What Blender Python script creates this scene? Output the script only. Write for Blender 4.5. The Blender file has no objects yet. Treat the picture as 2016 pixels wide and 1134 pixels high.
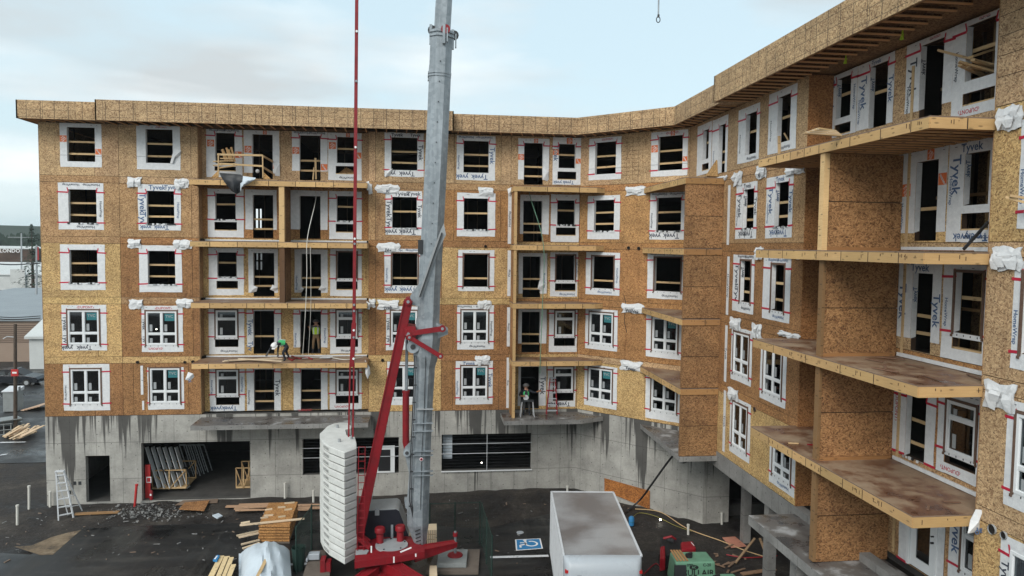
import bpy, bmesh, math, random
from mathutils import Vector, Matrix
random.seed(7)
R_ = math.radians
C = bpy.context.scene.collection
sc = bpy.context.scene
# ------------------------------------------------------------------ camera
F = 1453.0; PIT, ROL, YAW = .05749, .01152, .11884; ZC = 13.0
FW = Vector((math.sin(YAW)*math.cos(PIT), math.cos(YAW)*math.cos(PIT), -math.sin(PIT)))
_r = Vector((math.cos(YAW), -math.sin(YAW), 0)); _u = _r.cross(FW)
RT = _r*math.cos(ROL) + _u*math.sin(ROL); UP = -_r*math.sin(ROL) + _u*math.cos(ROL)
cd = bpy.data.cameras.new('camera'); cam = bpy.data.objects.new('camera', cd); C.objects.link(cam)
M = Matrix((RT, UP, -FW)).transposed().to_4x4(); M.translation = Vector((0, 0, ZC)); cam.matrix_world = M
cd.sensor_width = 36; cd.lens = F/2016*36; cd.clip_end = 4000; cd.clip_start = .2
sc.camera = cam
# ------------------------------------------------------------------ sky, sun, exposure
w = bpy.data.worlds.new('World'); sc.world = w; w.use_nodes = True
nt = w.node_tree; nt.nodes.clear()
SUN_EL, SUN_AZ = R_(38), R_(215)
def nd(t, **k):
    n = nt.nodes.new(t)
    for a, b in k.items(): setattr(n, a, b)
    return n
out = nd('ShaderNodeOutputWorld'); bg = nd('ShaderNodeBackground'); sky = nd('ShaderNodeTexSky')
sky.sky_type = 'NISHITA'; sky.sun_disc = False; sky.sun_elevation = SUN_EL; sky.sun_rotation = SUN_AZ
sky.air_density = 1.2; sky.dust_density = 2.0
tc = nd('ShaderNodeTexCoord'); mp = nd('ShaderNodeMapping'); mp.inputs['Scale'].default_value = (1.3, 1.3, 4.2)
mp.inputs['Rotation'].default_value = (0.12, 0.15, .4)
n1 = nd('ShaderNodeTexNoise'); n1.inputs['Scale'].default_value = 2.3; n1.inputs['Detail'].default_value = 7; n1.inputs['Roughness'].default_value = .52
r1 = nd('ShaderNodeValToRGB'); e = r1.color_ramp.elements
e[0].position = .42; e[0].color = (0, 0, 0, 1); e[1].position = .66; e[1].color = (1, 1, 1, 1)
n2 = nd('ShaderNodeTexNoise'); n2.inputs['Scale'].default_value = 1.7; n2.inputs['Detail'].default_value = 4
r2 = nd('ShaderNodeValToRGB'); e = r2.color_ramp.elements
e[0].position = .40; e[0].color = (4.0, 4.35, 4.5, 1); e[1].position = .58; e[1].color = (6.7, 7.05, 7.1, 1)
mx0 = nd('ShaderNodeMix', data_type='RGBA'); mx0.inputs[0].default_value = .80; mx0.inputs[7].default_value = (4.5, 5.65, 6.1, 1)
mx = nd('ShaderNodeMix', data_type='RGBA')
L = nt.links.new
L(tc.outputs['Generated'], mp.inputs[0]); L(mp.outputs[0], n1.inputs[0]); L(n1.outputs[0], r1.inputs[0])
mp2 = nd('ShaderNodeMapping'); mp2.inputs['Location'].default_value = (3.1, 1.2, .4); mp2.inputs['Scale'].default_value = (1, 1, 5)
L(tc.outputs['Generated'], mp2.inputs[0]); L(mp2.outputs[0], n2.inputs[0]); L(n2.outputs[0], r2.inputs[0])
L(sky.outputs[0], mx0.inputs[6]); L(r1.outputs[0], mx.inputs[0]); L(mx0.outputs[2], mx.inputs[6]); L(r2.outputs[0], mx.inputs[7])
L(mx.outputs[2], bg.inputs[0]); bg.inputs[1].default_value = .10; L(bg.outputs[0], out.inputs[0])
sd = bpy.data.lights.new('sun', 'SUN'); sd.energy = 1.4; sd.angle = R_(35); sd.color = (1, .96, .9)
so = bpy.data.objects.new('sun', sd); C.objects.link(so)
sdir = Vector((math.sin(SUN_AZ)*math.cos(SUN_EL), math.cos(SUN_AZ)*math.cos(SUN_EL), math.sin(SUN_EL)))
so.rotation_euler = sdir.to_track_quat('Z', 'Y').to_euler(); so.location = (0, 0, 60)
sc.view_settings.view_transform = 'Standard'; sc.view_settings.look = 'None'; sc.view_settings.exposure = 0.72; sc.view_settings.gamma = 1
sc.render.engine = 'CYCLES'
sc.cycles.max_bounces = 6; sc.cycles.diffuse_bounces = 3; sc.cycles.transparent_max_bounces = 8

# ------------------------------------------------------------------ helpers: pixel -> place on a real plane
def ray(x, y): return FW + RT*((x-1008)/F) - UP*((y-567)/F)
def atY(x, y, Y): d = ray(x, y); p = d*(Y/d.y); p.z += ZC; return p
def atX(x, y, X): d = ray(x, y); p = d*(X/d.x); p.z += ZC; return p
def atZ(x, y, z=0): d = ray(x, y); p = d*((z-ZC)/d.z); p.z = z; return p
class Plane:
    def __init__(s, o, u): s.o = Vector(o); s.u = Vector(u).normalized(); s.n = Vector((s.u.y, -s.u.x, 0))
    def p(s, u, z, d=0): q = s.o + s.u*u + s.n*d; return Vector((q.x, q.y, z))
    def hit(s, x, y):
        d = ray(x, y); q = d*(s.o.dot(s.n)/d.dot(s.n)); return (q-s.o).dot(s.u), q.z+ZC
PM = Plane((0, 38, 0), (1, 0, 0)); PR = Plane((0, 38.6, 0), (1, 0, 0)); PC = Plane((8.05, 38, 0), (1, -1, 0))
PW = Plane((12.35, 0, 0), (0, -1, 0)); PX = Plane((13.2, 0, 0), (0, -1, 0))
FL = {1: 4.4, 2: 7.32, 3: 10.25, 4: 13.19, 5: 16.12}; WT = 18.64     # floor levels, wall top

# ------------------------------------------------------------------ materials
class NB:
    def __init__(s, name):
        s.m = bpy.data.materials.new(name); s.m.use_nodes = True; s.t = s.m.node_tree
        s.b = s.t.nodes['Principled BSDF']
    def n(s, t, ins=None, **k):
        n = s.t.nodes.new(t)
        for a, b in k.items(): setattr(n, a, b)
        for a, b in (ins or {}).items(): s.set(n.inputs[a], b)
        return n
    def set(s, sock, v):
        if hasattr(v, 'is_output') or hasattr(v, 'links') and hasattr(v, 'node'): s.t.links.new(v, sock)
        else: sock.default_value = v
    def uv(s, obj=False):
        if obj: return s.n('ShaderNodeTexCoord').outputs['Object']
        return s.n('ShaderNodeUVMap', uv_map='UVMap').outputs[0]
    def map(s, v, sc=(1, 1, 1), loc=(0, 0, 0), rot=(0, 0, 0)):
        return s.n('ShaderNodeMapping', {0: v, 'Scale': sc, 'Location': loc, 'Rotation': rot}).outputs[0]
    def noise(s, v, scale, detail=3, rough=.55, dim='3D'):
        return s.n('ShaderNodeTexNoise', {'Vector': v, 'Scale': scale, 'Detail': detail, 'Roughness': rough}, noise_dimensions=dim).outputs[0]
    def ramp(s, v, stops):
        r = s.n('ShaderNodeValToRGB', {0: v}); e = r.color_ramp.elements
        while len(e) < len(stops): e.new(.5)
        for k, (p, c) in enumerate(stops):
            e[k].position = p; e[k].color = (c, c, c, 1) if isinstance(c, (int, float)) else (*c, 1)
        return r.outputs[0]
    def mix(s, f, a, b, mode='MIX'):
        m = s.n('ShaderNodeMix', data_type='RGBA', blend_type=mode)
        for i, v in ((0, f), (6, a), (7, b)): s.set(m.inputs[i], (*v, 1) if isinstance(v, tuple) and len(v) == 3 else v)
        return m.outputs[2]
    def math(s, op, a, b=0.0, c=None):
        m = s.n('ShaderNodeMath', operation=op); s.set(m.inputs[0], a); s.set(m.inputs[1], b)
        if c is not None: s.set(m.inputs[2], c)
        return m.outputs[0]
    def bump(s, h, st=.3, d=.02): s.set(s.b.inputs['Normal'], s.n('ShaderNodeBump', {'Height': h, 'Strength': st, 'Distance': d}).outputs[0])
    def fin(s, col=None, rough=.7, metal=0.0, spec=.4):
        if col is not None: s.set(s.b.inputs['Base Color'], (*col, 1) if isinstance(col, tuple) else col)
        s.set(s.b.inputs['Roughness'], rough); s.b.inputs['Metallic'].default_value = metal
        s.b.inputs['Specular IOR Level'].default_value = spec
        return s.m
MT = {}
def plain(name, col, rough=.6, metal=0.0, var=.15, scale=3.0, spec=.4):
    b = NB(name); v = b.noise(b.uv(), scale, 5, .65)
    f = b.ramp(v, [(.3, 1-var), (.7, 1+var*.5)])
    MT[name] = b.fin(b.mix(1.0, col, f, 'MULTIPLY'), rough, metal, spec); return MT[name]
def osb(name, base, grid=False, stain=.25, con=1.0, k=1.0):
    b = NB(name); uv = b.uv()
    jit = b.noise(uv, 3.0, 2)
    cell = b.n('ShaderNodeTexVoronoi', {'Vector': uv, 'Scale': 11.0*k}, voronoi_dimensions='2D')
    ang = b.math('MULTIPLY', b.math('SUBTRACT', b.n('ShaderNodeSeparateColor', {0: cell.outputs['Color']}).outputs[0], .5), 2.3)
    rv = b.n('ShaderNodeVectorRotate', {'Vector': uv, 'Angle': ang}, rotation_type='Z_AXIS').outputs[0]
    fl = b.n('ShaderNodeTexVoronoi', {'Vector': b.map(rv, (12*k, 38*k, 1)), 'Scale': 1.0}, voronoi_dimensions='2D')
    s = b.n('ShaderNodeSeparateColor', {0: fl.outputs['Color']})
    gr = b.noise(b.map(rv, (6*k, 60*k, 1)), 1.0, 2)
    v = b.math('ADD', b.math('MULTIPLY', s.outputs[0], .72), b.math('MULTIPLY', gr, .35))
    d = .5*con
    f = b.ramp(v, [(.10, (1-1.05*d, 1-1.2*d, 1-1.25*d)), (.30, (1-.45*d, 1-.55*d, 1-.6*d)), (.52, (1, .98, .95)), (.80, (1+.50*d, 1+.55*d, 1+.56*d)), (1.0, (1+.95*d, 1+1.05*d, 1+1.1*d))])
    sp = b.n('ShaderNodeTexVoronoi', {'Vector': uv, 'Scale': 5.5*k}, voronoi_dimensions='2D').outputs['Distance']
    f2 = b.ramp(sp, [(.08, .40), (.17, 1.0)])
    big = b.ramp(b.noise(b.map(uv, (.35, .55, 1)), 2.2, 5, .6), [(.32, 1-stain), (.62, 1.06)])
    tint = b.n('ShaderNodeAttribute', attribute_name='tint').outputs['Color']
    c = b.mix(1.0, b.mix(1.0, base, tint, 'MULTIPLY'), f, 'MULTIPLY')
    c = b.mix(.8, c, f2, 'MULTIPLY'); c = b.mix(1.0, c, big, 'MULTIPLY')
    sv = b.noise(b.map(uv, (2.6, .22, 1)), 1.4, 5, .7); c = b.mix(b.ramp(sv, [(.56, 0.0), (.70, .5)]), c, b.mix(1.0, c, (.50, .40, .36), 'MULTIPLY'))
    st_ = b.noise(b.map(uv, (.8, .8, 1), (5, 2, 0)), 1.6, 6, .75); c = b.mix(b.ramp(st_, [(.60, 0.0), (.68, .45)]), c, b.mix(1.0, c, (.55, .45, .40), 'MULTIPLY'))
    # greyed, weathered flakes
    wn = b.ramp(b.noise(uv, 1.1, 4, .7), [(.5, 0.0), (.8, .35)])
    c = b.mix(wn, c, b.mix(1.0, c, (.78, .80, .86), 'MULTIPLY'))
    if grid:   # chalk and nail lines
        xy = b.n('ShaderNodeSeparateXYZ', {0: uv})
        def line(sock, step, wdt, off=0.0):
            a = b.math('ADD', b.math('DIVIDE', sock, step), off)
            a = b.math('ABSOLUTE', b.math('SUBTRACT', b.math('FRACT', a), .5))
            return b.math('GREATER_THAN', a, .5-wdt/step/2)
        br = b.math('MAXIMUM', line(xy.outputs[0], .61, .036), line(b.math('ADD', xy.outputs[0], .13), 1.42, .022, .3))
        hz = b.math('MAXIMUM', line(xy.outputs[1], .33, .02, .35), 0.0)
        hz = b.math('MULTIPLY', hz, b.math('GREATER_THAN', b.noise(b.map(uv, (.5, .01, 1)), 1.6, 1), .42))
        vv = b.math('MULTIPLY', br, b.math('GREATER_THAN', b.noise(b.map(uv, (2.2, .9, 1)), 1.0, 2), .33))
        c = b.mix(b.math('MULTIPLY', b.math('MAXIMUM', vv, hz), .62), c, (.035, .025, .02))
    b.bump(v, .35, .006)
    MT[name] = b.fin(c, .82); return MT[name]
osb('osb', (.455, .302, .152), con=1.2, k=1.15); osb('osb_grid', (.44, .30, .165), True, con=1.25)
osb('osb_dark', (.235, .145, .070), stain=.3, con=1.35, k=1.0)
def wetdeck():
    b = NB('deck_sheathing'); uv = b.uv(); n = b.noise(b.map(uv, (1, 1, 1)), .9, 6, .65)
    c = b.ramp(n, [(.34, (.085, .036, .020)), (.44, (.17, .085, .05)), (.54, (.29, .195, .125)), (.72, (.36, .265, .18))])
    g = b.noise(b.map(uv, (9, 60, 1)), 1.0, 3); c = b.mix(.6, c, b.ramp(g, [(.3, .65), (.7, 1.15)]), 'MULTIPLY')
    MT['deck_sheathing'] = b.fin(c, b.ramp(n, [(.36, .22), (.55, .7)]))
wetdeck()
def lumber(name, c0, c1):
    b = NB(name); uv = b.uv()
    g = b.noise(b.map(uv, (2.2, 30, 1)), 1.0, 4); g2 = b.noise(b.map(uv, (.4, .4, 1)), 2.0, 3)
    kn = b.ramp(b.n('ShaderNodeTexVoronoi', {'Vector': b.map(uv, (1.6, 5, 1)), 'Scale': 1.0}, voronoi_dimensions='2D').outputs['Distance'], [(.05, .35), (.12, 1.0)])
    c = b.mix(g, c0, c1); c = b.mix(.5, c, b.ramp(g2, [(.3, .75), (.7, 1.15)]), 'MULTIPLY'); c = b.mix(.8, c, kn, 'MULTIPLY')
    tint = b.n('ShaderNodeAttribute', attribute_name='tint').outputs['Color']; c = b.mix(1.0, c, tint, 'MULTIPLY')
    MT[name] = b.fin(c, .75)
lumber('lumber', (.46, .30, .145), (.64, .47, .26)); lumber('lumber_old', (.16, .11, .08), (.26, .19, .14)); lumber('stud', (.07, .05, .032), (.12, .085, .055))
lumber('lumber_pale', (.55, .42, .28), (.75, .62, .44))
def wrapm():
    b = NB('house_wrap'); uv = b.uv(); n = b.noise(uv, 6, 4, .7)
    c = b.mix(b.ramp(n, [(.3, 0.0), (.7, 1.0)]), (.60, .615, .63), (.75, .76, .765))
    st = b.ramp(b.noise(b.map(uv, (8, .8, 1)), 1.3, 4, .7), [(.64, 0.0), (.8, .22)]); c = b.mix(st, c, (.45, .40, .33))
    b.bump(b.noise(b.map(uv, (1, 1, 1), rot=(0, 0, .5)), 3.3, 5, .65), .5, .06); MT['house_wrap'] = b.fin(c, .55)
wrapm()
plain('ink', (.045, .055, .08), .6, var=.3); plain('ink_blue', (.07, .13, .26), .6, var=.3); plain('ink_red', (.50, .06, .08), .6)
plain('tape', (.50, .018, .05), .4); plain('logo_orange', (.72, .17, .05), .6); plain('white_ink', (.8, .8, .8), .6, var=.03)
plain('vinyl', (.74, .76, .77), .35, var=.04); plain('buck', (.14, .085, .06), .8, var=.3, scale=9)
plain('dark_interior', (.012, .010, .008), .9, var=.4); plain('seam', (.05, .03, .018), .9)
plain('black', (.018, .018, .02), .5); plain('dark_plastic', (.03, .032, .035), .5); plain('teal', (.03, .17, .19), .5)
plain('grey_paint', (.33, .35, .36), .5); plain('slab_floor', (.07, .067, .064), .8, var=.4, scale=1.3)
def metal(name, c0, c1, rough=.45, met=.5, sc_=(7, 7, 7)):
    b = NB(name); o = b.uv(True)
    v = b.n('ShaderNodeTexVoronoi', {'Vector': b.map(o, sc_), 'Scale': 1.0}).outputs['Color']
    v = b.n('ShaderNodeSeparateColor', {0: v}).outputs[0]
    n = b.noise(o, 1.1, 5, .6); st = b.noise(b.map(o, (5, 5, .35)), 1.2, 4, .6)
    c = b.mix(b.math('ADD', b.math('MULTIPLY', v, .35), b.math('MULTIPLY', n, .75)), c0, c1)
    c = b.mix(1.0, c, b.ramp(st, [(.3, .78), (.6, 1.04)]), 'MULTIPLY'); MT[name] = b.fin(c, rough, met)
metal('galvanised', (.17, .20, .22), (.40, .44, .47), .5, .35)
def painted(name, col, rough=.42, dirt=.35, dc=(.05, .035, .03)):
    b = NB(name); o = b.uv(True); n = b.noise(o, 2.2, 6, .7); s2 = b.noise(b.map(o, (9, 9, 1.2)), 1.0, 4, .7)
    c = b.mix(b.ramp(n, [(.45, 0.0), (.75, dirt)]), col, dc); c = b.mix(b.ramp(s2, [(.58, 0.0), (.75, dirt*.8)]), c, dc)
    MT[name] = b.fin(c, b.ramp(n, [(.3, rough), (.7, min(1, rough+.25))]))
painted('crane_red', (.23, .0065, .013), dc=(.03, .012, .012)); painted('ballast', (.62, .63, .605), .75, .28, (.22, .21, .19))
painted('compressor_green', (.14, .30, .20), .4, .3); painted('truck_white', (.40, .435, .47), .2, .2, (.3, .3, .3))
painted('hood_navy', (.012, .014, .022), .35, .1); painted('machine_red', (.26, .008, .016), .4, .3); painted('fence_green', (.012, .035, .028), .5, .2)
painted('mat_timber', (.14, .115, .095), .85, .5); painted('pvc', (.62, .61, .56), .5, .25, (.3, .27, .2)); painted('aluminium', (.58, .60, .62), .4, .2)
painted('sign_blue', (.03, .20, .44), .5, .1); painted('tarp_white', (.55, .62, .68), .45, .15, (.2, .2, .22)); painted('tarp_black', (.018, .02, .024), .4, .3, (.06, .06, .06))
painted('rubble', (.22, .22, .215), .9, .6, (.06, .055, .05)); 
painted('grey_cabinet', (.25, .27, .27), .5, .2); painted('red_sign', (.5, .03, .03)); painted('hat_white', (.8, .8, .8), .3, .05)
painted('hiviz', (.42, .62, .04), .6, .2); painted('rope_yellow', (.30, .27, .06), .7, .3); painted('hiviz_green', (.05, .42, .14), .6, .2); painted('cloth_dark', (.02, .024, .032), .8, .2); painted('cloth_tan', (.20, .13, .07), .8, .3)
painted('skin', (.45, .25, .17), .6, .1); painted('glove', (.30, .14, .07), .8, .3); painted('cloth_grey', (.10, .10, .10), .8, .3)
def glass():
    b = NB('window_glass'); nt = b.t; nt.nodes.remove(b.b); o = nt.nodes['Material Output']
    g = b.n('ShaderNodeBsdfGlossy', {'Roughness': .03, 'Color': (.9, .95, 1, 1)}); t = b.n('ShaderNodeBsdfTransparent', {'Color': (.42, .46, .46, 1)})
    f = b.n('ShaderNodeFresnel', {'IOR': 1.5}); ff = b.math('ADD', f.outputs[0], .03)
    m = b.n('ShaderNodeMixShader', {0: ff, 1: t.outputs[0], 2: g.outputs[0]}); nt.links.new(m.outputs[0], o.inputs[0]); MT['window_glass'] = b.m
glass()
def concrete(name, base, drips=True, top=4.4):
    b = NB(name); uv = b.uv(); xy = b.n('ShaderNodeSeparateXYZ', {0: uv})
    n = b.noise(uv, .8, 7, .62); n2 = b.noise(uv, 11, 4, .7)
    c = b.mix(b.ramp(n, [(.3, 0.0), (.7, 1.0)]), tuple(x*.62 for x in base), tuple(x*1.18 for x in base))
    c = b.mix(.5, c, b.ramp(n2, [(.25, .7), (.6, 1.1)]), 'MULTIPLY')
    vs = b.noise(b.map(uv, (1.6, .16, 1)), 1.5, 5, .7); c = b.mix(b.ramp(vs, [(.55, 0.0), (.70, .45)]), c, tuple(x*.35 for x in base))
    def line(sock, step, wdt, off):
        a = b.math('ABSOLUTE', b.math('SUBTRACT', b.math('FRACT', b.math('ADD', b.math('DIVIDE', sock, step), off)), .5))
        return b.math('GREATER_THAN', a, .5-wdt/step/2)
    ln = b.math('MAXIMUM', line(xy.outputs[0], 1.22, .022, .1), line(xy.outputs[1], 1.83, .03, .32))
    c = b.mix(b.math('MULTIPLY', ln, .5), c, (.05, .05, .05))
    ho = b.n('ShaderNodeTexVoronoi', {'Vector': b.map(uv, (1/.61, 1/.61, 1), (.2, .3, 0)), 'Scale': 1.0, 'Randomness': .25}, voronoi_dimensions='2D').outputs['Distance']
    c = b.mix(b.ramp(ho, [(.03, .8), (.05, 0.0)]), c, (.06, .06, .06))
    if drips:
        a = b.noise(b.map(uv, (2.1, .05, 1)), 1.0, 3, .8); bigd = b.noise(b.map(uv, (.55, .02, 1), (7, 0, 0)), 1.0, 2)
        h = b.math('DIVIDE', b.math('SUBTRACT', top, xy.outputs[1]), 4.4)      # 0 top .. 1 ground
        thr = b.math('ADD', .50, b.math('MULTIPLY', h, .115))
        wt = b.math('ADD', b.math('MULTIPLY', a, .48), b.math('MULTIPLY', bigd, .52))
        dm = b.math('MULTIPLY', b.math('SUBTRACT', wt, thr), 40.0)
        dm = b.n('ShaderNodeClamp', {0: dm}).outputs[0]
        c = b.mix(b.math('MULTIPLY', dm, .86), c, (.04, .038, .036))
    MT[name] = b.fin(c, .8); b.bump(n2, .3, .01)
concrete('concrete', (.39, .38, .35)); concrete('concrete_slab', (.24, .235, .225), False)
def slabtop():
    b = NB('slab_top'); uv = b.uv(); n = b.noise(uv, .9, 6, .6)
    c = b.ramp(n, [(.40, (.055, .05, .048)), (.47, (.11, .10, .095)), (.56, (.15, .14, .13)), (.66, (.36, .36, .36))])
    MT['slab_top'] = b.fin(c, b.ramp(n, [(.44, .25), (.6, .8)]))
slabtop()
def ground():
    b = NB('dirt'); o = b.uv(); n = b.noise(o, .35, 8, .7); n2 = b.noise(o, 5, 5, .75)
    c = b.ramp(n, [(.36, (.012, .0105, .010)), (.47, (.024, .020, .018)), (.57, (.043, .036, .030)), (.70, (.085, .073, .061))])
    c = b.mix(.9, c, b.ramp(n2, [(.3, .45), (.7, 1.5)]), 'MULTIPLY')
    pb = b.n('ShaderNodeTexVoronoi', {'Vector': o, 'Scale': 5.0}, voronoi_dimensions='2D').outputs['Distance']
    pm = b.math('MULTIPLY', b.ramp(pb, [(.07, 1.0), (.10, 0.0)]), b.math('GREATER_THAN', b.noise(o, 1.3, 2), .52))
    c = b.mix(b.math('MULTIPLY', pm, .5), c, (.16, .15, .14))
    b.bump(n2, .8, .06); MT['dirt'] = b.fin(c, b.ramp(n, [(.35, .5), (.5, .9)]))
    b = NB('asphalt'); o = b.uv(); n = b.noise(o, .28, 7, .65); n2 = b.noise(o, 30, 3, .7)
    c = b.ramp(n, [(.36, (.007, .0072, .0078)), (.50, (.014, .0145, .0155)), (.62, (.025, .0255, .026)), (.76, (.045, .043, .040))])
    c = b.mix(.7, c, b.ramp(n2, [(.3, .7), (.7, 1.25)]), 'MULTIPLY')
    st = b.noise(b.map(o, (.25, 1.6, 1), rot=(0, 0, .35)), 1.0, 6, .7); c = b.mix(b.ramp(st, [(.50, 0.0), (.72, .65)]), c, (.065, .060, .053)); tk = b.noise(b.map(o, (3.0, .12, 1), rot=(0, 0, -.9)), 1.0, 4, .6); c = b.mix(b.ramp(tk, [(.54, 0.0), (.66, .35)]), c, (.055, .052, .048))
    b.bump(n2, .3, .01); MT['asphalt'] = b.fin(c, b.ramp(n, [(.38, .18), (.5, .45), (.7, .75)]))
    b = NB('sand'); o = b.uv(); n = b.noise(o, 1.5, 6, .7)
    c = b.ramp(n, [(.35, (.06, .048, .036)), (.5, (.17, .125, .08)), (.7, (.27, .21, .14))]); MT['sand'] = b.fin(c, .95)
    b = NB('road_paint'); o = b.uv(); n = b.noise(o, 6, 5, .7); MT['road_paint'] = b.fin(b.ramp(n, [(.3, (.25, .26, .27)), (.45, (.62, .64, .66))]), .7)
    b = NB('field'); o = b.uv(); n = b.noise(o, .02, 5, .6); MT['field'] = b.fin(b.ramp(n, [(.4, (.05, .055, .05)), (.6, (.08, .085, .08))]), .95)
ground()
def troof():
    b = NB('truck_roof'); o = b.uv(); n = b.noise(o, .55, 4, .5); g = b.noise(o, 26, 4, .75); s2 = b.noise(b.map(o, (.5, 3.2, 1), rot=(0, 0, .2)), 1.0, 5, .6)
    c = b.ramp(n, [(.36, (.17, .155, .15)), (.62, (.34, .34, .345))]); c = b.mix(.8, c, b.ramp(g, [(.3, .72), (.7, 1.2)]), 'MULTIPLY'); c = b.mix(b.ramp(s2, [(.55, 0.0), (.75, .35)]), c, (.16, .15, .15))
    MT['truck_roof'] = b.fin(c, .28)
troof()
def leaf():
    b = NB('needles'); n = b.n('ShaderNodeObjectInfo'); g = b.noise(b.uv(True), .8, 3)
    MT['needles'] = b.fin(b.mix(g, (.012, .028, .018), (.03, .06, .035)), .9)
leaf(); plain('bark', (.09, .07, .055), .9, var=.4); plain('far_wall_tan', (.30, .225, .175), .8, var=.08, scale=.4); plain('far_wall_white', (.55, .57, .56), .7, var=.12, scale=.6)
plain('far_roof_grey', (.24, .27, .29), .6, var=.12, scale=.3); plain('far_wall_teal', (.13, .18, .18), .6, var=.3, scale=.8); plain('car_paint', (.016, .020, .026), .2, .3, var=.05)
plain('tail_red', (.45, .02, .02), .3); plain('tyre', (.02, .02, .02), .8); plain('far_brown', (.09, .055, .04), .8, var=.4, scale=.2)
def lamp(name, col, st):
    b = NB(name); b.b.inputs['Emission Color'].default_value = (*col, 1); b.b.inputs['Emission Strength'].default_value = st; MT[name] = b.fin(col, .5)
lamp('lamp_glow', (1, .93, .8), 12)

# ------------------------------------------------------------------ mesh builder
class MB:
    def __init__(s): s.v = []; s.f = []; s.m = []; s.t = []; s.mats = []
    def mi(s, m):
        if m not in s.mats: s.mats.append(m)
        return s.mats.index(m)
    def face(s, pts, m, t=(1, 1, 1)):
        n = len(s.v); s.v += [tuple(p) for p in pts]; s.f.append(tuple(range(n, n+len(pts)))); s.m.append(s.mi(m)); s.t.append(t); return s
    def hexa(s, a, m, t=(1, 1, 1), mt=None):   # a: 8 points, bottom 4 (ccw from above) then top 4
        for i, q in enumerate(((3, 2, 1, 0), (4, 5, 6, 7), (0, 1, 5, 4), (1, 2, 6, 5), (2, 3, 7, 6), (3, 0, 4, 7))):
            s.face([a[k] for k in q], mt if (mt and i == 1) else m, t)
        return s
    def box(s, p, q, m, t=(1, 1, 1), mt=None):
        x0, y0, z0 = (min(p[i], q[i]) for i in range(3)); x1, y1, z1 = (max(p[i], q[i]) for i in range(3))
        return s.hexa([(x0, y0, z0), (x1, y0, z0), (x1, y1, z0), (x0, y1, z0), (x0, y0, z1), (x1, y0, z1), (x1, y1, z1), (x0, y1, z1)], m, t, mt)
    def pbox(s, P, u0, u1, z0, z1, d0, d1, m, t=(1, 1, 1)):   # box on a plane; d = outward distance range
        if d1 < d0: d0, d1 = d1, d0
        return s.hexa([P.p(u0, z0, d1), P.p(u1, z0, d1), P.p(u1, z0, d0), P.p(u0, z0, d0), P.p(u0, z1, d1), P.p(u1, z1, d1), P.p(u1, z1, d0), P.p(u0, z1, d0)], m, t)
    def beam(s, p, q, wd, h, m, t=(1, 1, 1), up=(0, 0, 1), w2=None, h2=None):
        p, q = Vector(p), Vector(q); d = (q-p).normalized(); up = Vector(up)
        if abs(d.dot(up)) > .98: up = Vector((0, 1, 0))
        sd_ = d.cross(up).normalized(); uu = sd_.cross(d); w2 = w2 or wd; h2 = h2 or h
        a = [p-sd_*wd/2-uu*h/2, p+sd_*wd/2-uu*h/2, q+sd_*w2/2-uu*h2/2, q-sd_*w2/2-uu*h2/2,
             p-sd_*wd/2+uu*h/2, p+sd_*wd/2+uu*h/2, q+sd_*w2/2+uu*h2/2, q-sd_*w2/2+uu*h2/2]
        return s.hexa(a, m, t)
    def prism(s, poly, vec, m, mt=None, t=(1, 1, 1), ms=None):    # poly: list of 3d points, extruded by vec
        poly = [Vector(p) for p in poly]; vec = Vector(vec); top = [p+vec for p in poly]; n = len(poly)
        nr = sum(((poly[i]-poly[0]).cross(poly[(i+1) % n]-poly[0]) for i in range(n)), Vector())
        if nr.dot(vec) < 0: poly.reverse(); top.reverse()
        s.face(top, mt or m, t); s.face(list(reversed(poly)), m, t)
        for i in range(n): s.face([poly[i], poly[(i+1) % n], top[(i+1) % n], top[i]], ms or m, t)
        return s
    def tube(s, pts, r, m, n=8, cap=True, t=(1, 1, 1), ph=0.0):
        pts = [Vector(p) for p in pts]; rs = r if isinstance(r, (list, tuple)) else [r]*len(pts); rings = []; prev = None
        for i, p in enumerate(pts):
            d = (pts[min(i+1, len(pts)-1)]-pts[max(i-1, 0)]).normalized()
            a = prev if prev else (Vector((0, 0, 1)) if abs(d.z) < .9 else Vector((0, 1, 0)))
            x = (a-d*a.dot(d)).normalized(); prev = x; y = d.cross(x)
            rings.append([p+x*(rs[i]*math.cos(ph+2*math.pi*k/n))+y*(rs[i]*math.sin(ph+2*math.pi*k/n)) for k in range(n)])
        for a, b in zip(rings, rings[1:]):
            for k in range(n): s.face([a[k], a[(k+1) % n], b[(k+1) % n], b[k]], m, t)
        if cap: s.face(list(reversed(rings[0])), m, t); s.face(rings[-1], m, t)
        return s
    def ball(s, c, r, m, nu=10, nv=6, sz=1.0, half=False):
        c = Vector(c); R0 = []
        for j in range(nv+1):
            th = (math.pi/2 if half else math.pi)*j/nv
            R0.append([c+Vector((r*math.sin(th)*math.cos(2*math.pi*i/nu), r*math.sin(th)*math.sin(2*math.pi*i/nu), r*sz*math.cos(th))) for i in range(nu)])
        for a, b in zip(R0, R0[1:]):
            for k in range(nu):
                q = [b[k], b[(k+1) % nu], a[(k+1) % nu], a[k]]; s.face(q, m)
        return s
    def text(s, word, O, U, V, size, m, d=0.0, xs=1.0):    # centred at O
        vs, fs = glyphs(word); O, U, V = Vector(O), Vector(U).normalized(), Vector(V).normalized(); n = U.cross(V)*d
        base = len(s.v); s.v += [tuple(O+U*(x*size*xs)+V*(y*size)+n) for x, y in vs]; k = s.mi(m)
        for f in fs: s.f.append(tuple(base+i for i in f)); s.m.append(k); s.t.append((1, 1, 1))
        return s
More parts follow.
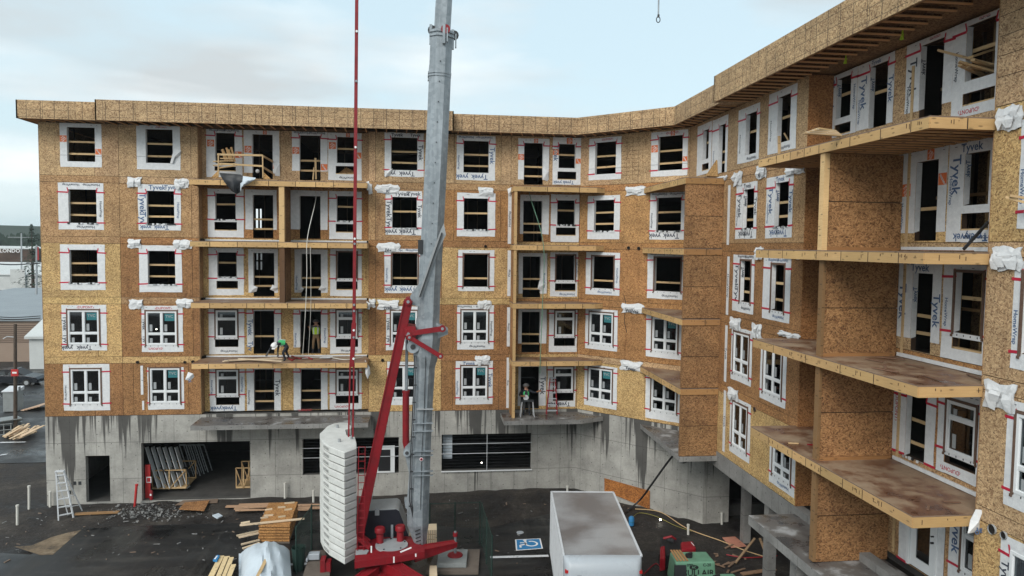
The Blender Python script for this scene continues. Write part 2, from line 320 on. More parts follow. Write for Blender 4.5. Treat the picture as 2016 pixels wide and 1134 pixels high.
    def build(s, name, parent=None, smooth=None, kind=None, bevel=0):
        me = bpy.data.meshes.new(name); me.from_pydata(s.v, [], s.f)
        for m in s.mats: me.materials.append(MT[m])
        me.polygons.foreach_set('material_index', s.m)
        me.uv_layers.new(name='UVMap'); me.color_attributes.new('tint', 'FLOAT_COLOR', 'CORNER')
        uv = []; tt = []
        vs = s.v
        for p, t in zip(me.polygons, s.t):
            n = p.normal
            if abs(n.z) > .7:
                for i in p.vertices: uv += [vs[i][0], vs[i][1]]
            else:
                k = math.hypot(n.x, n.y); a, b_ = -n.y/k, n.x/k
                for i in p.vertices: uv += [vs[i][0]*a+vs[i][1]*b_, vs[i][2]]
            tt += [*t, 1.0]*len(p.vertices)
        me.uv_layers['UVMap'].data.foreach_set('uv', uv); me.color_attributes['tint'].data.foreach_set('color', tt)
        if smooth is not None or bevel:
            bm = bmesh.new(); bm.from_mesh(me); bmesh.ops.remove_doubles(bm, verts=bm.verts, dist=1e-4)
            bm.to_mesh(me); bm.free()
            if smooth is not None:
                me.polygons.foreach_set('use_smooth', [True]*len(me.polygons)); me.set_sharp_from_angle(angle=R_(smooth))
        o = bpy.data.objects.new(name, me); C.objects.link(o)
        if bevel:
            md = o.modifiers.new('bevel', 'BEVEL'); md.width = bevel; md.segments = 2; md.limit_method = 'ANGLE'
        if parent:
            o.parent = parent
            if parent.type == 'EMPTY':
                o.matrix_parent_inverse = Matrix.Identity(4)
                o.matrix_local = parent.matrix_basis.inverted()
        if kind: o['kind'] = kind
        return o
_gl = {}
def glyphs(word):
    if word not in _gl:
        cu = bpy.data.curves.new('t', 'FONT'); cu.body = word; cu.size = 1; cu.resolution_u = 2; cu.offset = .018; cu.align_x = 'CENTER'; cu.align_y = 'CENTER'
        ob = bpy.data.objects.new('t', cu); me = bpy.data.meshes.new_from_object(ob)
        _gl[word] = ([(v.co.x, v.co.y) for v in me.vertices], [tuple(p.vertices) for p in me.polygons])
        bpy.data.objects.remove(ob); bpy.data.curves.remove(cu); bpy.data.meshes.remove(me)
    return _gl[word]
def tag(o, label, cat, group=None, kind=None):
    if label: o['label'] = label; o['category'] = cat
    if group: o['group'] = group
    if kind: o['kind'] = kind
    return o
def thing(name, loc, label, cat, group=None):
    o = bpy.data.objects.new(name, None); C.objects.link(o); o.location = loc; o.empty_display_size = .3
    return tag(o, label, cat, group)
rnd = random.uniform
exec_parts = []
# ------------------------------------------------------------------ ground
def make_ground():
    def axis(pts):
        o = []
        for a, b, n in pts: o += [a+(b-a)*i/n for i in range(n)]
        return o+[pts[-1][1]]
    xs = axis([(-700, -60, 6), (-60, -22, 10), (-22, 18, 90), (18, 60, 8), (60, 700, 6)]); ys = axis([(-60, 18, 8), (18, 39, 60), (39, 90, 14), (90, 1000, 10)])
    b = MB(); H = {}
    from mathutils import noise
    for i, x in enumerate(xs):
        for j, y in enumerate(ys):
            z = 0.0
            if -22 < x < 18 and 30 < y < 38.6:
                z = .10*noise.noise(Vector((x*.9, y*.9, 0)))+.05*noise.noise(Vector((x*3, y*3, 5)))
                z += .22*math.exp(-((x-5)/4.5)**2-((y-37.6)/1.2)**2)+.12*math.exp(-((x+8)/5)**2-((y-37.5)/.9)**2)
                z *= min(1, (y-30)/4)
            H[i, j] = (x, y, z-.012)
    for i in range(len(xs)-1):
        for j in range(len(ys)-1): b.face([H[i, j], H[i+1, j], H[i+1, j+1], H[i, j+1]], 'dirt')
    b.build('ground', kind='structure', smooth=60)
    G = lambda pts, z: [atZ(x, y, z) for x, y in pts]
    a = MB(); a.face(list(reversed(G([(-900, 1300), (-60, 1085), (60, 1092), (158, 1041), (300, 1034), (640, 1026), (960, 1040), (1080, 1012), (1130, 1300)], .14))), 'asphalt'); a.build('asphalt_yard', kind='structure')
    a = MB(); a.face([(-75, 45, .01), (-22, 45.5, .01), (-24, 80, .01), (-90, 80, .01)], 'asphalt'); a.build('parking_lot', kind='structure')
    a = MB(); a.face(list(reversed(G([(28, 1076), (62, 1074), (100, 1058), (128, 1050), (160, 1043), (104, 1092), (80, 1093), (58, 1086)], .146))), 'sand'); a.build('sand_patch', kind='structure')
    # painted stall lines and the accessible symbol
    a = MB(); z = .148
    for p in (((965, 1097), (1080, 1094)), ((530, 1113), (640, 1108))):
        q0, q1 = atZ(*p[0], z), atZ(*p[1], z); d = Vector((0, .1, 0)); a.face([q0-d, q1-d, q1+d, q0+d], 'road_paint')
    for x0, y0, x1, y1 in ((0, 871, 50, 870), (0, 896, 14, 894), (32, 752, 84, 752), (32, 744, 85, 742)):
        q0, q1 = atZ(x0, y0, .02), atZ(x1, y1, .02); d = Vector((0, .12, 0)); a.face([q0-d, q1-d, q1+d, q0+d], 'road_paint')
    a.build('stall_lines', kind='structure')
    a = MB(); z = .15; c = [atZ(1016, 1084, z), atZ(1069, 1080, z), atZ(1064, 1060, z), atZ(1014, 1062, z)]
    a.face(c, 'white_ink'); cen = sum(c, Vector())/4; a.face([cen+(p-cen)*.9+Vector((0, 0, .004)) for p in c], 'sign_blue')
    U = (c[1]-c[0]).normalized(); V = Vector((-U.y, U.x, 0)); zz = Vector((0, 0, .008))
    def at(u, v): return cen+U*u+V*v+zz
    # wheelchair symbol: wheel ring, body, head (seen upside down from here)
    for k in range(14):
        if k in (4, 5): continue
        a0, a1 = 2*math.pi*k/14, 2*math.pi*(k+1)/14
        a.face([at(.12+.30*math.cos(a0), .02+.30*math.sin(a0)), at(.12+.30*math.cos(a1), .02+.30*math.sin(a1)), at(.12+.21*math.cos(a1), .02+.21*math.sin(a1)), at(.12+.21*math.cos(a0), .02+.21*math.sin(a0))], 'white_ink')
    def bar(p, q, w_):
        p, q = Vector(p), Vector(q); d = (q-p).normalized(); n = Vector((-d.y, d.x))*w_/2
        a.face([at(*(p-n)), at(*(q-n)), at(*(q+n)), at(*(p+n))], 'white_ink')
    bar((-.08, .34), (-.12, .0), .10); bar((-.12, .0), (-.38, -.05), .10); bar((-.38, -.05), (-.42, -.3), .09); bar((-.1, .2), (-.35, .18), .07)
    a.face([at(-.07+.09*math.cos(t*math.pi/5), .43+.07*math.sin(t*math.pi/5)) for t in range(10)], 'white_ink')
    a.build('accessible_parking_symbol', kind='structure')
make_ground()

# ------------------------------------------------------------------ the building under construction
BLD = thing('apartment_building', (0, 40, 0), 'unfinished five storey apartment block in bare wood sheathing with white window wraps, on concrete base', 'building')
# plane, kind, opening px (x0,x1,y0,y1), wrap px, low opening px, style
OP = []
def op(P, kind, o, wr=None, low=None, st=''): OP.append([P, kind, o, wr, low, st])
m = PM
op(m, 'o2', (132, 187, 251, 318), (118, 200, 240, 329), None, 'Dc'); op(m, 'o2', (135, 190, 373, 439), (115, 204, 360, 452), None, 'HhRx')
op(m, 'o2', (137, 192, 492, 557), (119, 207, 481, 571), None, 'x'); op(m, 'w', (134, 195, 611, 678), (122, 210, 600, 690), None, 'tlxPbs'); op(m, 'w', (140, 198, 727, 795), (125, 216, 717, 808), None, 'xbLn')
op(m, 'o2', (287, 340, 255, 321), (269, 355, 241, 334), None, 'Pc'); op(m, 'o2', (289, 343, 376, 441), (272, 356, 363, 453), None, 'TtlRx')
op(m, 'o2', (291, 345, 494, 560), (274, 358, 483, 575), None, 'x'); op(m, 'w', (288, 348, 613, 679), (279, 360, 602, 693), None, 'lpPxbs'); op(m, 'w', (296, 354, 725, 793), (291, 362, 723, 806), None, 'xbs')
r = PR
op(r, 'o0', (424, 462, 262, 322), (406, 477, 249, 349), (424, 466, 328, 337), 'DxH'); op(r, 'o1', (424, 464, 381, 432), (409, 480, 370, 467), (420, 469, 437, 454), 'x')
op(r, 'o1', (428, 466, 497, 545), (411, 480, 488, 581), (421, 469, 553, 569), 'x'); op(r, 'v', (425, 467, 611, 664), (411, 481, 608, 697), (424, 470, 667, 683), 'xhb'); op(r, 'v', (427, 469, 728, 778), (413, 482, 727, 812), (424, 471, 782, 797), 'xtLRb')
op(r, 'o0', (497, 537, 265, 352), (480, 550, 252, 341), None, 'D'); op(r, 'o2', (498, 538, 384, 469), (483, 545, 370, 452), None, '')
op(r, 'o2', (499, 540, 498, 584), (489, 547, 490, 576), None, ''); op(r, 'o1', (499, 540, 612, 697), (486, 553, 610, 683), None, 'lRx'); op(r, 'o2', (500, 540, 727, 809), (486, 553, 727, 809), None, 'rLx')
op(r, 'o2', (590, 631, 267, 355), (575, 645, 254, 337), None, 'DHx'); op(r, 'o0', (590, 631, 386, 470), (568, 645, 372, 452), None, '')
op(r, 'o2', (593, 632, 500, 584), (580, 645, 491, 576), None, 'L'); op(r, 'o0', (591, 632, 613, 697), (578, 645, 610, 684), None, 'LRx'); op(r, 'o2', (592, 632, 727, 808), (578, 645, 727, 808), None, 'xp')
op(r, 'o1', (663, 698, 270, 321), (646, 712, 255, 355), (660, 698, 327, 343), 'Dxh'); op(r, 'o1', (663, 698, 386, 435), (648, 712, 372, 471), (660, 704, 441, 458), 'x')
op(r, 'o0', (664, 702, 497, 548), (650, 712, 488, 583), (661, 705, 554, 571), 'bx'); op(r, 'v', (663, 703, 611, 661), (650, 712, 608, 696), (660, 705, 667, 683), 'bxhR'); op(r, 'v', (663, 704, 728, 774), (649, 712, 727, 810), (660, 703, 779, 794), 'bxp')
op(m, 'o2', (770, 822, 271, 335), (757, 834, 257, 348), None, 'Ttxr'); op(m, 'o1', (772, 821, 388, 449), (759, 831, 376, 463), None, 'Ttlrx'); op(m, 'o1', (772, 822, 499, 562), (757, 831, 490, 577), None, 'bxLtH')
op(m, 'w', (770, 821, 612, 678), (760, 826, 603, 689), None, 'lxbs'); op(m, 'w', (770, 820, 721, 785), (762, 826, 712, 797), None, 'xbs')
op(m, 'o2', (912.6, 962.6, 277.7, 340), (899, 975, 267.6, 355), None, 'HtxrL'); op(m, 'o1', (913, 961, 390.6, 452), (900, 975, 380, 465.5), None, 'x'); op(m, 'o1', (913, 961, 501, 564.5), (902, 973, 492, 573), None, 'bx')
op(m, 'w', (908.5, 960.5, 611, 673), (900, 972, 600.7, 688), None, 'bxHhR'); op(m, 'w', (908, 959, 720.6, 783), (897, 970, 710.6, 796), None, 'bxTrLs')
op(m, 'o2', (1031.6, 1069, 281.8, 366), (1020, 1081, 272.8, 354), None, 'Dx'); op(m, 'o2', (1030, 1067.4, 395.5, 476), (1024, 1081, 384, 461), None, ''); op(m, 'o2', (1029, 1064, 505, 585.6), (1021, 1076.7, 498, 578), None, 'R')
op(m, 'o2', (1027, 1063, 614, 693.7), (1020, 1076, 609, 676), None, ''); op(m, 'o0', (1025, 1061.5, 722, 804), (1020, 1075, 718, 799), None, 'r')
op(m, 'o1', (1100, 1133, 283.8, 331), (1088, 1143.6, 271, 363.6), (1096, 1136, 338, 354), 'Dxtl'); op(m, 'o1', (1097, 1132, 394.6, 443), (1084.4, 1140, 383, 476.5), (1093.4, 1134.6, 448, 464), 'x')
op(m, 'o0', (1095, 1131.7, 503, 551.5), (1083, 1137, 496.5, 583.7), (1092, 1132.8, 558, 573.5), 'bxhR'); op(m, 'v', (1093, 1130.5, 612, 661.5), (1080.5, 1136, 610, 693), (1090, 1131, 665, 681), 'bx'); op(m, 'v', (1091, 1128, 723, 769.5), (1078, 1133, 718, 801), (1093, 1128, 773, 789), 'bxt')
c = PC
op(c, 'o2', (1171.8, 1212.7, 279.8, 342.5), (1159.7, 1223, 272.8-2, 353.7), None, 'Pxc'); op(c, 'o2', (1169.6, 1209, 393.8, 454.7), (1156.9, 1220.3, 384.8, 470.8), None, 'x'); op(c, 'o1', (1165.8, 1208, 505, 567.8), (1153.6, 1220, 497, 580.7), None, 'bxhR')
op(c, 'w', (1161, 1206.7, 616, 677.8), (1152.5, 1215.8, 609, 689), None, 'bxs'); op(c, 'w', (1159, 1204.8, 726, 788.5), (1150.6, 1215, 720, 801.8), None, 'bxs')
op(c, 'o2', (1296, 1344, 267.7, 334.8), (1281.8, 1354, 257.8, 346.7), None, 'PxDc'); op(c, 'o2', (1292.5, 1341, 389, 454.7), (1279.6, 1350, 379, 472), None, 'xtHL'); op(c, 'o1', (1289, 1340, 507.8, 573.7), (1274.6, 1350, 498, 589), None, 'bxhH')
op(c, 'w', (1284.7, 1334, 626, 692), (1272, 1343, 616, 704.9), None, 'bxs'); op(c, 'w', (1282.8, 1332, 742.5, 810.4), (1271, 1341, 729, 827.8), None, 'bx')
W_ = PW
op(W_, 'o1', (1384.5, 1395.5, 256, 313), (1373, 1401, 244, 343), (1382.4, 1394.4, 322, 338), 'xj'); op(W_, 'o2', (1415.4, 1428, 246, 345), (1402, 1432.8, 232, 345), None, 'xjL')
op(W_, 'o1', (1468.8, 1489.8, 222.9, 303), (1453.5, 1495.5, 210, 318), None, 'xjhL'); op(W_, 'o2', (1463.4, 1484.4, 372.5, 449.9), (1449, 1490.4, 360, 470), None, 'TtlLxrj'); op(W_, 'o2', (1458, 1478, 513.6, 595), (1443, 1485, 502, 615.6), None, 'bxlHhj')
op(W_, 'w', (1444.6, 1474.9, 657, 738.6), (1439.5, 1480.7, 646.7, 754), None, 'bx'); op(W_, 'w', (1442.6, 1471, 796.8, 884), (1436.8, 1477.6, 787, 901.5), None, 'bx')
op(W_, 'o1', (1531.5, 1556.4, 188.4, 279), (1513.5, 1568.4, 176, 298), None, 'xjLh'); op(W_, 'o2', (1526.4, 1552.5, 359, 446), (1508.4, 1560.9, 346, 468.5), None, 'TtlLxrj'); op(W_, 'o2', (1519, 1544, 521.3, 612.5), (1502, 1556.3, 508.5, 631.9), None, 'bxHhj')
op(W_, 'w', (1504, 1539.6, 684.3, 777.4), (1497, 1548.6, 672, 794.9), None, 'bx'); op(W_, 'w', (1522, 1557.5, 879.5, 943), (1514.8, 1566, 868, 965), None, 'bxh')
X_ = PX
op(X_, 'o1', (1647.6, 1675, 152, 230), (1628, 1687, 132, 267), (1643.7, 1674, 243, 264), 'lLRxj'); op(X_, 'o1', (1712.5, 1747, 126.5, 249), (1688.6, 1760, 106, 249), None, 'TlLrxj')
op(X_, 'o0', (1811.7, 1856.7, 83, 231), (1785, 1876.5, 58, 212), None, 'PlLxj'); op(X_, 'o1', (1903, 1960, 42, 152), (1877, 1970, 21, 225), (1903, 1960, 176, 201), 'PpLxj')
op(X_, 'o1', (1802.4, 1845.6, 317, 474), (1768, 1864.6, 289, 458), None, 'DLj'); op(X_, 'o0', (1899, 1948, 299.7, 403), (1866, 1954.6, 276, 486), (1899, 1947, 419, 453), 'TtlLhj')
op(X_, 'o2', (1794.5, 1834, 538, 703.8), (1759, 1853, 516, 669), None, 'TlLrj'); op(X_, 'o1', (1880.5, 1934.8, 537, 658.8), (1855, 1941, 521, 730), (1881, 1936, 669, 701), 'bxjL')
op(X_, 'o2', (1783, 1822, 777, 926), (1746, 1842, 762, 902), None, 'PjxU'); op(X_, 'v', (1864, 1921.8, 794, 899), (1845, 1927, 770, 967), (1868, 1923, 905, 934.6), 'bxpj')
def rect(P, px):
    x0, x1, y0, y1 = px; xm, ym = (x0+x1)/2, (y0+y1)/2
    return [P.hit(x0, ym)[0], P.hit(x1, ym)[0], P.hit(xm, y1)[1], P.hit(xm, y0)[1]]   # u0,u1,z0,z1
def lvl(z): return max(k for k in FL if FL[k] <= z+.35) if z > 4.2 else 1
HOLES = {id(p): [] for p in (PM, PR, PC, PW, PX)}; OPS = []
for P, kind, o, wr, low, st in OP:
    a = rect(P, o); b_ = rect(P, wr) if wr else None; l_ = rect(P, low) if low else None
    k = lvl((a[2]+a[3])/2-1.0); fz = FL[k]
    a[2] = max(a[2], fz+.03); 
    if l_: l_[0], l_[1] = a[0]-.05, a[1]+.05; l_[2] = max(l_[2], fz+.3); l_[3] = min(l_[3], a[2]-.1)
    if b_:
        b_[0] = min(b_[0], a[0]-.06); b_[1] = max(b_[1], a[1]+.06); b_[3] = min(max(b_[3], a[3]+.05), WT-.03)
        if P in (PR, PX) and k < 5: b_[3] = min(b_[3], FL[k+1]-.46)
        b_[2] = max(b_[2], fz+.02)
    if P is PX and a[3] > FL[k+1]-.5 if k < 5 else False: a[3] = FL[k+1]-.5
    OPS.append((P, kind, a, b_, l_, st, k))
# repeat the two far recess openings of the wing on the floors below, and the hidden first-floor pair
for k in (4, 3, 2, 1):
    dz = FL[k]-FL[5]
    for src, kd in ((X_, 0), (X_, 1)):
        t = [q for q in OPS if q[0] is PX and q[6] == 5][kd]
        a = [t[2][0], t[2][1], t[2][2]+dz, min(t[2][3]+dz, FL[k]+2.2)]; b_ = [t[3][0], t[3][1], t[3][2]+dz, min(t[3][3]+dz, FL[k]+2.45)]; l_ = [t[4][0], t[4][1], t[4][2]+dz, t[4][3]+dz] if t[4] else None
        OPS.append((PX, t[1], a, b_, l_, 'xLj', k))
def mop(P, kind, a, b_, l_, st, k): OPS.append((P, kind, a, b_, l_, st, k))
mop(PX, 'g', [-18.35, -17.25, FL[1]+.03, FL[1]+2.1], [-18.75, -16.95, FL[1]+.03, FL[1]+2.42], None, 'x', 1)
mop(PX, 'v', [-16.35, -15.25, FL[1]+.75, FL[1]+2.05], [-16.8, -15.0, FL[1]+.1, FL[1]+2.4], None, 'bxlR', 1)
for k, kd, st in ((1, 'w', 'xl'), (2, 'w', 'bxP'), (3, 'o1', 'bxL'), (4, 'o1', 'xL'), (5, 'o1', 'xL')):
    f0 = FL[k]
    mop(PW, kd, [-13.9, -12.4, f0+.62, f0+2.3], [-14.17, -12.1, f0+.28, f0+2.55], None, st, k)
for P, kind, a, b_, l_, st, k in OPS:
    HOLES[id(P)].append(a)
    if l_: HOLES[id(P)].append(l_)

TT = (1.04, 1.05, 1.16); BR = (.70, .54, .44); YE = (1.20, 1.21, 1.06); OR = (.86, .67, .52); TB = (.92, .85, .84)
def grid_rects(mb, P, rects, holes, d0, d1, m, back=False):
    for u0, u1, z0, z1, t in rects:
        hs = [h for h in holes if h[1] > u0 and h[0] < u1 and h[3] > z0 and h[2] < z1]
        us = sorted({u0, u1, *[min(max(x, u0), u1) for h in hs for x in h[:2]]}); zs = sorted({z0, z1, *[min(max(x, z0), z1) for h in hs for x in h[2:]]})
        us = [x for i, x in enumerate(us) if i == 0 or x-us[i-1] > 1e-5]; zs = [x for i, x in enumerate(zs) if i == 0 or x-zs[i-1] > 1e-5]
        def solid(i, j):
            if i < 0 or j < 0 or i >= len(us)-1 or j >= len(zs)-1: return False
            cu, cz = (us[i]+us[i+1])/2, (zs[j]+zs[j+1])/2
            return not any(h[0] < cu < h[1] and h[2] < cz < h[3] for h in hs)
        for i in range(len(us)-1):
            for j in range(len(zs)-1):
                if not solid(i, j): continue
                a, b, c_, d = us[i], us[i+1], zs[j], zs[j+1]
                mb.face([P.p(a, c_, d1), P.p(b, c_, d1), P.p(b, d, d1), P.p(a, d, d1)], m, t)
                if back: mb.face([P.p(b, c_, d0), P.p(a, c_, d0), P.p(a, d, d0), P.p(b, d, d0)], m, t)
                if not solid(i-1, j): mb.face([P.p(a, c_, d0), P.p(a, c_, d1), P.p(a, d, d1), P.p(a, d, d0)], m, t)
                if not solid(i+1, j): mb.face([P.p(b, c_, d1), P.p(b, c_, d0), P.p(b, d, d0), P.p(b, d, d1)], m, t)
                if not solid(i, j-1): mb.face([P.p(a, c_, d0), P.p(b, c_, d0), P.p(b, c_, d1), P.p(a, c_, d1)], m, t)
                if not solid(i, j+1): mb.face([P.p(a, d, d1), P.p(b, d, d1), P.p(b, d, d0), P.p(a, d, d0)], m, t)
def vary(t, s=.06): k = 1+rnd(-s, s); return tuple(x*k*(1+rnd(-.015, .015)) for x in t)
def wall(P, u0, u1, tints, seams, name='wall', z0=4.4, bands=None):
    """tints: {floor: tint}; seams: extra vertical joint u values; bands: {floor: tint of the rim board strip below that floor}"""
    mb = MB(); H = HOLES[id(P)]
    grid_rects(mb, P, [(u0, u1, z0, WT, (1, 1, 1))], H, -.16, -.014, 'seam', True)
    rects = []; g = .018
    for k in range(1, 6):
        lo = FL[k]+(.0 if k > 1 else .0); hi = FL[k+1]-.31 if k < 5 else WT
        us = sorted([u0, u1]+[s for s in seams.get(k, seams.get(0, [])) if u0+.2 < s < u1-.2])
        for a, b in zip(us, us[1:]): rects.append((a+g/2, b-g/2, lo+g, hi-g, vary(tints[k])))
        if k < 5:
            bt = (bands or {}).get(k+1, tints[k]); x = u0; 
            while x < u1-.01:
                y = min(x+3.66, u1); y = u1 if u1-y < .5 else y
                rects.append((x+g/2, y-g/2, hi, FL[k+1], vary(bt))); x = y
    grid_rects(mb, P, rects, H, -.014, 0, 'osb')
    return mb.build(name, BLD)
def sm(a, b, step, off=0): 
    o = []; x = a+off
    while x < b: o.append(x); x += step
    return o
wall(PM, -18.3, -14.7, {1: BR, 2: YE, 3: YE, 4: TB, 5: TT}, {0: [-15.8], 1: [-16.0]}, bands={2: YE, 3: YE, 4: TB, 5: TB})
wall(PM, -14.7, -11.03, {1: BR, 2: BR, 3: BR, 4: TB, 5: TT}, {0: [-11.35], 1: [-14.2, -11.6]}, bands={2: YE, 3: TB, 4: BR, 5: TT})
wall(PR, -11.03, -2.79, {1: YE, 2: YE, 3: YE, 4: OR, 5: TT}, {0: [-9.6, -7.2, -4.6]})
wall(PM, -2.79, .9, {1: YE, 2: BR, 3: BR, 4: TB, 5: TT}, {0: [-2.45, .3], 1: [-1.9]}, bands={2: YE, 3: YE, 4: BR, 5: TB})
wall(PM, .9, 4.42, {1: BR, 2: BR, 3: YE, 4: OR, 5: TT}, {0: [1.5, 3.9], 3: [3.1]}, bands={2: BR, 3: YE, 4: BR, 5: TB})
wall(PM, 4.42, 8.05, {1: YE, 2: OR, 3: YE, 4: OR, 5: TT}, {0: [6.4]})
wall(PC, 0.0, 6.08, {1: YE, 2: OR, 3: OR, 4: (.98, .82, .66), 5: TT}, {0: [1.9, 4.1], 1: [1.7, 4.0]}, bands={2: TT, 3: OR, 4: OR, 5: OR})
wall(PW, -33.7, -22.95, {1: YE, 2: BR, 3: BR, 4: TB, 5: TT}, {0: sm(-33.7, -22.95, 2.44, 1.9)}, bands={2: OR, 3: BR, 4: BR, 5: TB})
wall(PX, -22.95, -14.94, {1: TB, 2: OR, 3: TT, 4: YE, 5: TT}, {0: [-21, -19.2, -16.95]})
wall(PW, -14.94, -9.0, {1: YE, 2: TT, 3: TT, 4: YE, 5: TT}, {0: [-12.3, -11]}, bands={2: TT, 3: TT})
# returns of the two recesses
for p, q, t in (((12.352, 22.925, 4.4), (13.19, 22.945, WT), (.74, .54, .40)), ((12.352, 14.945, 4.4), (13.3, 14.96, WT), TB), ((-11.028, 38.002, 4.4), (-11.01, 38.6, WT), TB), ((-2.81, 38.002, 4.4), (-2.792, 38.6, WT), TB), ((-18.318, 38.002, 4.4), (-18.302, 50, WT), TB)):
    mb = MB(); z = p[2]
    for k in range(1, 6):
        z1 = FL[k+1] if k < 5 else WT; mb.box((p[0], p[1], z+.004), (q[0], q[1], z1-.004), 'osb', vary(t)); z = z1
    mb.build('return_wall', BLD)
# nailed horizontal lines on the top storey sheathing
mb = MB()
for z in (16.75, 17.2, 17.62, 18.05): mb.pbox(PW, -14.9, -9, z, z+.012, .001, .004, 'seam')
for k in range(9): mb.pbox(PC, 2.35, 3.5, 16.55+k*.2, 16.562+k*.2, .001, .004, 'seam')
for k in range(4): mb.pbox(PC, 2.4+k*.33, 2.412+k*.33, 16.3, 18.4, .001, .004, 'seam')
mb.build('nail_line', BLD)

# interior: floors, back walls, a few stud partitions
mb = MB()
for k in (1, 2, 3, 4, 5):
    z = FL[k]
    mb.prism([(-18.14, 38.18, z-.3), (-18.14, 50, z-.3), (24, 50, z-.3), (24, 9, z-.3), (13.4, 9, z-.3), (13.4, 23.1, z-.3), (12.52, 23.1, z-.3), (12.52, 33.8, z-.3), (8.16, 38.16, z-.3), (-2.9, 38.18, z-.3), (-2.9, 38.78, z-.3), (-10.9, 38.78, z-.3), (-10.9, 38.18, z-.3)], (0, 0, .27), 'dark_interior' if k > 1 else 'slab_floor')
mb.prism([(-18.9, 37.4, WT+.04), (-18.9, 50.5, WT+.04), (24.5, 50.5, WT+.04), (24.5, 8.5, WT+.04), (11.9, 8.5, WT+.04), (11.9, 33.4, WT+.04), (7.9, 37.4, WT+.04)], (0, 0, .1), 'osb_dark')
mb.build('floor_slab', BLD)
mb = MB(); Hb = Plane((0, 47.5, 0), (1, 0, 0))
see = []
for x0, x1, y0, y1 in ((503, 508, 411, 430), (511, 515, 411, 430), (503, 508, 433, 450), (511, 515, 433, 450), (504, 508, 498, 512), (512, 516, 498, 512), (504, 508, 515, 531), (512, 516, 515, 531)):
    q = rect(Hb, (x0, x1, y0, y1)); see.append(q)
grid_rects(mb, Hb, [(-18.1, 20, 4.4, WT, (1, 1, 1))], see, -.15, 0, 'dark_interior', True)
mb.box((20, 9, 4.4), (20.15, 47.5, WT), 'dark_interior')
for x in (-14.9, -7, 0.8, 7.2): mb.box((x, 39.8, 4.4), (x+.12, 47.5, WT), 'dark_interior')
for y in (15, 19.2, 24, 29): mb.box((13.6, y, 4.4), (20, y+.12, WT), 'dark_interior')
mb.build('interior_wall', BLD)
for k in (3, 4, 5):      # unlined rooms behind the wing balconies: studs with sheathing beyond
    mb = MB(); mb.box((15.2, 15.2, FL[k]), (15.3, 18.9, FL[k]+2.5), 'osb_dark', (.8, .75, .7)); mb.build('room_partition', BLD)
    for y in sm(15.3, 18.8, .82): mb = MB(); mb.box((13.9, y, FL[k]), (13.99, y+.045, FL[k]+2.5), 'lumber', (.8, .72, .62)); mb.build('stud', BLD)
    mb = MB(); mb.box((13.9, 15.2, FL[k]+1.2), (13.98, 18.8, FL[k]+1.28), 'lumber', (.6, .52, .45)); mb.build('blocking', BLD)
mb = MB()
for k in (1, 2, 3, 4, 5):
    for x in sm(-17.8, 8, .61):
        if random.random() < .6: y = random.choice((40.4, 41.6, 43.0)); mb.box((x, y, FL[k]), (x+.04, y+.09, FL[k]+2.6), 'stud')
    for y in sm(10, 33, .61):
        if random.random() < .7: x = random.choice((14.4, 15.2, 16.4)); mb.box((x, y, FL[k]), (x+.09, y+.04, FL[k]+2.6), 'stud')
mb.build('stud', BLD)

# openings, wraps, windows
def ring(mb, P, b, a, l_, d, m, j=.012):
    """wrap sheet round opening a inside outline b, leaving holes a and l_, edges slightly ragged"""
    holes = [a]+([l_] if l_ else [])
    us = sorted({b[0], b[1], *[x for h in holes for x in h[:2]]}); zs = sorted({b[2], b[3], *[x for h in holes for x in h[2:]]})
    def sub(v, n=.35):
        o = []
        for p, q in zip(v, v[1:]):
            k = max(1, int((q-p)/n)); o += [p+(q-p)*i/k for i in range(k)]
        return o+[v[-1]]
    us = sub([x for x in us if b[0] <= x <= b[1]]); zs = sub([x for x in zs if b[2] <= x <= b[3]]); J = {}
    for i, u in enumerate(us):
        for k, z in enumerate(zs):
            du = rnd(-1, 1)*j if i in (0, len(us)-1) else 0; dz = rnd(-1, 1)*j if k in (0, len(zs)-1) else 0
            J[i, k] = P.p(u+du, z+dz, d+rnd(0, .006))
    for i in range(len(us)-1):
        for k in range(len(zs)-1):
            cu, cz = (us[i]+us[i+1])/2, (zs[k]+zs[k+1])/2
            if any(h[0]-1e-4 < cu < h[1]+1e-4 and h[2]-1e-4 < cz < h[3]+1e-4 for h in holes): continue
            mb.face([J[i, k], J[i+1, k], J[i+1, k+1], J[i, k+1]], m)
def wtext(mb, P, word, u, z, size, rot, m, d=.009):
    a = R_(rot); U = P.p(math.cos(a), math.sin(a))-P.p(0, 0); V = P.p(-math.sin(a), math.cos(a))-P.p(0, 0)
    mb.text(word, P.p(u, z, d+.004), U, V, size, m)
def depot(mb, P, u, z, s, rot=0):
    mb.pbox(P, u-s/2, u+s/2, z-s/2, z+s/2, .011, .013, 'logo_orange')
    for i, wd in enumerate(('THE', 'HOME', 'DEPOT')):
        wtext(mb, P, wd, u+(.20-.2*i)*s*-.7, z+(.22-.22*i)*s, s*.26, 40+rot, 'white_ink', .012)
def zspan(a, n): return [a[0]+(a[1]-a[0])*(i+.5)/n for i in range(n)]
